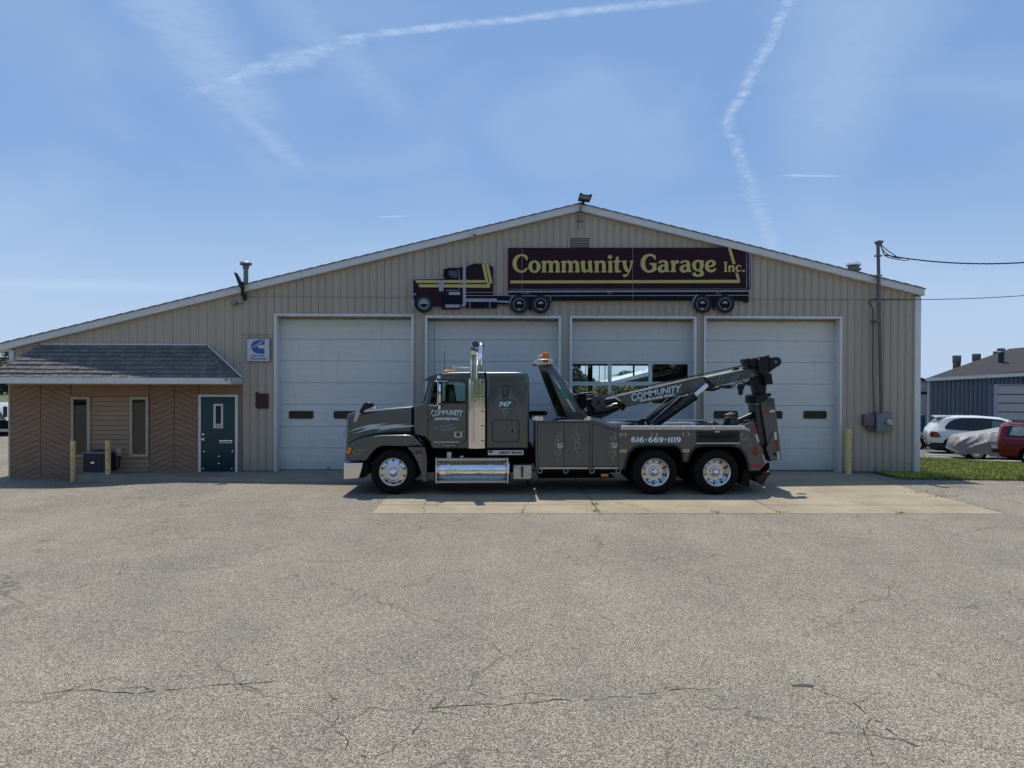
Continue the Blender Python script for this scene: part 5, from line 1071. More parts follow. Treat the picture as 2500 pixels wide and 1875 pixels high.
lds = [tshape('locker_door', 'F', p, truckd if False else truckp, -.010, -.0035, .002, bod) for p in ([(173, 996), (498, 996), (498, 1552), (173, 1552)], [(505, 996), (825, 996), (825, 1552), (505, 1552)], [(864, 1013), (1185, 1107), (1185, 1549), (864, 1549)])]
for (cx, cy), par in (((454, 1285), lds[0]), ((1142, 1283), lds[2])):
    l = tshape('latch', 'F', [(cx - 35, cy - 32), (cx + 35, cy - 32), (cx + 35, cy + 18), (cx + 5, cy + 40), (cx - 5, cy + 40), (cx - 35, cy + 18)], plate, -.022, -.0105, .003, par); tshape('latch_recess', 'F', [(cx - 25, cy - 22), (cx + 25, cy - 22), (cx + 25, cy + 8), (cx - 25, cy + 8)], greymetal, -.0235, -.0222, 0, l); obj('keyhole', MB().lathe([(0, -.004), (.010, -.003), (.010, 0)], t3('F', (cx, cy + 27), -.0222), n=8), gap, l)
for s, par in (([(478, 1095), (470, 1140), (440, 1155), (415, 1180), (430, 1215), (465, 1210), (475, 1175), (445, 1155), (408, 1175), (405, 1215), (440, 1222), (395, 1240), (385, 1280), (398, 1310)], lds[0]), ([(440, 1335), (465, 1350), (472, 1385), (440, 1408), (400, 1395), (392, 1360), (420, 1338), (440, 1345), (440, 1400), (428, 1440), (432, 1478)], lds[0]),
               ([(668, 1058), (650, 1090), (665, 1130), (695, 1160), (690, 1205), (650, 1210), (622, 1185), (630, 1150), (665, 1148), (690, 1185), (650, 1235), (632, 1280), (655, 1320), (692, 1312), (704, 1275), (685, 1245), (650, 1250), (632, 1295), (650, 1340), (680, 1390), (676, 1445)], lds[1]),
               ([(1158, 1118), (1140, 1150), (1155, 1185), (1140, 1210), (1105, 1210), (1095, 1185), (1118, 1168), (1145, 1185), (1130, 1225), (1085, 1245), (1075, 1290), (1095, 1315)], lds[2]), ([(1130, 1340), (1155, 1355), (1160, 1400), (1120, 1425), (1080, 1405), (1072, 1365), (1100, 1345), (1135, 1360), (1140, 1400), (1118, 1440), (1122, 1470), (1138, 1505)], lds[2])):
    pin('F', s, -.0125, par, .008)
tshape('tread_strip', 'F', [(196, 1560), (805, 1560), (805, 1581), (196, 1581)], plate, -.016, -.0035, .002, bod); tshape('tread_strip', 'F', [(890, 1560), (1186, 1560), (1186, 1578), (890, 1578)], plate, -.016, -.0035, .002, bod)
for cx in (197, 527, 858, 1192): c = t3('F', (cx, 1606), .0); obj('tie_ring', MB().lathe([(.045, -.01), (.062, 0), (.045, .01), (.032, 0)], (c[0], c[1] + .02, c[2] - .005), 'Y', 16, True), greymetal, bod, smooth=60)
obj('side_rail', MB().box(tz('F', (150, 1600), .1)[0], tz('F', (1210, 1600), .1)[0], Yd(.10), Yd(.2), tz('F', (150, 1625), .1)[1], tz('F', (150, 1588), .1)[1]), chassis, truck)
tshape('under_tank', 'F', [(200, 1630), (1000, 1630), (1150, 1690), (180, 1700)], chassis, .5, 1.9, 0)
tshape('marker_bracket', 'B', [(604, 1092), (672, 1092), (672, 1120), (604, 1120)], blackp, .12, .14, .004); mk = rr('B', 610, 668, 1096, 1116, .025, .105, .119, amber, 'side_marker', truck)
# corner plates and bed rail
tshape('corner_plate', 'F', [(133, 918), (238, 918), (238, 962), (138, 962)], alu, -.012, -.002, .002, bod); tshape('corner_plate', 'F', [(745, 962), (800, 918), (842, 918), (842, 962)], alu, -.012, -.002, .002, bod)
zt_ = tz('B', (200, 672), 0)[1] + .012; c0, c1 = tz('F', (95, 900), 0)[0], tz('F', (235, 900), 0)[0]
obj('corner_plate', MB().box(c0 + .04, c1, Yd(-.01), Yd(1.0), zt_ - .012, zt_ - .001), alu, bod); obj('corner_plate', MB().prism(TW('F', [(842, 921), (1215, 1045), (1215, 1056), (842, 935)], -.012), Yd(-.014), Yd(.05)), mat('satin grey rail', (.20, .21, .22), .35, .5), bod)
rail = tshape('bed_rail', 'B', [(775, 722), (1745, 722), (1745, 746), (775, 746)], plate, -.030, -.004, .006); ttube('rail_tube', 'B', [(770, 718), (1748, 718)], -.012, .020, alu, rail, 10)
for cx in (775, 1020, 1262, 1503, 1742): tshape('rail_clip', 'B', [(cx - 9, 716), (cx + 5, 716), (cx + 11, 738), (cx - 5, 738)], chrome, -.045, -.0305, .003, rail)
tshape('rail_end', 'B', [(1748, 722), (1800, 746), (1748, 746)], plate, -.028, -.004, 0, rail)
for p, mt_ in (((784, 783), amberd), ((1033, 783), redlens), ((1284, 782), redlens), ((786, 914), amber), ((1284, 912), amber)):
    mk = rr('B', p[0] - 26, p[0] + 26, p[1] - 12, p[1] + 12, .025, -.008, .001, plate, 'side_marker', bod); rr('B', p[0] - 17, p[0] + 17, p[1] - 10, p[1] + 10, .012, -.016, -.0085, mt_, 'lens', mk); rr('B', p[0] - 6, p[0] + 5, p[1] - 6, p[1] + 6, .008, -.018, -.0165, amber if mt_ is not redlens else mat('bright red lens', (.45, .04, .01), .2, coat=.5), 'lens', mk)
# phone number
D6 = [(310, 250), (300, 280), (258, 285), (236, 310), (280, 312), (318, 340), (330, 380), (315, 420), (270, 441), (215, 440), (175, 415), (158, 375), (162, 335), (178, 292), (215, 258), (260, 248)]
D1 = [(360, 278), (400, 258), (428, 248), (428, 440), (366, 440), (368, 300)]
D9 = [(488 - a, 690 - b) for a, b in D6]
rot9 = lambda cx: [(a + cx - 244, b) for a, b in D9]
for dz, mt, nm, dd in ((0, whitel, 'numeral', -.0045), (1, teal, 'numeral_shade', -.0028)):
    f = (lambda p: p) if dz == 0 else (lambda p: [(a + 20, b + 18) for a, b in p])
    for o_ in (0, 297, 617, 808): tshape(nm, 'N', f(sh(D6, o_)), mt, dd, dd + .0012, 0, bod, holes=[f(ellipse(247 + o_, 378, 27, 36, 12))] if dz == 0 else ())
    for cx in (1236, 1868): tshape(nm, 'N', f(rot9(cx)), mt, dd, dd + .0012, 0, bod, holes=[f(ellipse(cx - 3, 312, 27, 36, 12))] if dz == 0 else ())
    for o_ in (0, 1120, 1225, 1330): tshape(nm, 'N', f(sh(D1, o_)), mt, dd, dd + .0012, 0, bod)
    for cx in (697, 1395): tshape(nm, 'N', f(ellipse(cx, 345, 33, 35, 14)), mt, dd, dd + .0012, 0, bod)
# chain rack
rk = tshape('chain_rack', 'H', [(1105, 165), (1635, 165), (1635, 300), (1105, 300)], blackm, -.004, .003, 0); tshape('rack_lip', 'H', [(1105, 306), (1638, 304), (1638, 320), (1105, 320)], plate, -.03, -.002, .003, rk); tshape('rack_latch', 'H', [(1335, 162), (1393, 162), (1393, 180), (1335, 180)], plate, -.02, -.0045, .002, rk)
for k in range(5):
    for b0 in (1155, 1376):
        cx = b0 + k * 37 if b0 == 1155 else b0 + k * 37; tshape('rack_hook', 'H', [(cx, 200), (cx + 13, 200), (cx + 13, 262), (cx, 262)], gap, -.012, -.0045, .002, rk)
ttube('rack_bar', 'H', [(1140, 232), (1580, 232)], -.012, .008, chassis, rk); tshape('rack_plate', 'H', [(1325, 215), (1370, 215), (1370, 270), (1325, 270)], gap, -.010, -.0045, 0, rk)
pin('H', [(1660, 165), (1655, 230), (1675, 270), (1715, 270), (1738, 235), (1720, 200), (1685, 200), (1668, 235), (1690, 268), (1735, 240), (1750, 290), (1782, 350)], -.0035, bod, .008)
tail = rr('I', 553, 608, 1160, 1260, .05, -.02, .001, redlens, 'tail_lamp', bod)
tape = [(530, 885, 556, 879), (566, 1018, 593, 1012), (592, 1108, 618, 1100), (622, 1212, 648, 1203), (637, 1250, 660, 1240), (664, 1355, 696, 1342)]
tm = [taper, tapew, taper, taper, tapew]
tb = tshape('tail_edge', 'I', [(440, 905), (530, 880), (558, 876), (700, 1345), (662, 1358), (560, 1010), (500, 962)], truckp, .10, .16, .004)
for q0, q1, mt in zip(tape, tape[1:], tm): tshape('reflective_tape', 'I', [(q0[0], q0[1]), (q0[2], q0[3]), (q1[2], q1[3]), (q1[0], q1[1])], mt, .094, .0985, 0, tb)
tshape('reflective_tape', 'I', [(518, 1362), (662, 1358), (640, 1385), (515, 1392)], taper, -.004, -.0005, 0, bod)
tshape('mud_flap', 'H', [(1695, 640), (1768, 640), (1758, 858), (1650, 815)], rubber, .10, .62, .01)
tshape('rear_frame', 'I', [(510, 1425), (560, 1430), (640, 1432), (735, 1340), (728, 1415), (560, 1500), (510, 1505)], chassis, .35, 2.1, .01)
rb = tshape('rear_roller', 'I', [(570, 1490), (640, 1470), (735, 1412), (752, 1452), (700, 1520), (662, 1588), (578, 1545)], blackm, .6, 1.9, .02); tshape('reflective_tape', 'I', [(640, 1438), (700, 1418), (705, 1445), (645, 1460)], taper, .59, .5985, 0, rb); tshape('reflective_tape', 'I', [(700, 1418), (728, 1412), (731, 1436), (705, 1445)], tapew, .59, .5985, 0, rb)
# far bed side and deck clutter
tshape('bed_side', 'G', [(0, 935), (1312, 938), (1312, 1002), (0, 1002)], chromew, 2.30, 2.40, .004); tshape('bed_side_end', 'G', [(1314, 940), (1425, 1002), (1314, 1002)], truckp, 2.32, 2.40, 0); ttube('bed_side_rail', 'G', [(0, 934), (1312, 937)], 2.28, .02, alu)
for k in range(6):
    ttube('hose', 'G', [(395 + k * 14, 1000), (405 + k * 13, 950), (440 + k * 12, 925), (480 + k * 8, 932 + k * 3), (500 + k * 6, 965), (505, 1005)], .9 + .06 * k, .014, blackp, sm=3, n=6)
for k in range(5):
    ttube('hose', 'J', [(900 + k * 45, 1080), (960 + k * 45, 980), (1060 + k * 45, 860 + k * 20), (1200 + k * 40, 830 + k * 30), (1320 + k * 10, 900 + k * 20), (1360, 1080)], 1.0 + .07 * k, .016, blackp, sm=3, n=6)
vb = obj('valve_block', MB().box(tz('J', (1100, 900), 1.1)[0], tz('J', (1380, 900), 1.1)[0], Yd(1.0), Yd(1.5), tz('J', (1100, 1095), 1.1)[1], tz('J', (1100, 830), 1.1)[1]), mat('grimy grey hydraulics', (.09, .085, .08), .5, .3, var=.3), truck, bevel=.02); tshape('guard_plate', 'J', [(1080, 745), (1310, 660), (1320, 690), (1110, 750)], plate, 1.0, 1.3, .004, vb); tshape('fitting', 'J', [(960, 930), (1020, 940), (1000, 970), (950, 960)], chrome, 1.0, 1.06, .004, vb)
ttube('underlift_cylinder', 'J', [(1390, 960), (1880, 740)], 1.22, .075, blackm, n=16); ttube('underlift_rod', 'J', [(1880, 740), (2060, 665)], 1.22, .055, chassis, n=14)
tshape('tail_bracket', 'J', [(1580, 1090), (1640, 930), (1820, 900), (1900, 960), (1860, 1200), (1760, 1180)], truckd, .35, .45, .01)
# ---- mast with light pod
def ring(pp, y): return [(tz('F', (p[0], y), p[1])[0], Yd(p[1])) for p in pp]
tp = [(165, 1.22), (258, .80), (346, .80), (352, 1.65), (258, 1.65)]; bt = [(415, 1.22), (538, .80), (828, .80), (835, 1.65), (538, 1.65)]
zt_, zb_ = tz('F', (300, 258), .80)[1], tz('F', (600, 930), .80)[1]
A_, B_ = ring(tp, 258), ring(bt, 915)
m = MB(); m.v = [(p[0], p[1], zb_) for p in B_] + [(p[0], p[1], zt_) for p in A_]; m.f = [(4, 3, 2, 1, 0), (5, 6, 7, 8, 9)] + [(i, (i + 1) % 5, (i + 1) % 5 + 5, i + 5) for i in range(5)]
mast = obj('mast', m, truckp, truck, bevel=.01, recalc=True)
tshape('stripe', 'F', [(357, 398), (372, 415), (560, 700), (648, 845), (642, 862), (620, 850), (500, 660)], stripew, .793, .7965, 0, mast)
for p in ([(432, 560), (490, 562), (520, 600), (470, 605)], [(455, 605), (515, 605), (548, 645), (490, 650)], [(480, 650), (540, 645), (575, 690), (515, 697)]): tshape('stripe_flash', 'F', p, teal if False else mat('bright teal flash', (.03, .26, .21), .4), .7895, .7925, 0, mast)
for p in ((405, 325), (528, 495), (648, 660), (778, 830)): ttube('marker_hoop', 'F', [(p[0] - 22, p[1] - 28), (p[0] + 8, p[1] - 15), (p[0] + 22, p[1] + 10), (p[0] + 22, p[1] + 30)], .9, .012, chrome, mast, 6, sm=2)
pod = tshape('light_pod', 'F', [(115, 243), (168, 192), (355, 185), (378, 212), (352, 252), (165, 268)], plate, .45, 2.0, .015)
bc = tshape('beacon', 'F', [(222, 178), (226, 130), (240, 108), (300, 106), (314, 125), (320, 178)], amber, .55, .80, .02, label='amber rotating beacon'); tshape('beacon_base', 'F', [(235, 178), (308, 178), (312, 187), (232, 187)], blackp, .57, .78, .003, bc)
bc2 = tshape('beacon', 'F', [(222, 178), (226, 130), (240, 108), (300, 106), (314, 125), (320, 178)], amber, 1.65, 1.90, .02, xd=.55); tshape('work_lamp', 'F', [(155, 185), (185, 142), (222, 140), (222, 165), (180, 192)], plate, .6, .9, .01, pod); mk = tshape('pod_marker', 'F', [(236, 202), (300, 202), (300, 232), (240, 232)], gap, .440, .449, .002, pod); tshape('lens', 'F', [(246, 206), (290, 206), (290, 228), (248, 228)], mat('bright red lens', (.45, .04, .01), .2), .434, .4395, .002, mk)
# ---- boom
bd0, bd1 = .92, 1.52
boom = tshape('boom', 'G', [(95, 650), (660, 524), (1000, 442), (1190, 408), (1222, 452), (1330, 520), (1232, 562), (240, 774), (180, 705)], truckp, bd0, bd1, .018); tshape('boom_top_highlight', 'G', [(60, 655), (660, 520), (1000, 437), (1190, 402), (1190, 411), (1000, 446), (660, 530), (60, 668)], mat('boom edge highlight', (.16, .17, .16), .35, .4), bd0 - .012, bd1 + .012, .003, boom)  # pale strip along the top paints the sunlit edge into the boom
b2 = tshape('boom_extension', 'G', [(1200, 412), (1680, 314), (1858, 290), (1875, 392), (1500, 482), (1330, 522), (1240, 470)], truckp, bd0 + .06, bd1 - .06, .015); tshape('extension_top_highlight', 'G', [(1220, 404), (1680, 308), (1690, 320), (1225, 418)], plate, bd0 + .05, bd1 - .05, .003, b2)  # bright top strip paints the extension's sunlit edge
bl = bd0 - .003
obj('lettering', text('COMMUNITY', TW('G', [(298, 612), (925, 496), (905, 598), (322, 714)], bl), Yd(bl), .018, arch=.30), whitel, boom); obj('lettering_shade', text('COMMUNITY', TW('G', [(310, 622), (937, 506), (917, 608), (334, 724)], bl), Yd(bl + .0016), .03, arch=.30), teal, boom); obj('lettering', text('GARAGE INC.', TW('G', [(410, 680), (858, 600), (858, 632), (412, 712)], bl), Yd(bl), .05), whitel, boom)
pin('G', [(1365, 490), (1365, 430), (1400, 392), (1438, 400), (1435, 445), (1400, 450), (1380, 420), (1400, 400)], bd0 + .057, b2, .008); pin('G', [(1515, 465), (1520, 420), (1560, 400), (1595, 420), (1570, 450), (1545, 430), (1580, 380), (1620, 370), (1625, 400), (1600, 405), (1640, 360), (1700, 370)], bd0 + .057, b2, .008)
tshape('boom_collar', 'G', [(1192, 402), (1215, 402), (1345, 520), (1230, 570), (1225, 460)], blackm, bd0 - .015, bd1 + .015, .008, boom); tshape('top_lug', 'G', [(1572, 330), (1595, 290), (1620, 288), (1648, 312)], blackm, 1.1, 1.3, .006, b2); tshape('top_lug', 'G', [(1740, 290), (1765, 285), (1768, 305), (1742, 308)], blackm, 1.0, 1.4, .004, b2)
tshape('boom_slide', 'G', [(1230, 560), (1400, 535), (1410, 550), (1310, 580), (1240, 575)], blackm, bd0 + .03, bd1 - .03, .008, boom); tshape('boom_slide', 'G', [(1440, 515), (1560, 500), (1550, 545), (1510, 550), (1440, 535)], blackm, bd0 + .1, bd1 - .1, .01, b2)
# head
hdA = tshape('boom_head', 'I', [(600, 175), (640, 145), (718, 138), (736, 180), (738, 320), (690, 345), (640, 345), (612, 290)], blackm, .75, 1.70, .03); tshape('sheave_block', 'I', [(515, 170), (530, 158), (600, 158), (612, 240), (560, 266), (535, 230)], blackm, .85, 1.60, .015, hdA); tshape('head_arm', 'I', [(732, 152), (812, 148), (845, 170), (858, 205), (845, 235), (735, 318)], blackm, .72, .86, .012, hdA); tshape('head_arm', 'I', [(732, 152), (812, 148), (845, 170), (858, 205), (845, 235), (735, 318)], blackm, 1.60, 1.74, .012, hdA, xd=.72)
for d_ in (.9, 1.3): obj('sheave', MB().lathe([(0, 0), (.10, 0), (.115, .0), (.09, .05), (.115, .10), (.10, .10), (0, .10)], t3('I', (810, 200), d_), n=24), chassis, hdA, smooth=40)
obj('sheave_pin', MB().lathe([(0, -.02), (.03, -.015), (.03, .05)], t3('I', (800, 200), .72), n=12), greymetal, hdA)
ttube('head_tube', 'I', [(625, 160), (725, 140)], .74, .045, blackm, hdA)
# winch
for d_ in (.62, 1.55):
    wn = obj('winch', MB().lathe([(.0, .0), (.155, .0), (.165, .008), (.165, .03), (.155, .035), (.10, .035), (.10, .22), (.155, .22), (.165, .23), (.165, .25), (0, .255)], t3x('F', (940, 742), d_, .62), n=32), mat('winch grey steel', (.060, .058, .056), .45, .5, var=.25), truck, smooth=35)
    for k in range(5): obj('cable_wrap', MB().lathe([(.118, -.014), (.132, 0), (.118, .014), (.104, 0)], tuple(np.array(t3x('F', (940, 742), d_, .62)) + np.array((0, .055 + k * .034, 0))), 'Y', 24, True), chassis, wn, smooth=60)
    obj('axle_cap', MB().lathe([(0, -.02), (.035, -.018), (.04, 0)], t3x('F', (940, 742), d_ - .0005, .62), n=14), gap, wn)
    ttube('motor', 'F', [(880, 850), (1000, 835), (1120, 805)], d_ + .08, .085, blackm, wn, 16, xd=.7); ttube('motor_cap', 'F', [(1122, 800), (1180, 788)], d_ + .08, .10, blackm, wn, 14, xd=.7); ttube('fitting', 'F', [(1180, 775), (1240, 760), (1270, 790), (1230, 835)], d_ + .05, .035, chassis, wn, sm=3, xd=.67)
tshape('winch_frame', 'F', [(690, 640), (780, 625), (800, 780), (740, 830), (700, 720)], chassis, .6, 1.8, .01); ttube('winch_bar', 'F', [(690, 632), (860, 612)], .62, .018, blackm); ttube('winch_bar', 'F', [(740, 650), (950, 635)], .7, .016, blackm)
tshape('boom_foot', 'F', [(780, 700), (1160, 640), (1230, 720), (1180, 760), (1290, 790), (975, 945), (840, 925)], blackm, .95, 1.5, .012); tshape('boom_foot_plate', 'F', [(1020, 690), (1155, 652), (1240, 728), (1200, 725), (1150, 690), (1030, 705)], plate, .9, 1.52, .004)
for pa, pb, d0_, d1_ in ((zp('F', (960, 655)), zp('I', (560, 215)), .75, 1.05), (zp('F', (900, 668)), zp('I', (590, 212)), 1.68, 1.45)):
    obj('wire_rope', MB().tube([t3('O', pa, d0_), t3('O', pb, d1_)], .012, 6), blackp, truck)
# lift cylinders
for d_ in (.80, 1.64):
    lc = ttube('lift_cylinder', 'G', [(585, 985), (1075, 640)], d_, .105, blackm, n=20, xd=.80); ttube('rod', 'G', [(1075, 640), (1238, 500)], d_, .06, chrome, lc, 16, xd=.80); ttube('pipe', 'G', [(540, 965), (900, 650), (1000, 625)], d_ - .12, .014, greymetal, lc, 8, xd=.68); obj('gland', MB().tube([t3x('G', (1050, 657), d_, .80), t3x('G', (1085, 632), d_, .80)], .118, 20), blackm, lc, smooth=40)
    if d_ < 1:
        e_ = d_ - .107; obj('lettering', text('Signature', TW('G', [(800, 790), (1000, 650), (1018, 690), (822, 835)], e_), Yd(e_), .01, .3), mat('dull cylinder lettering', (.05, .052, .06), .35), lc)
# hook and chain under the boom
hk = tshape('tow_hook', 'I', [(385, 462), (405, 450), (465, 455), (450, 490), (438, 520), (434, 560), (422, 576), (402, 576), (390, 560), (392, 520), (378, 485)], blackm, .95, 1.05, .012); obj('hook_eye', MB().lathe([(0, -.01), (.022, -.008), (.022, .02)], t3('I', (428, 488), .95), n=12), gap, hk)
for k, p in enumerate(((350, 440), (372, 425), (395, 432), (418, 420), (442, 418), (466, 412), (340, 458), (325, 478), (300, 490))):
    c = t3('I', p, 1.0); obj('chain_link', MB().lathe([(.030, -.010), (.044, 0), (.030, .010), (.018, 0)], c, 'Y' if k % 2 else 'Z', 12, True), chrome if k in (2, 5) else greymetal, hk, smooth=60)
ttube('tie_arm', 'I', [(500, 420), (560, 395), (640, 375)], 1.0, .03, blackm, hk)
# ---- underlift folded upright
yk = tshape('pivot_yoke', 'I', [(575, 380), (690, 372), (702, 460), (690, 570), (608, 572), (582, 470)], blackm, 1.0, 1.45, .02); tshape('cross_box', 'I', [(668, 330), (755, 328), (774, 452), (700, 458)], blackm, .75, 1.75, .015, yk); tshape('box_window', 'I', [(692, 345), (745, 345), (752, 372), (700, 378)], gap, .742, .7495, 0, yk); tshape('yoke_foot', 'I', [(500, 425), (580, 400), (590, 450), (560, 475), (505, 452)], blackm, .95, 1.4, .012, yk)
ul = tshape('underlift', 'I', [(632, 660), (700, 622), (780, 596), (788, 610), (868, 1300), (740, 1322), (700, 1110)], truckp, .88, 1.56, .015); tshape('dark_left_face', 'I', [(562, 668), (640, 664), (702, 1090), (655, 1150), (612, 1060)], truckd, .98, 1.46, .012, ul); tshape('top_collar', 'I', [(580, 585), (610, 572), (750, 552), (760, 575), (700, 612), (640, 655), (575, 668)], blackm, .84, 1.60, .015, ul); tshape('collar_pin', 'I', [(568, 668), (622, 666), (624, 680), (568, 684)], greymetal, .9, 1.5, .004, ul)  # left face of the upright, coloured darker than its main part
pl = tshape('gusset_plate', 'I', [(772, 990), (812, 985), (836, 1000), (866, 1303), (742, 1310), (694, 1172)], truckp, .85, .875, .003, ul); obj('pivot_pin', MB().lathe([(0, -.02), (.035, -.016), (.035, 0)], t3('I', (793, 1238), .8495), n=16), gap, pl)
for p, mt in (([(660, 757), (732, 745), (735, 772), (660, 782)], taper), ([(732, 745), (790, 738), (793, 764), (735, 772)], tapew)): tshape('reflective_tape', 'I', p, mt, .874, .8785, 0, ul)
for p, mt in (([(782, 990), (808, 986), (818, 1075), (790, 1080)], tapew), ([(790, 1080), (818, 1075), (840, 1210), (815, 1215)], taper), ([(815, 1215), (840, 1210), (852, 1296), (824, 1300)], tapew)): tshape('reflective_tape', 'I', p, mt, .844, .8485, 0, pl)
# ------------------------------------------------------------------ neighbours on the right
def box_building(name, label, cat_, **k): return root(name, (0, 0, 0), label, cat_)
bluew = mat('blue ribbed cladding', (.12, .145, .175), .5, .1, var=.12, scale=1.2, stretch=(1, 1, .3))
bluew2 = mat('pale worn blue cladding', (.115, .15, .20), .5, .1, var=.12, scale=1.2)
roofd = mat('dark brown shingle roof', (.028, .026, .028), .9, var=.3, scale=3, bump=.4, bscale=40)
lav = mat('pale lilac door', (.46, .43, .43), .5, var=.05)
# blue building: its wall runs from far left to near right
YA, YB = 27.0, 25.4
A = at(2268, 924, YA); B = at(2560, 902, YB)
gA, gB = -1.45, -.95
wdir = Vector((B[0] - A[0], YB - YA, 0)); wl_ = wdir.length; wdir.normalize(); wn_ = Vector((wdir.y, -wdir.x, 0))   # wn_ points towards the camera side
if wn_.y > 0: wn_ = -wn_
bb_ = root('blue_workshop', (A[0], YA, gA), 'blue ribbed metal workshop with dark shingle roof at the right edge', 'building')
DEP = Vector((math.sin(R(37)), math.cos(R(37)), 0))
def bp(s, off, z): return Vector((A[0], YA, 0)) + wdir * s + wn_ * off + Vector((0, 0, z))
eav = lambda s: A[1] + (B[1] - A[1]) * s / wl_
gnd = lambda s: gA + (gB - gA) * s / wl_
bw = obj('wall', MB().add([bp(0, 0, gA - .5), bp(wl_, 0, gB - .5), bp(wl_, 0, eav(wl_)), bp(0, 0, eav(0)), bp(0, 0, gA - .5) + DEP * 12, bp(0, 0, eav(0)) + DEP * 12], [(0, 1, 2, 3), (4, 0, 3, 5)]), bluew, bb_)
def s_at(px, off=0.0):                                # wall position seen at a photo column
    d = ray(px, 950); o = bp(0, off, 0); M = np.array([[wdir.x, -d.x], [wdir.y, -d.y]]); r = np.linalg.solve(M, np.array([CAM.x - o.x, CAM.y - o.y])); return r[0]
s0d, s1d = s_at(2425), s_at(2560); dtop = lambda s: CAM.z + ray(2425, 941).z * ((bp(s0d, 0, 0).y - CAM.y) / ray(2425, 941).y)
dz_ = dtop(0)
s = 0.0
while s < wl_:
    if s + .2 > s0d - .1 and s < s1d: z0_ = dz_ + .1
    else: z0_ = gnd(s) - .3
    obj('rib', MB().add([bp(s + .02, .0, z0_), bp(s + .05, .09, z0_), bp(s + .12, .09, z0_), bp(s + .15, .0, z0_), bp(s + .02, .0, eav(s)), bp(s + .05, .09, eav(s)), bp(s + .12, .09, eav(s)), bp(s + .15, .0, eav(s))], [(0, 1, 5, 4), (1, 2, 6, 5), (2, 3, 7, 6)]), bluew, bw); s += .26
od = obj('overhead_door', MB().add([bp(s0d + .25, .012, gnd(s0d)), bp(s1d, .012, gnd(s1d)), bp(s1d, .012, dz_), bp(s0d + .25, .012, dz_)], [(0, 1, 2, 3)]), darkgap, bb_)
hh = (dz_ - gnd(s0d)) / 6
for k in range(6): obj('door_panel', MB().add([bp(s0d + .26, .03, gnd(s0d) + k * hh + .03), bp(s1d, .05, gnd(s0d) + k * hh + .03), bp(s1d, .05, gnd(s0d) + (k + 1) * hh - .03), bp(s0d + .26, .05, gnd(s0d) + (k + 1) * hh - .03)], [(0, 1, 2, 3)]), lav, od)
fr = mat('grey lilac trim', (.36, .36, .40), .5)
for a_, b_, z0_, z1_ in ((s0d, s0d + .25, gnd(s0d), dz_ + .08), (s0d + .25, s1d, dz_, dz_ + .08)):
    obj('door_trim', MB().add([bp(a_, .07, z0_), bp(b_, .07, z0_), bp(b_, .07, z1_), bp(a_, .07, z1_), bp(a_, .0, z0_), bp(b_, 0, z0_), bp(b_, 0, z1_), bp(a_, 0, z1_)], [(0, 1, 2, 3), (4, 0, 3, 7), (1, 5, 6, 2), (3, 2, 6, 7), (0, 4, 5, 1)]), fr, bb_)
# hip roof through the photographed points
r0, r1 = at(2466, 851, YA + 6.5), at(2600, 838, YA + 6.0)
RO = [bp(-.3, .35, eav(0)), bp(wl_ + 4, .35, eav(wl_) + .1), Vector((r1[0] + 3, YA + 6, r1[1] + .2)), Vector((r0[0], YA + 6.5, r0[1])), bp(-.3, 0, eav(0)) + DEP * 13, bp(wl_ + 4, 0, eav(wl_)) + DEP * 13]
obj('roof', MB().add(RO, [(0, 1, 2, 3), (3, 2, 5, 4), (0, 3, 4)]), roofd, bb_)
back = 6.5
q = [bp(-.32, .37, eav(0) + .02), bp(wl_ + 4, .37, eav(wl_) + .12), bp(wl_ + 4, .37, eav(wl_) - .10), bp(-.32, .37, eav(0) - .18)]
obj('fascia_board', MB().add(q + [p - wn_ * .03 for p in q], [(0, 3, 2, 1), (4, 5, 6, 7), (0, 1, 5, 4), (3, 7, 6, 2), (0, 4, 7, 3)]), fasciaw, bb_)
obj('corner_trim', MB().add([bp(-.05, .06, gA - .3), bp(.12, .06, gA - .3), bp(.12, .06, eav(0)), bp(-.05, .06, eav(0)), bp(-.05, -.1, gA - .3), bp(-.05, -.1, eav(0))], [(0, 1, 2, 3), (4, 0, 3, 5)]), fr, bb_)
def roof_at(px, py):                                  # where the sight line meets the front roof slope
    n = (RO[1] - RO[0]).cross(RO[3] - RO[0]); d = ray(px, py); t = (RO[0] - CAM).dot(n) / d.dot(n); return CAM + d * t
g = roof_at(2444, 884); D_ = (g.y - CAM.y); r_ = 7.0 * D_ / FPX; h_ = 30 * D_ / FPX
pv = obj('vent_pipe', MB().lathe([(r_ * 1.15, 0), (r_, .1), (r_, h_)], tuple(g - Vector((0, 0, .15))), 'Z', 16), blackm, bb_, smooth=40); obj('vent_cap', MB().lathe([(r_ * 1.2, 0), (r_ * 1.25, .02), (r_ * 1.25, .2), (0, .26)], tuple(g + Vector((0, 0, h_ - .1))), 'Z', 16), greymetal, bb_, smooth=40)
for px, py0, py1, w_ in ((2336, 868, 900, 9.5), (2384, 864, 884, 9.5), (2430, 858, 866, 5)):
    Yv = YA + back * .9; c = at(px, py0, Yv); D_ = Yv - CAM.y; r_ = w_ * D_ / FPX; z1_ = c[1]; z0_ = at(px, py1, Yv)[1] - 1.5
    tv = obj('exhaust_fan', MB().lathe([(r_ * .9, z0_), (r_ * .9, z1_ - .55), (r_, z1_ - .5), (r_, z1_), (r_ * .9, z1_), (0, z1_ - .02)], (c[0], Yv, 0), 'Z', 18), galv, bb_, smooth=40)
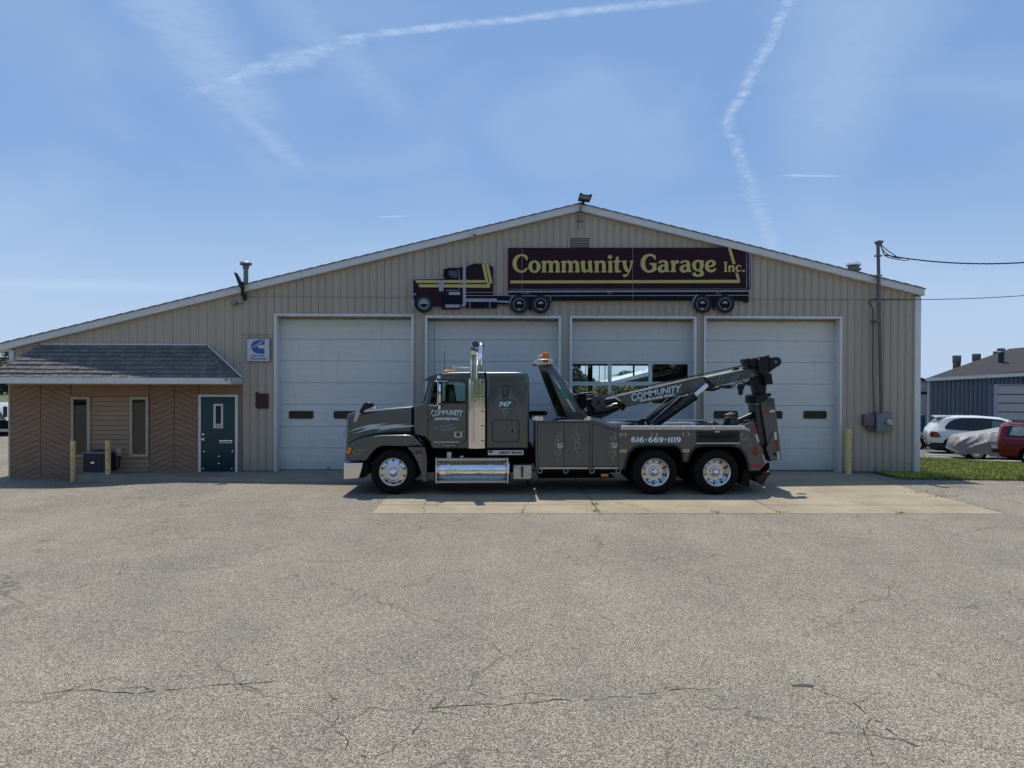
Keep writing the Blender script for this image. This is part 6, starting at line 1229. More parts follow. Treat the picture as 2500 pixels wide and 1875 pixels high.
# grey building behind
gb = root('grey_shed', (at(2255, 1000, 34)[0], 34, -1.3), 'pale grey shed with dark roof edge between the garage and the blue workshop', 'building')
a_, b_ = at(2225, 1000, 34)[0], at(2300, 1000, 34)[0]; zt_, zm_ = at(2250, 925, 34)[1], at(2250, 957, 34)[1]
obj('upper_wall', MB().prism([(a_, zm_), (b_, zm_), (b_, at(2290, 945, 34)[1]), (a_, at(2225, 918, 34)[1])], 34, 34.2), mat('grey lilac cladding', (.60, .56, .56), .6), gb); obj('lower_wall', MB().box(a_, b_, 34.03, 34.2, -1.6, zm_ - .15), mat('pale grey cladding', (.72, .70, .68), .6), gb); obj('ledge', MB().box(a_, b_, 33.9, 34.2, zm_ - .15, zm_), roofd, gb)
obj('roof_edge', MB().prism([(a_, at(2225, 915, 34)[1]), (b_, at(2290, 941, 34)[1]), (b_, at(2290, 946, 34)[1]), (a_, at(2225, 920, 34)[1])], 33.8, 40), roofd, gb); obj('side_wall', MB().box(a_, b_, 34.2, 40, -1.6, zm_), mat('pale grey cladding', (.72, .70, .68), .6), gb)
br = at(2251, 1030, 30); r_ = 6.5 * 49.6 / FPX * 1.0; zb_ = gz(br[0], 30)
bl_ = root('blue_barrel', (br[0], 30, zb_), 'blue plastic barrel behind the black car', 'barrel'); zt_ = at(2251, 1014, 30)[1]
obj('drum', MB().lathe([(0, 0), (r_ * .93, 0), (r_, .05), (r_, .35), (r_ * 1.04, .38), (r_, .41), (r_, zt_ - zb_ - .4), (r_ * 1.04, zt_ - zb_ - .37), (r_, zt_ - zb_ - .34), (r_ * .95, zt_ - zb_), (0, zt_ - zb_)], (br[0], 30, zb_), 'Z', 20), mat('blue plastic', (.02, .09, .20), .45), bl_, smooth=40); obj('lid', MB().lathe([(r_ * .98, 0), (r_ * 1.02, .02), (r_ * .98, .05), (0, .055)], (br[0], 30, zt_ + .002), 'Z', 20), mat('pale blue lid', (.12, .22, .32), .45), bl_, smooth=40)

# ------------------------------------------------------------------ cars
tyre_s = MB().lathe([(.215, .03), (.23, .0), (.28, -.005), (.325, .02), (.335, .05), (.335, .17), (.325, .2), (.23, .21)], n=28).mesh('tyre'); shade(tyre_s, 50); tyre_s.materials.append(rubber)
rim_s = MB().lathe([(.22, .05), (.225, .01), (.21, .01), (.20, .04), (.12, .05), (.06, .035), (0, .03)], n=28).mesh('rim'); shade(rim_s, 35); rim_s.materials.append(alu)
spoke_s = MB().box(-.025, .025, .0, .04, .04, .21).mesh('spoke'); spoke_s.materials.append(alu)
def car(name, label, cat_, grp, loc, rz, st, paint, wheels, wr=.335, arch=.40, cladding=None):
    """st: stations (x, sill z, belt z, top z, half width, half width at top); length runs along +x, rear at 0"""
    o = root(name, loc, label, cat_, grp, rz); m = MB(); n = 16
    xs_ = sorted(set([round(q, 3) for q in np.arange(st[0][0], st[-1][0], .12)] + [s[0] for s in st])); st = [tuple([q] + [float(np.interp(q, [s[0] for s in st], [s[i] for s in st])) for i in range(1, 6)]) for q in xs_]
    for X, z0, zb, zt, w, wt in st:
        zm = z0 + (zb - z0) * .55; e = min(.07, (zt - zb) * .3 + .01)
        half = [(0, z0), (w * .86, z0), (w * .97, z0 + .06), (w, zm), (w * .985, zb - .05), (w * .955, zb), (wt, max(zt - e, zb)), (wt * .86, zt - e * .15), (0, zt)]
        m.v += [(X, -y, z) for y, z in half] + [(X, y, z) for y, z in half[-2:0:-1]]
    for i in range(len(st) - 1):
        for k in range(n): q = i * n; m.f.append((q + k, q + (k + 1) % n, q + n + (k + 1) % n, q + n + k))
    m.f.append(tuple(range(n - 1, -1, -1))); m.f.append(tuple((len(st) - 1) * n + k for k in range(n)))
    me = m.mesh('body'); bm = bmesh.new(); bm.from_mesh(me); bmesh.ops.recalc_face_normals(bm, faces=bm.faces); bm.to_mesh(me); bm.free()
    body = obj('body', me, paint, o, smooth=32, local=True)
    for X in wheels:                                   # cut wheel openings
        cm = MB().lathe([(0, -1.2), (arch, -1.2), (arch, 1.2), (0, 1.2)], (X, 0, wr), 'Y', 28).mesh('cut'); c = bpy.data.objects.new('cut', cm); COL.objects.link(c); c.parent = o
        bpy.context.view_layer.update()
        md = body.modifiers.new('b', 'BOOLEAN'); md.operation = 'DIFFERENCE'; md.object = c; md.solver = 'EXACT'
        dg = bpy.context.evaluated_depsgraph_get(); nm = bpy.data.meshes.new_from_object(body.evaluated_get(dg)); body.modifiers.clear(); body.data = nm; nm.materials.clear(); nm.materials.append(paint); nm.name = 'body'; shade(nm, 32); bpy.data.objects.remove(c)
    W_ = max(s[4] for s in st)
    L0, L1 = st[0][0] + .3, st[-1][0] - .3
    obj('underbody', MB().box(L0, L1, -W_ * .7, W_ * .7, .16, .62), chassis, o, local=True)
    for X in wheels:
        for sgn_ in (-1, 1):
            wv = bpy.data.objects.new('wheel', None); COL.objects.link(wv); wv.parent = o; wv.location = (X, sgn_ * (W_ - .03), wr); wv.rotation_euler = (0, 0, 0 if sgn_ < 0 else math.pi); wv.scale = (wr / .335,) * 3
            link('tyre', tyre_s, wv, (0, 0, 0)); link('rim', rim_s, wv, (0, 0, 0))
            if sgn_ < 0:
                for k in range(5): sp = link('spoke', spoke_s, wv, (0, 0, 0)); sp.rotation_euler = (0, k * 2 * math.pi / 5, 0)
    def side_y(X, z):
        xs = [s[0] for s in st]; f = lambda i: float(np.interp(X, xs, [s[i] for s in st]))
        zb, zt, w, wt = f(2), f(3), f(4), f(5); e = min(.07, (zt - zb) * .3 + .01)
        if z <= zb: zs = [f(1), f(1) + .06, f(1) + (zb - f(1)) * .55, zb - .05, zb]; return float(np.interp(z, zs, [w * .86, w * .97, w, w * .985, w * .955]))
        return w * .955 + (wt - w * .955) * min((z - zb) / max(zt - e - zb, .01), 1)
    def skin(nm_, pts, mt, off=.006, par=None, sm=2):
        pts = smooth_loop(pts, sm) if sm else pts
        cx = sum(p[0] for p in pts) / len(pts); cz = sum(p[1] for p in pts) / len(pts); k = len(pts); NR = 6; v = []
        for j in range(NR + 1):
            for p in pts:
                X, z = p[0] + (cx - p[0]) * j / NR, p[1] + (cz - p[1]) * j / NR; v.append((X, -side_y(X, z) - off, z))
        mm = MB().add(v, [(j * k + i, j * k + (i + 1) % k, (j + 1) * k + (i + 1) % k, (j + 1) * k + i) for j in range(NR) for i in range(k)])
        return obj(nm_, mm, mt, par or o, local=par is None)
    return o, body, skin, side_y
def ray_ground(px, py, Z):                             # point at height Z under a photo pixel
    d = ray(px, py); t = (Z - CAM.z) / d.z; return (d.x * t, CAM.y + d.y * t)
glassc = mat('black car glass', (.008, .010, .013), .06, var=.1, spec=.6)
glasss = mat('clear side glass', (.10, .14, .16), .05, var=.3, scale=3, spec=.7)
white_paint = mat('pearl white car paint', (.74, .74, .70), .25, var=.03, coat=.8); red_paint = mat('dark red car paint', (.15, .005, .009), .35, var=.08, coat=.2, spec=.3); black_paint = mat('black car paint', (.008, .008, .009), .2, var=.1, coat=.8); silver_paint = mat('grey white van paint', (.50, .50, .49), .35, var=.04, coat=.4)
clad = mat('black plastic cladding', (.015, .015, .016), .6)
# white estate SUV, tail to the left
D_s = 51.0 - CAM_D
def solve_x(px, Y): return at(px, 1050, Y)[0]
YS = 12.6; x0 = solve_x(2259.5, YS); zg = gz(x0 + 2, YS)
suv_st = [(0.00, .52, .92, .98, .70, .62), (.05, .42, .95, 1.12, .84, .70), (.20, .47, 1.02, 1.30, .92, .70), (.45, .47, 1.06, 1.54, .94, .68), (.75, .46, 1.07, 1.68, .955, .69), (1.2, .45, 1.07, 1.72, .96, .70), (2.0, .45, 1.05, 1.725, .96, .70), (2.8, .45, 1.03, 1.67, .96, .67), (3.15, .45, 1.02, 1.57, .955, .62), (3.6, .45, 1.01, 1.25, .95, .70), (3.85, .45, .99, 1.04, .94, .75), (4.4, .32, .90, .94, .90, .65), (4.7, .36, .76, .80, .80, .55), (4.8, .42, .66, .70, .66, .5)]
suv, sb, skin, sy_ = car('parked_suv', 'white SUV with dark windows parked beside the grass', 'suv', 'cars parked on the right lot', (x0, YS, zg), R(-23), suv_st, white_paint, (.98, 3.85), .36, .46)
wp = [(.62, 1.17), (.74, 1.38), (.95, 1.54), (1.3, 1.63), (2.0, 1.645), (2.6, 1.60), (3.0, 1.49), (3.50, 1.20), (3.3, 1.10), (2.6, 1.075), (1.6, 1.09), (.85, 1.12)]
skin('side_window', wp, glassc, .014); skin('front_side_window', [(2.35, 1.13), (2.45, 1.54), (2.75, 1.50), (3.1, 1.36), (3.30, 1.20), (3.2, 1.14)], glasss, .020, sm=0); skin('pillar', [(1.38, 1.12), (1.44, 1.12), (1.52, 1.60), (1.46, 1.60)], blackp, .020, sm=0); skin('pillar', [(2.28, 1.10), (2.36, 1.10), (2.46, 1.59), (2.38, 1.60)], blackp, .022, sm=0)
skin('tail_lamp', [(.06, .78), (.05, .92), (.12, 1.02), (.30, 1.00), (.42, .90), (.44, .78), (.25, .76)], redlens, .012); skin('lamp_core', [(.22, .86), (.24, .93), (.34, .92), (.36, .86)], mat('bright red lens', (.45, .04, .01), .2), .016); skin('door_handle', [(1.52, .94), (1.53, .98), (1.85, .98), (1.85, .945)], blackp, .014, sm=0)
skin('door_seam', [(1.46, .5), (1.47, 1.06), (1.48, 1.06), (1.47, .5)], gap, .004, sm=0); skin('sill_cladding', [(.02, .40), (.05, .56), (.48, .52), (.5, .34)], clad, .014, sm=0); skin('sill_cladding', [(1.46, .30), (1.46, .42), (3.38, .42), (3.38, .30)], clad, .014, sm=0)
arcp = [(.98 + .50 * math.cos(a), .36 + .50 * math.sin(a)) for a in np.linspace(R(10), R(170), 14)] + [(.98 + .462 * math.cos(a), .36 + .462 * math.sin(a)) for a in np.linspace(R(170), R(10), 14)]
obj('lower_cladding', MB().box(.10, 4.55, -.89, .89, .22, .50), clad, suv, bevel=.03, local=True)
obj('spoiler', MB().prism([(.32, 1.62), (.30, 1.66), (.42, 1.69), (.9, 1.70), (.8, 1.64), (.55, 1.60)], -.62, .62), white_paint, suv, bevel=.015, local=True); obj('rear_glass', MB().add([(.15, -.55, 1.22), (.15, .55, 1.22), (.47, .55, 1.60), (.47, -.55, 1.60)], [(0, 1, 2, 3)]), glassc, suv, local=True)
# red estate car, tail to the left
YR = 5.6; x0 = solve_x(2434, YR); zg = gz(x0 + 1, YR)
red_st = [(0, .45, .80, .86, .74, .66), (.04, .32, .88, 1.02, .82, .70), (.10, .28, .93, 1.30, .845, .66), (.22, .26, .94, 1.42, .85, .66), (1.0, .25, .94, 1.46, .86, .67), (2.2, .25, .93, 1.45, .86, .66), (2.7, .25, .92, 1.30, .86, .64), (3.1, .25, .90, .95, .85, .7), (4.3, .3, .80, .84, .82, .6), (4.6, .36, .66, .70, .74, .5)]
red, rb_, skin, sy_ = car('parked_wagon', 'dark red boxy station wagon at the right edge', 'station wagon', 'cars parked on the right lot', (x0, YR, zg), R(-34), red_st, red_paint, (.95, 3.7), .31, .37)
skin('side_window', [(.20, .99), (.32, 1.36), (1.15, 1.38), (1.15, .99)], glassc, .004, sm=0); skin('window_glass', [(.34, 1.03), (.44, 1.33), (1.08, 1.35), (1.08, 1.03)], mat('wagon glass reflection paint', (.30, .36, .36), .08, var=.55, scale=9), .010, sm=0); skin('side_window', [(1.22, .99), (1.22, 1.38), (2.3, 1.36), (2.62, .99)], glassc, .004, sm=0)  # pale mottled colour stands for reflections in the rear side window
skin('tail_lamp', [(.05, .56), (.06, .88), (.17, .88), (.16, .56)], redlens, .012, sm=0); skin('trim_strip', [(.06, .905), (.06, .925), (2.8, .915), (2.8, .895)], mat('pale red trim', (.30, .05, .05), .3), .010, sm=0)
obj('bumper', MB().prism([(-.16, .40), (-.16, .56), (.55, .58), (.55, .40)], -.80, .80), clad, red, bevel=.02, local=True)
for y_ in (-.58, .58): obj('roof_rack', MB().tube([(.35, y_, 1.42), (.4, y_, 1.485), (2.1, y_, 1.485), (2.2, y_, 1.43)], .018, 8), blackp, red, local=True)
# black car behind the corner
YK = 17.5; x0 = solve_x(2272, YK - 1.4) - 4.25 * math.cos(R(20)); zg = gz(x0 + 4, YK)
blk_st = [(0, .4, .7, .75, .7, .6), (.1, .25, .80, .86, .83, .7), (.9, .22, .86, 1.0, .87, .7), (1.6, .22, .88, 1.38, .88, .58), (2.6, .22, .88, 1.36, .88, .56), (3.3, .22, .86, .98, .87, .66), (4.05, .25, .78, .84, .82, .6), (4.25, .36, .66, .70, .70, .5)]
bk, kb_, skin, sy_ = car('parked_sedan', 'black car partly hidden by the garage corner', 'car', 'cars parked on the right lot', (x0, YK, zg), R(-20), blk_st, black_paint, (.85, 3.45), .33, .38)
skin('side_window', [(1.2, .95), (1.7, 1.28), (2.55, 1.27), (3.1, .95)], glassc, .004, sm=0)
# covered sports car under a grey sheet
YC = 8.3; x0 = solve_x(2319, YC); x1 = solve_x(2490, YC); zg = gz(x0 + 1.5, YC); Lc = 4.2; sc_ = 1.0
cv = root('covered_car', (x0, YC, zg), 'low car under a wrinkled grey cover between the SUV and the wagon', 'covered car', 'cars parked on the right lot', R(-20))
prof = [(0, .30, .62), (.06, .22, .80), (.18, .20, .93), (.7, .20, 1.03), (1.2, .17, 1.12), (1.7, .16, 1.24), (2.2, .16, 1.32), (2.8, .17, 1.26), (3.4, .18, 1.0), (3.9, .2, .85), (4.15, .25, .7), (4.2, .3, .5)]
NXc, NRc = 150, 60; vv = []
for i in range(NXc + 1):
    X = Lc * i / NXc; zb = float(np.interp(X, [p[0] for p in prof], [p[1] for p in prof])); zt = float(np.interp(X, [p[0] for p in prof], [p[2] for p in prof]))
    if .38 < X < 1.12: zb += .06
    w = .88 * (1 - .30 * max(0, (.25 - X) / .25) ** 2) * (1 - .35 * max(0, (X - 3.9) / .3) ** 2); e = 3.2
    for k in range(NRc + 1):
        t = math.pi * k / NRc; cy, sz = math.cos(t), math.sin(t)
        y_ = -w * (abs(cy) ** (2 / e)) * (1 if cy > 0 else -1); z_ = zb + (zt - zb) * (sz ** (2 / e))
        u = (z_ - zb) / (zt - zb)
        roofw = 1 - .20 * max(0, (X - 1.3)) * (u ** 2) * (1 if X < 3.3 else .3) * .8
        fold = .030 * (1 - 2 * abs(math.sin(3.1 * (X * .8 - u * 1.9) + .8 * math.sin(2.3 * X)))) + .018 * (1 - 2 * abs(math.sin(7 * X - 5.5 * u + 1.2 * math.sin(4 * u + 2 * X)))) + .006 * math.sin(31 * X + 14 * u)
        drp = 1.0 if u < .9 else .35
        vv.append((X + (.02 * math.sin(9 * u + 2) if i in (0, NXc) else 0), y_ * roofw + (fold * drp * (-1 if y_ < 0 else 1)), z_ + fold * .5 * (1 - u) ))
mm = MB(); mm.v = vv; mm.f = [(i * (NRc + 1) + k, i * (NRc + 1) + k + 1, (i + 1) * (NRc + 1) + k + 1, (i + 1) * (NRc + 1) + k) for i in range(NXc) for k in range(NRc)]
mm.f += [tuple(range(NRc + 1))]
coverm = mat('silver grey car cover', (.27, .265, .25), .55, .0, var=.08, scale=4, bump=.6, bscale=9, stretch=(1, 1, 2.5))
obj('cover', mm, coverm, cv, smooth=75, local=True, recalc=True)
for X in (.75, 3.35):
    for sgn_ in (-1, 1):
        wv = bpy.data.objects.new('wheel', None); COL.objects.link(wv); wv.parent = cv; wv.location = (X, sgn_ * .80, .32); wv.rotation_euler = (0, 0, 0 if sgn_ < 0 else math.pi); link('tyre', tyre_s, wv, (0, 0, 0)); link('rim', rim_s, wv, (0, 0, 0))
obj('exhaust_tip', MB().tube([(-.05, -.45, .30), (.1, -.45, .30)], .035, 10), galv, cv, local=True); obj('tie_strap', MB().tube([(.25, -.84, .25), (.18, -.86, .02)], .008, 5), tapew, cv, local=True)
# painted bay lines
for a_, b_ in (((2258, 1100.5), (2330, 1103)), ((2262, 1108), (2520, 1134)), ((2400, 1112), (2520, 1121)), ((2380, 1124), (2480, 1131))):
    zz = -.5; p0, p1 = ray_ground(*a_, -.45), ray_ground(*b_, -.45); dx, dy = p1[0] - p0[0], p1[1] - p0[1]; L = math.hypot(dx, dy); nx_, ny_ = -dy / L * .05, dx / L * .05; m = MB(); nseg = 14
    for k in range(nseg + 1):
        X, Y = p0[0] + dx * k / nseg, p0[1] + dy * k / nseg; z_ = gz(X, Y) + .006; m.v += [(X + nx_, Y + ny_, z_), (X - nx_, Y - ny_, z_)]
    m.f = [(2 * k, 2 * k + 1, 2 * k + 3, 2 * k + 2) for k in range(nseg)]; obj('painted_line', m, mat('worn white line paint', (.52, .52, .50), .7, var=.25, scale=8), park)
# white truck cab at the left edge
YV = 14.0; xv = solve_x(21, YV); zg = gz(xv, YV)
vn = root('parked_van', (xv, YV, zg), 'white truck cab partly seen past the left corner', 'truck'); sc_ = (YV - CAM.y) / FPX
def vz(py): return at(10, py, YV)[1]
obj('body', MB().prism([(xv, vz(1031)), (xv, vz(1058)), (xv - 2.6, vz(1058)), (xv - 2.6, vz(985)), (xv - .75, vz(985)), (xv - .42, vz(1000)), (xv - .12, vz(1024))], YV, YV + 2.0), silver_paint, vn, bevel=.04); obj('windshield', MB().prism([(xv - .14, vz(1022)), (xv - .70, vz(989)), (xv - .95, vz(989)), (xv - .80, vz(1024))], YV - .012, YV - .002), mat('greenish windscreen', (.10, .17, .18), .1, var=.3), vn)
obj('headlamp', MB().prism([(xv - .03, vz(1036)), (xv - .03, vz(1044)), (xv - .28, vz(1045)), (xv - .25, vz(1037))], YV - .012, YV - .002), blackm, vn); obj('grille', MB().prism([(xv - .32, vz(1040)), (xv - .32, vz(1044)), (xv - 1.2, vz(1044)), (xv - 1.2, vz(1040))], YV - .01, YV - .002), clad, vn); obj('bumper', MB().prism([(xv + .02, vz(1047)), (xv + .02, vz(1054)), (xv - 2.4, vz(1054)), (xv - 2.4, vz(1047))], YV - .08, YV - .002), silver_paint, vn, bevel=.02)
obj('mirror', MB().prism([(xv - .12, vz(992)), (xv - .02, vz(992)), (xv - .02, vz(1018)), (xv - .12, vz(1018))], YV - .2, YV - .05), blackp, vn)
for dx_ in (.25, 2.2): obj('wheel', MB().lathe([(0, 0), (.2, .0), (.22, -.02), (.36, -.02), (.38, .02), (.38, .22)], (xv - dx_, YV - .03, .38 + zg), n=24), rubber, vn)
# ------------------------------------------------------------------ vegetation
def leaf_cloud(n, lobes, size, seed, flat=.6):
    r = np.random.default_rng(seed); lobes = np.array(lobes)                       # cx cy cz rx ry rz
    wts = lobes[:, 3] * lobes[:, 4] * lobes[:, 5]; idx = r.choice(len(lobes), n, p=wts / wts.sum()); L = lobes[idx]
    d = r.normal(size=(n, 3)); d /= np.linalg.norm(d, axis=1)[:, None]; rad = r.uniform(.55, 1.06, n)[:, None] ** .7
    c = L[:, :3] + d * rad * L[:, 3:]
    nrm = d + r.normal(scale=.7, size=(n, 3)); nrm[:, 2] += flat; nrm /= np.linalg.norm(nrm, axis=1)[:, None]
    a = np.cross(nrm, r.normal(size=(n, 3))); a /= np.linalg.norm(a, axis=1)[:, None]; b = np.cross(nrm, a); s = size * r.uniform(.5, 1.3, n)[:, None]
    v = np.stack([c - a * s * .5, c + b * s * .35, c + a * s * .6, c - b * s * .35], 1).reshape(-1, 3)
    me = bpy.data.meshes.new('crown'); me.from_pydata(v.tolist(), [], [(4 * i, 4 * i + 1, 4 * i + 2, 4 * i + 3) for i in range(n)]); return me
def tree(name, label, loc, h, rad, seed, n=1600, size=.30, conifer=False, group=None):
    r = random.Random(seed); o = root(name, loc, label, 'tree', group); X, Y, Z = loc
    tb = obj('trunk', MB().tube([(X, Y, Z - .2), (X + .1, Y, Z + h * .3), (X, Y + .1, Z + h * .6), (X, Y, Z + h * .9)], [h * .03, h * .024, h * .015, h * .004], 8), barkm, o, smooth=40)
    if conifer: lobes = [(X, Y, Z + h * (.12 + .85 * k / 9), rad * (1 - k / 10.5), rad * (1 - k / 10.5), h * .06) for k in range(10)]
    else:
        lobes = [(X, Y, Z + h * .66, rad * .7, rad * .7, h * .28)]
        for k in range(9):
            a = r.uniform(0, 6.28); q = r.uniform(.35, .75) * rad; lobes.append((X + q * math.cos(a), Y + q * math.sin(a), Z + h * r.uniform(.42, .88), rad * r.uniform(.28, .48), rad * r.uniform(.28, .48), h * r.uniform(.10, .17)))
            obj('limb', MB().tube([(X, Y, Z + h * .35), (X + .5 * q * math.cos(a), Y + .5 * q * math.sin(a), Z + h * .5), (lobes[-1][0], lobes[-1][1], lobes[-1][2])], [h * .014, h * .009, h * .003], 5), barkm, tb)
    obj('crown', leaf_cloud(n, lobes, size, seed), leafd if conifer else leafm, o); return o
# seen past the left roof corner
for k, (px, Y, h, rd, cf) in enumerate(((4, 95, 7.0, 2.3, True), (20, 100, 7.8, 2.0, True), (-14, 92, 6.5, 2.6, False))):
    X = at(px, 925, Y)[0]; tree('far_tree', ('pointed dark tree top at the left edge above the office roof', 'taller dark tree beside the left corner trim', 'rounded tree cut by the left edge of the picture')[k], (X, Y, -.2), h, rd, 30 + k, 900, .5, cf, 'trees beyond the left corner')
# behind the garage, seen through the glazed door
back_list = [(1402, 42, 5.2, 1.5, True, 'dark spruce seen through the left pane of the glazed door'), (1425, 70, 3.4, 1.6, False, 'rounded tree right of the spruce behind the glazed door'), (1505, 90, 3.5, 1.9, False, 'low tree behind the middle pane of the glazed door'), (1536, 92, 3.9, 2.2, False, 'tree rising above the pale roof behind the glazed door'), (1577, 60, 3.8, 1.3, False, 'tallest tree behind the middle pane of the glazed door')]
for k, (px, Y, h, rd, cf, lb) in enumerate(back_list): tree('yard_tree', lb, (at(px, 925, Y)[0], Y, 0), h, rd, 60 + k, 1800, .36, cf, 'trees behind the garage')
r = random.Random(3); lobes = []
for k in range(26): X = at(1385, 925, 31)[0] + k * .32; lobes.append((X, 31 + r.uniform(-.5, .5), r.uniform(.5, 1.5), r.uniform(.5, .8), .6, r.uniform(.6, .95)))
obj('hedge', leaf_cloud(9000, lobes, .16, 5), mat('yellow green hedge leaves', (.13, .165, .035), .6, var=.45, scale=1.5), label='bushy green hedge behind the garage', cat='hedge', kind='stuff')
nb = root('green_shed', (at(1540, 925, 55)[0], 55, 0), 'green shed with white roof edge behind the garage', 'building')
e0, e1 = at(1486, 933, 55), at(1600, 903, 55); m = [(e0[0] - .3, 0), (e1[0] + 3, 0), (e1[0] + 3, e1[1] + .3), e1, e0]
obj('wall', MB().prism([(e0[0] + .2, -.2), (e1[0] + 3, -.2), (e1[0] + 3, e1[1] - .3), (e1[0], e1[1] - .3), (e0[0] + .2, e0[1] - .2)], 55.05, 63), mat('green steel wall', (.04, .07, .05), .6), nb); obj('roof_edge', MB().prism([(e0[0], e0[1]), (e1[0] + 3, e1[1] + .8), (e1[0] + 3, e1[1] + .25), (e0[0], e0[1] - .32)], 54.7, 63.5), mat('white roof edge', (.75, .76, .78), .5), nb)
rb2 = root('green_roofed_barn', (at(1465, 925, 75)[0], 75, 0), 'barn with pale green metal roof behind the garage', 'building')
p0, p1, p2, p3 = at(1450, 930, 75), at(1453, 917, 75), at(1560, 917, 75), at(1560, 932, 75)
obj('roof', MB().add([(p0[0] + .8, 73, p0[1]), (p3[0], 73, p3[1]), (p2[0], 77, p2[1]), (p1[0], 77, p1[1])], [(0, 1, 2, 3)]), mat('pale green metal roof', (.30, .40, .36), .5), rb2); obj('wall', MB().box(p0[0] + .9, p3[0], 73.3, 80, -.2, p0[1]), mat('barn wall', (.12, .10, .09), .8), rb2)
# tree belt behind the camera, seen only in the chrome
lobes = []
for k in range(46):
    a = R(-75 + 150 * k / 45); D_ = 46 + r.uniform(-5, 5); lobes.append((D_ * math.sin(a) * 1.3, -CAM_D - D_ * math.cos(a), r.uniform(3, 5), r.uniform(3, 5), r.uniform(3, 5), r.uniform(3, 5)))
obj('woodland', leaf_cloud(9000, lobes, 1.2, 9), leafm, kind='stuff', label='belt of trees on the far side of the lot', cat='woodland')
# grass strip on the right
GB0, GB1 = ray_ground(2246, 1108, -.25), ray_ground(2520, 1136, -.25); GF0, GF1 = (10.55, -1.25), (24, -2.35)
def in_strip(X, Y):
    if X < 10.35 or X > 26: return False
    yb = GB0[1] + (GB1[1] - GB0[1]) * (X - GB0[0]) / (GB1[0] - GB0[0]); yf = GF0[1] + (GF1[1] - GF0[1]) * (X - GF0[0]) / (GF1[0] - GF0[0])
    return yf < Y < yb
poly = [GF0, (26, GF1[1] - .15), (26, GB0[1] + (GB1[1] - GB0[1]) * (26 - GB0[0]) / (GB1[0] - GB0[0])), (10.45, GB0[1] + .1)]
m = MB(); nx_, ny_ = 32, 16
for i in range(nx_ + 1):
    X = 10.45 + (26 - 10.45) * i / nx_; yb = GB0[1] + (GB1[1] - GB0[1]) * (X - GB0[0]) / (GB1[0] - GB0[0]); yf = GF0[1] + (GF1[1] - GF0[1]) * (X - GF0[0]) / (GF1[0] - GF0[0])
    for j in range(ny_ + 1): Y = yf + (yb - yf) * j / ny_; m.v.append((X, Y, gz(X, Y) + .02 + .03 * math.sin(math.pi * j / ny_)))
m.f = [(i * (ny_ + 1) + j, (i + 1) * (ny_ + 1) + j, (i + 1) * (ny_ + 1) + j + 1, i * (ny_ + 1) + j + 1) for i in range(nx_) for j in range(ny_)]
obj('grass_verge', m, mat('grass soil', (.11, .115, .035), .95, var=.3, scale=2), kind='structure', smooth=60)
def blades(name, n, sampler, hmin, hmax, wid, mt, lean=.35, **kw):
    v = []; f = []
    while len(f) < n:
        X, Y, Z = sampler(); h = random.uniform(hmin, hmax); a = random.uniform(0, 6.28); w = wid * random.uniform(.6, 1.4); lx, ly = random.gauss(0, lean) * h, random.gauss(0, lean) * h
        b = len(v); v += [(X - w * math.cos(a), Y - w * math.sin(a), Z), (X + w * math.cos(a), Y + w * math.sin(a), Z), (X + lx, Y + ly, Z + h)]; f.append((b, b + 1, b + 2))
    return obj(name, MB().add(v, f), mt, **kw)
def strip_s():
    while True:
        X, Y = random.uniform(10.4, 20.5), random.uniform(-2.4, 8)
        if in_strip(X, Y): return X, Y, gz(X, Y) + .02
blades('grass', 60000, strip_s, .05, .12, .010, bladem, kind='stuff', label='mown green grass strip beside the parked cars', cat='grass')
cl_ = [(lambda p: (p[0], p[1], gz(*p) + .10))((strip_s()[:2])) for _ in range(900)]
m = MB()
for c in cl_: m.add([(c[0] + .014 * math.cos(a), c[1] + .014 * math.sin(a), c[2] + random.uniform(0, .01)) for a in (0, 1.26, 2.5, 3.77, 5.0)], [(0, 1, 2, 3, 4)])
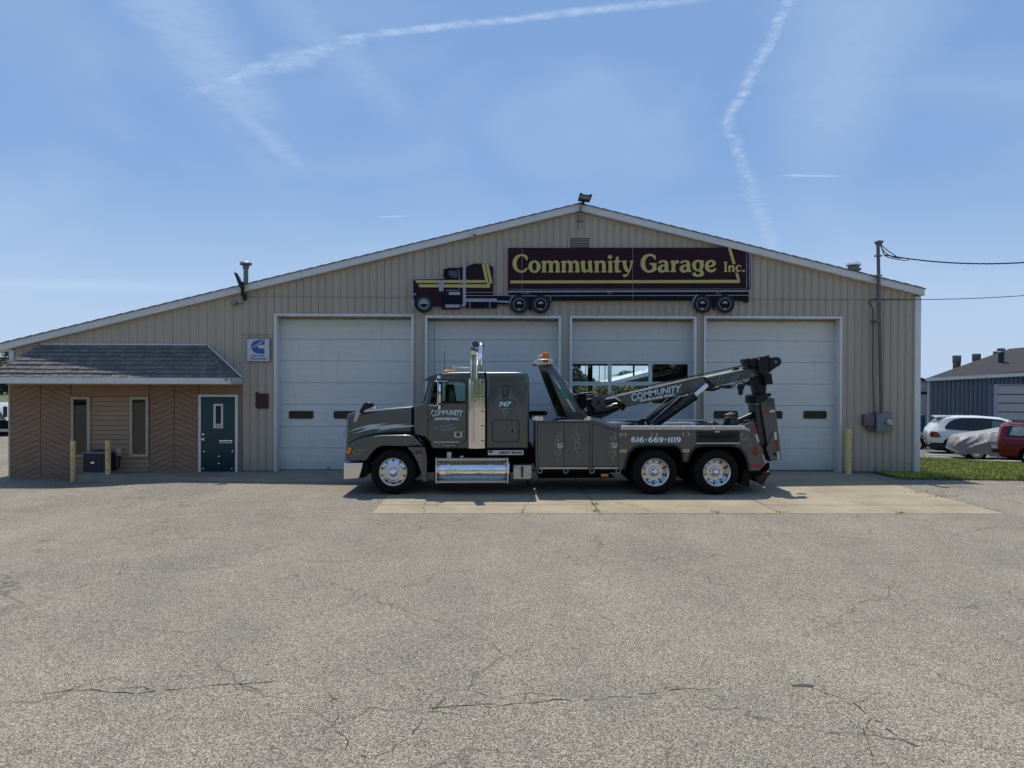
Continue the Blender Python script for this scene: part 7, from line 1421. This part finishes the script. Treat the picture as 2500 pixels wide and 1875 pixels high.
obj('clover_flowers', m, mat('white clover', (.6, .62, .5), .7), kind='stuff', label='tiny white clover heads in the grass strip', cat='clover')
# weeds in the joints
def weed(px, py, h, lab, sp=.10, n=26):
    d = ray(px, py); t = -CAM.z / d.z; X0, Y0 = d.x * t, CAM.y + d.y * t
    def smp(): return X0 + random.gauss(0, sp), Y0 + random.gauss(0, .04), .004
    blades('weed_tuft', n, smp, h * .4, h, .010, bladem, .6, label=lab, cat='weed', group='weeds in the pad joints')
weed(1450, 1232, .06, 'thin weeds in the pad joint below the tool locker', .05); weed(1462, 1249, .08, 'weeds at the pad edge below the tool locker', .10); weed(1750, 1252, .09, 'weed clump on the pad edge below the rear wheel', .04, 14); weed(1905, 1252, .06, 'low weeds on the pad edge right of the rear wheel', .10, 18); weed(2200, 1253, .05, 'small weed on the pad edge at the far right', .05); weed(2252, 1203, .10, 'weeds along the pad side near the garage corner', .2, 24); weed(2300, 1213, .08, 'weeds along the pad side right of the garage corner', .2, 24)
c = at(803, 1147, DY - .05)
o = root('door_weed', (c[0], DY - .05, 0), 'small forked weed at the foot of the first overhead door', 'weed')
m = MB()
for a in (-.5, -.15, .2, .55, -.8): m.add([(c[0] - .008, DY - .05, .0), (c[0] + .008, DY - .05, .0), (c[0] + .17 * math.sin(a), DY - .05 - .03, .17 * math.cos(a))], [(0, 1, 2)])
obj('leaf', m, leafd, o)
def edge_s():
    X = random.uniform(10.3, 20); return X, -1.3 - .08 * (X - 10.5) + random.gauss(0, .10), gz(X, -1.5)
blades('edge_grass', 1500, edge_s, .03, .09, .012, mat('dry edge grass', (.16, .15, .06), .8, var=.3), kind='stuff', label='dry grass fringe along the lot edge', cat='grass')
scene.cycles.max_bounces = 5; scene.cycles.diffuse_bounces = 3; scene.cycles.glossy_bounces = 3; scene.cycles.transmission_bounces = 3; scene.cycles.transparent_max_bounces = 8; scene.cycles.use_adaptive_sampling = True; scene.cycles.adaptive_threshold = 0.02; scene.cycles.caustics_reflective = False; scene.cycles.caustics_refractive = False
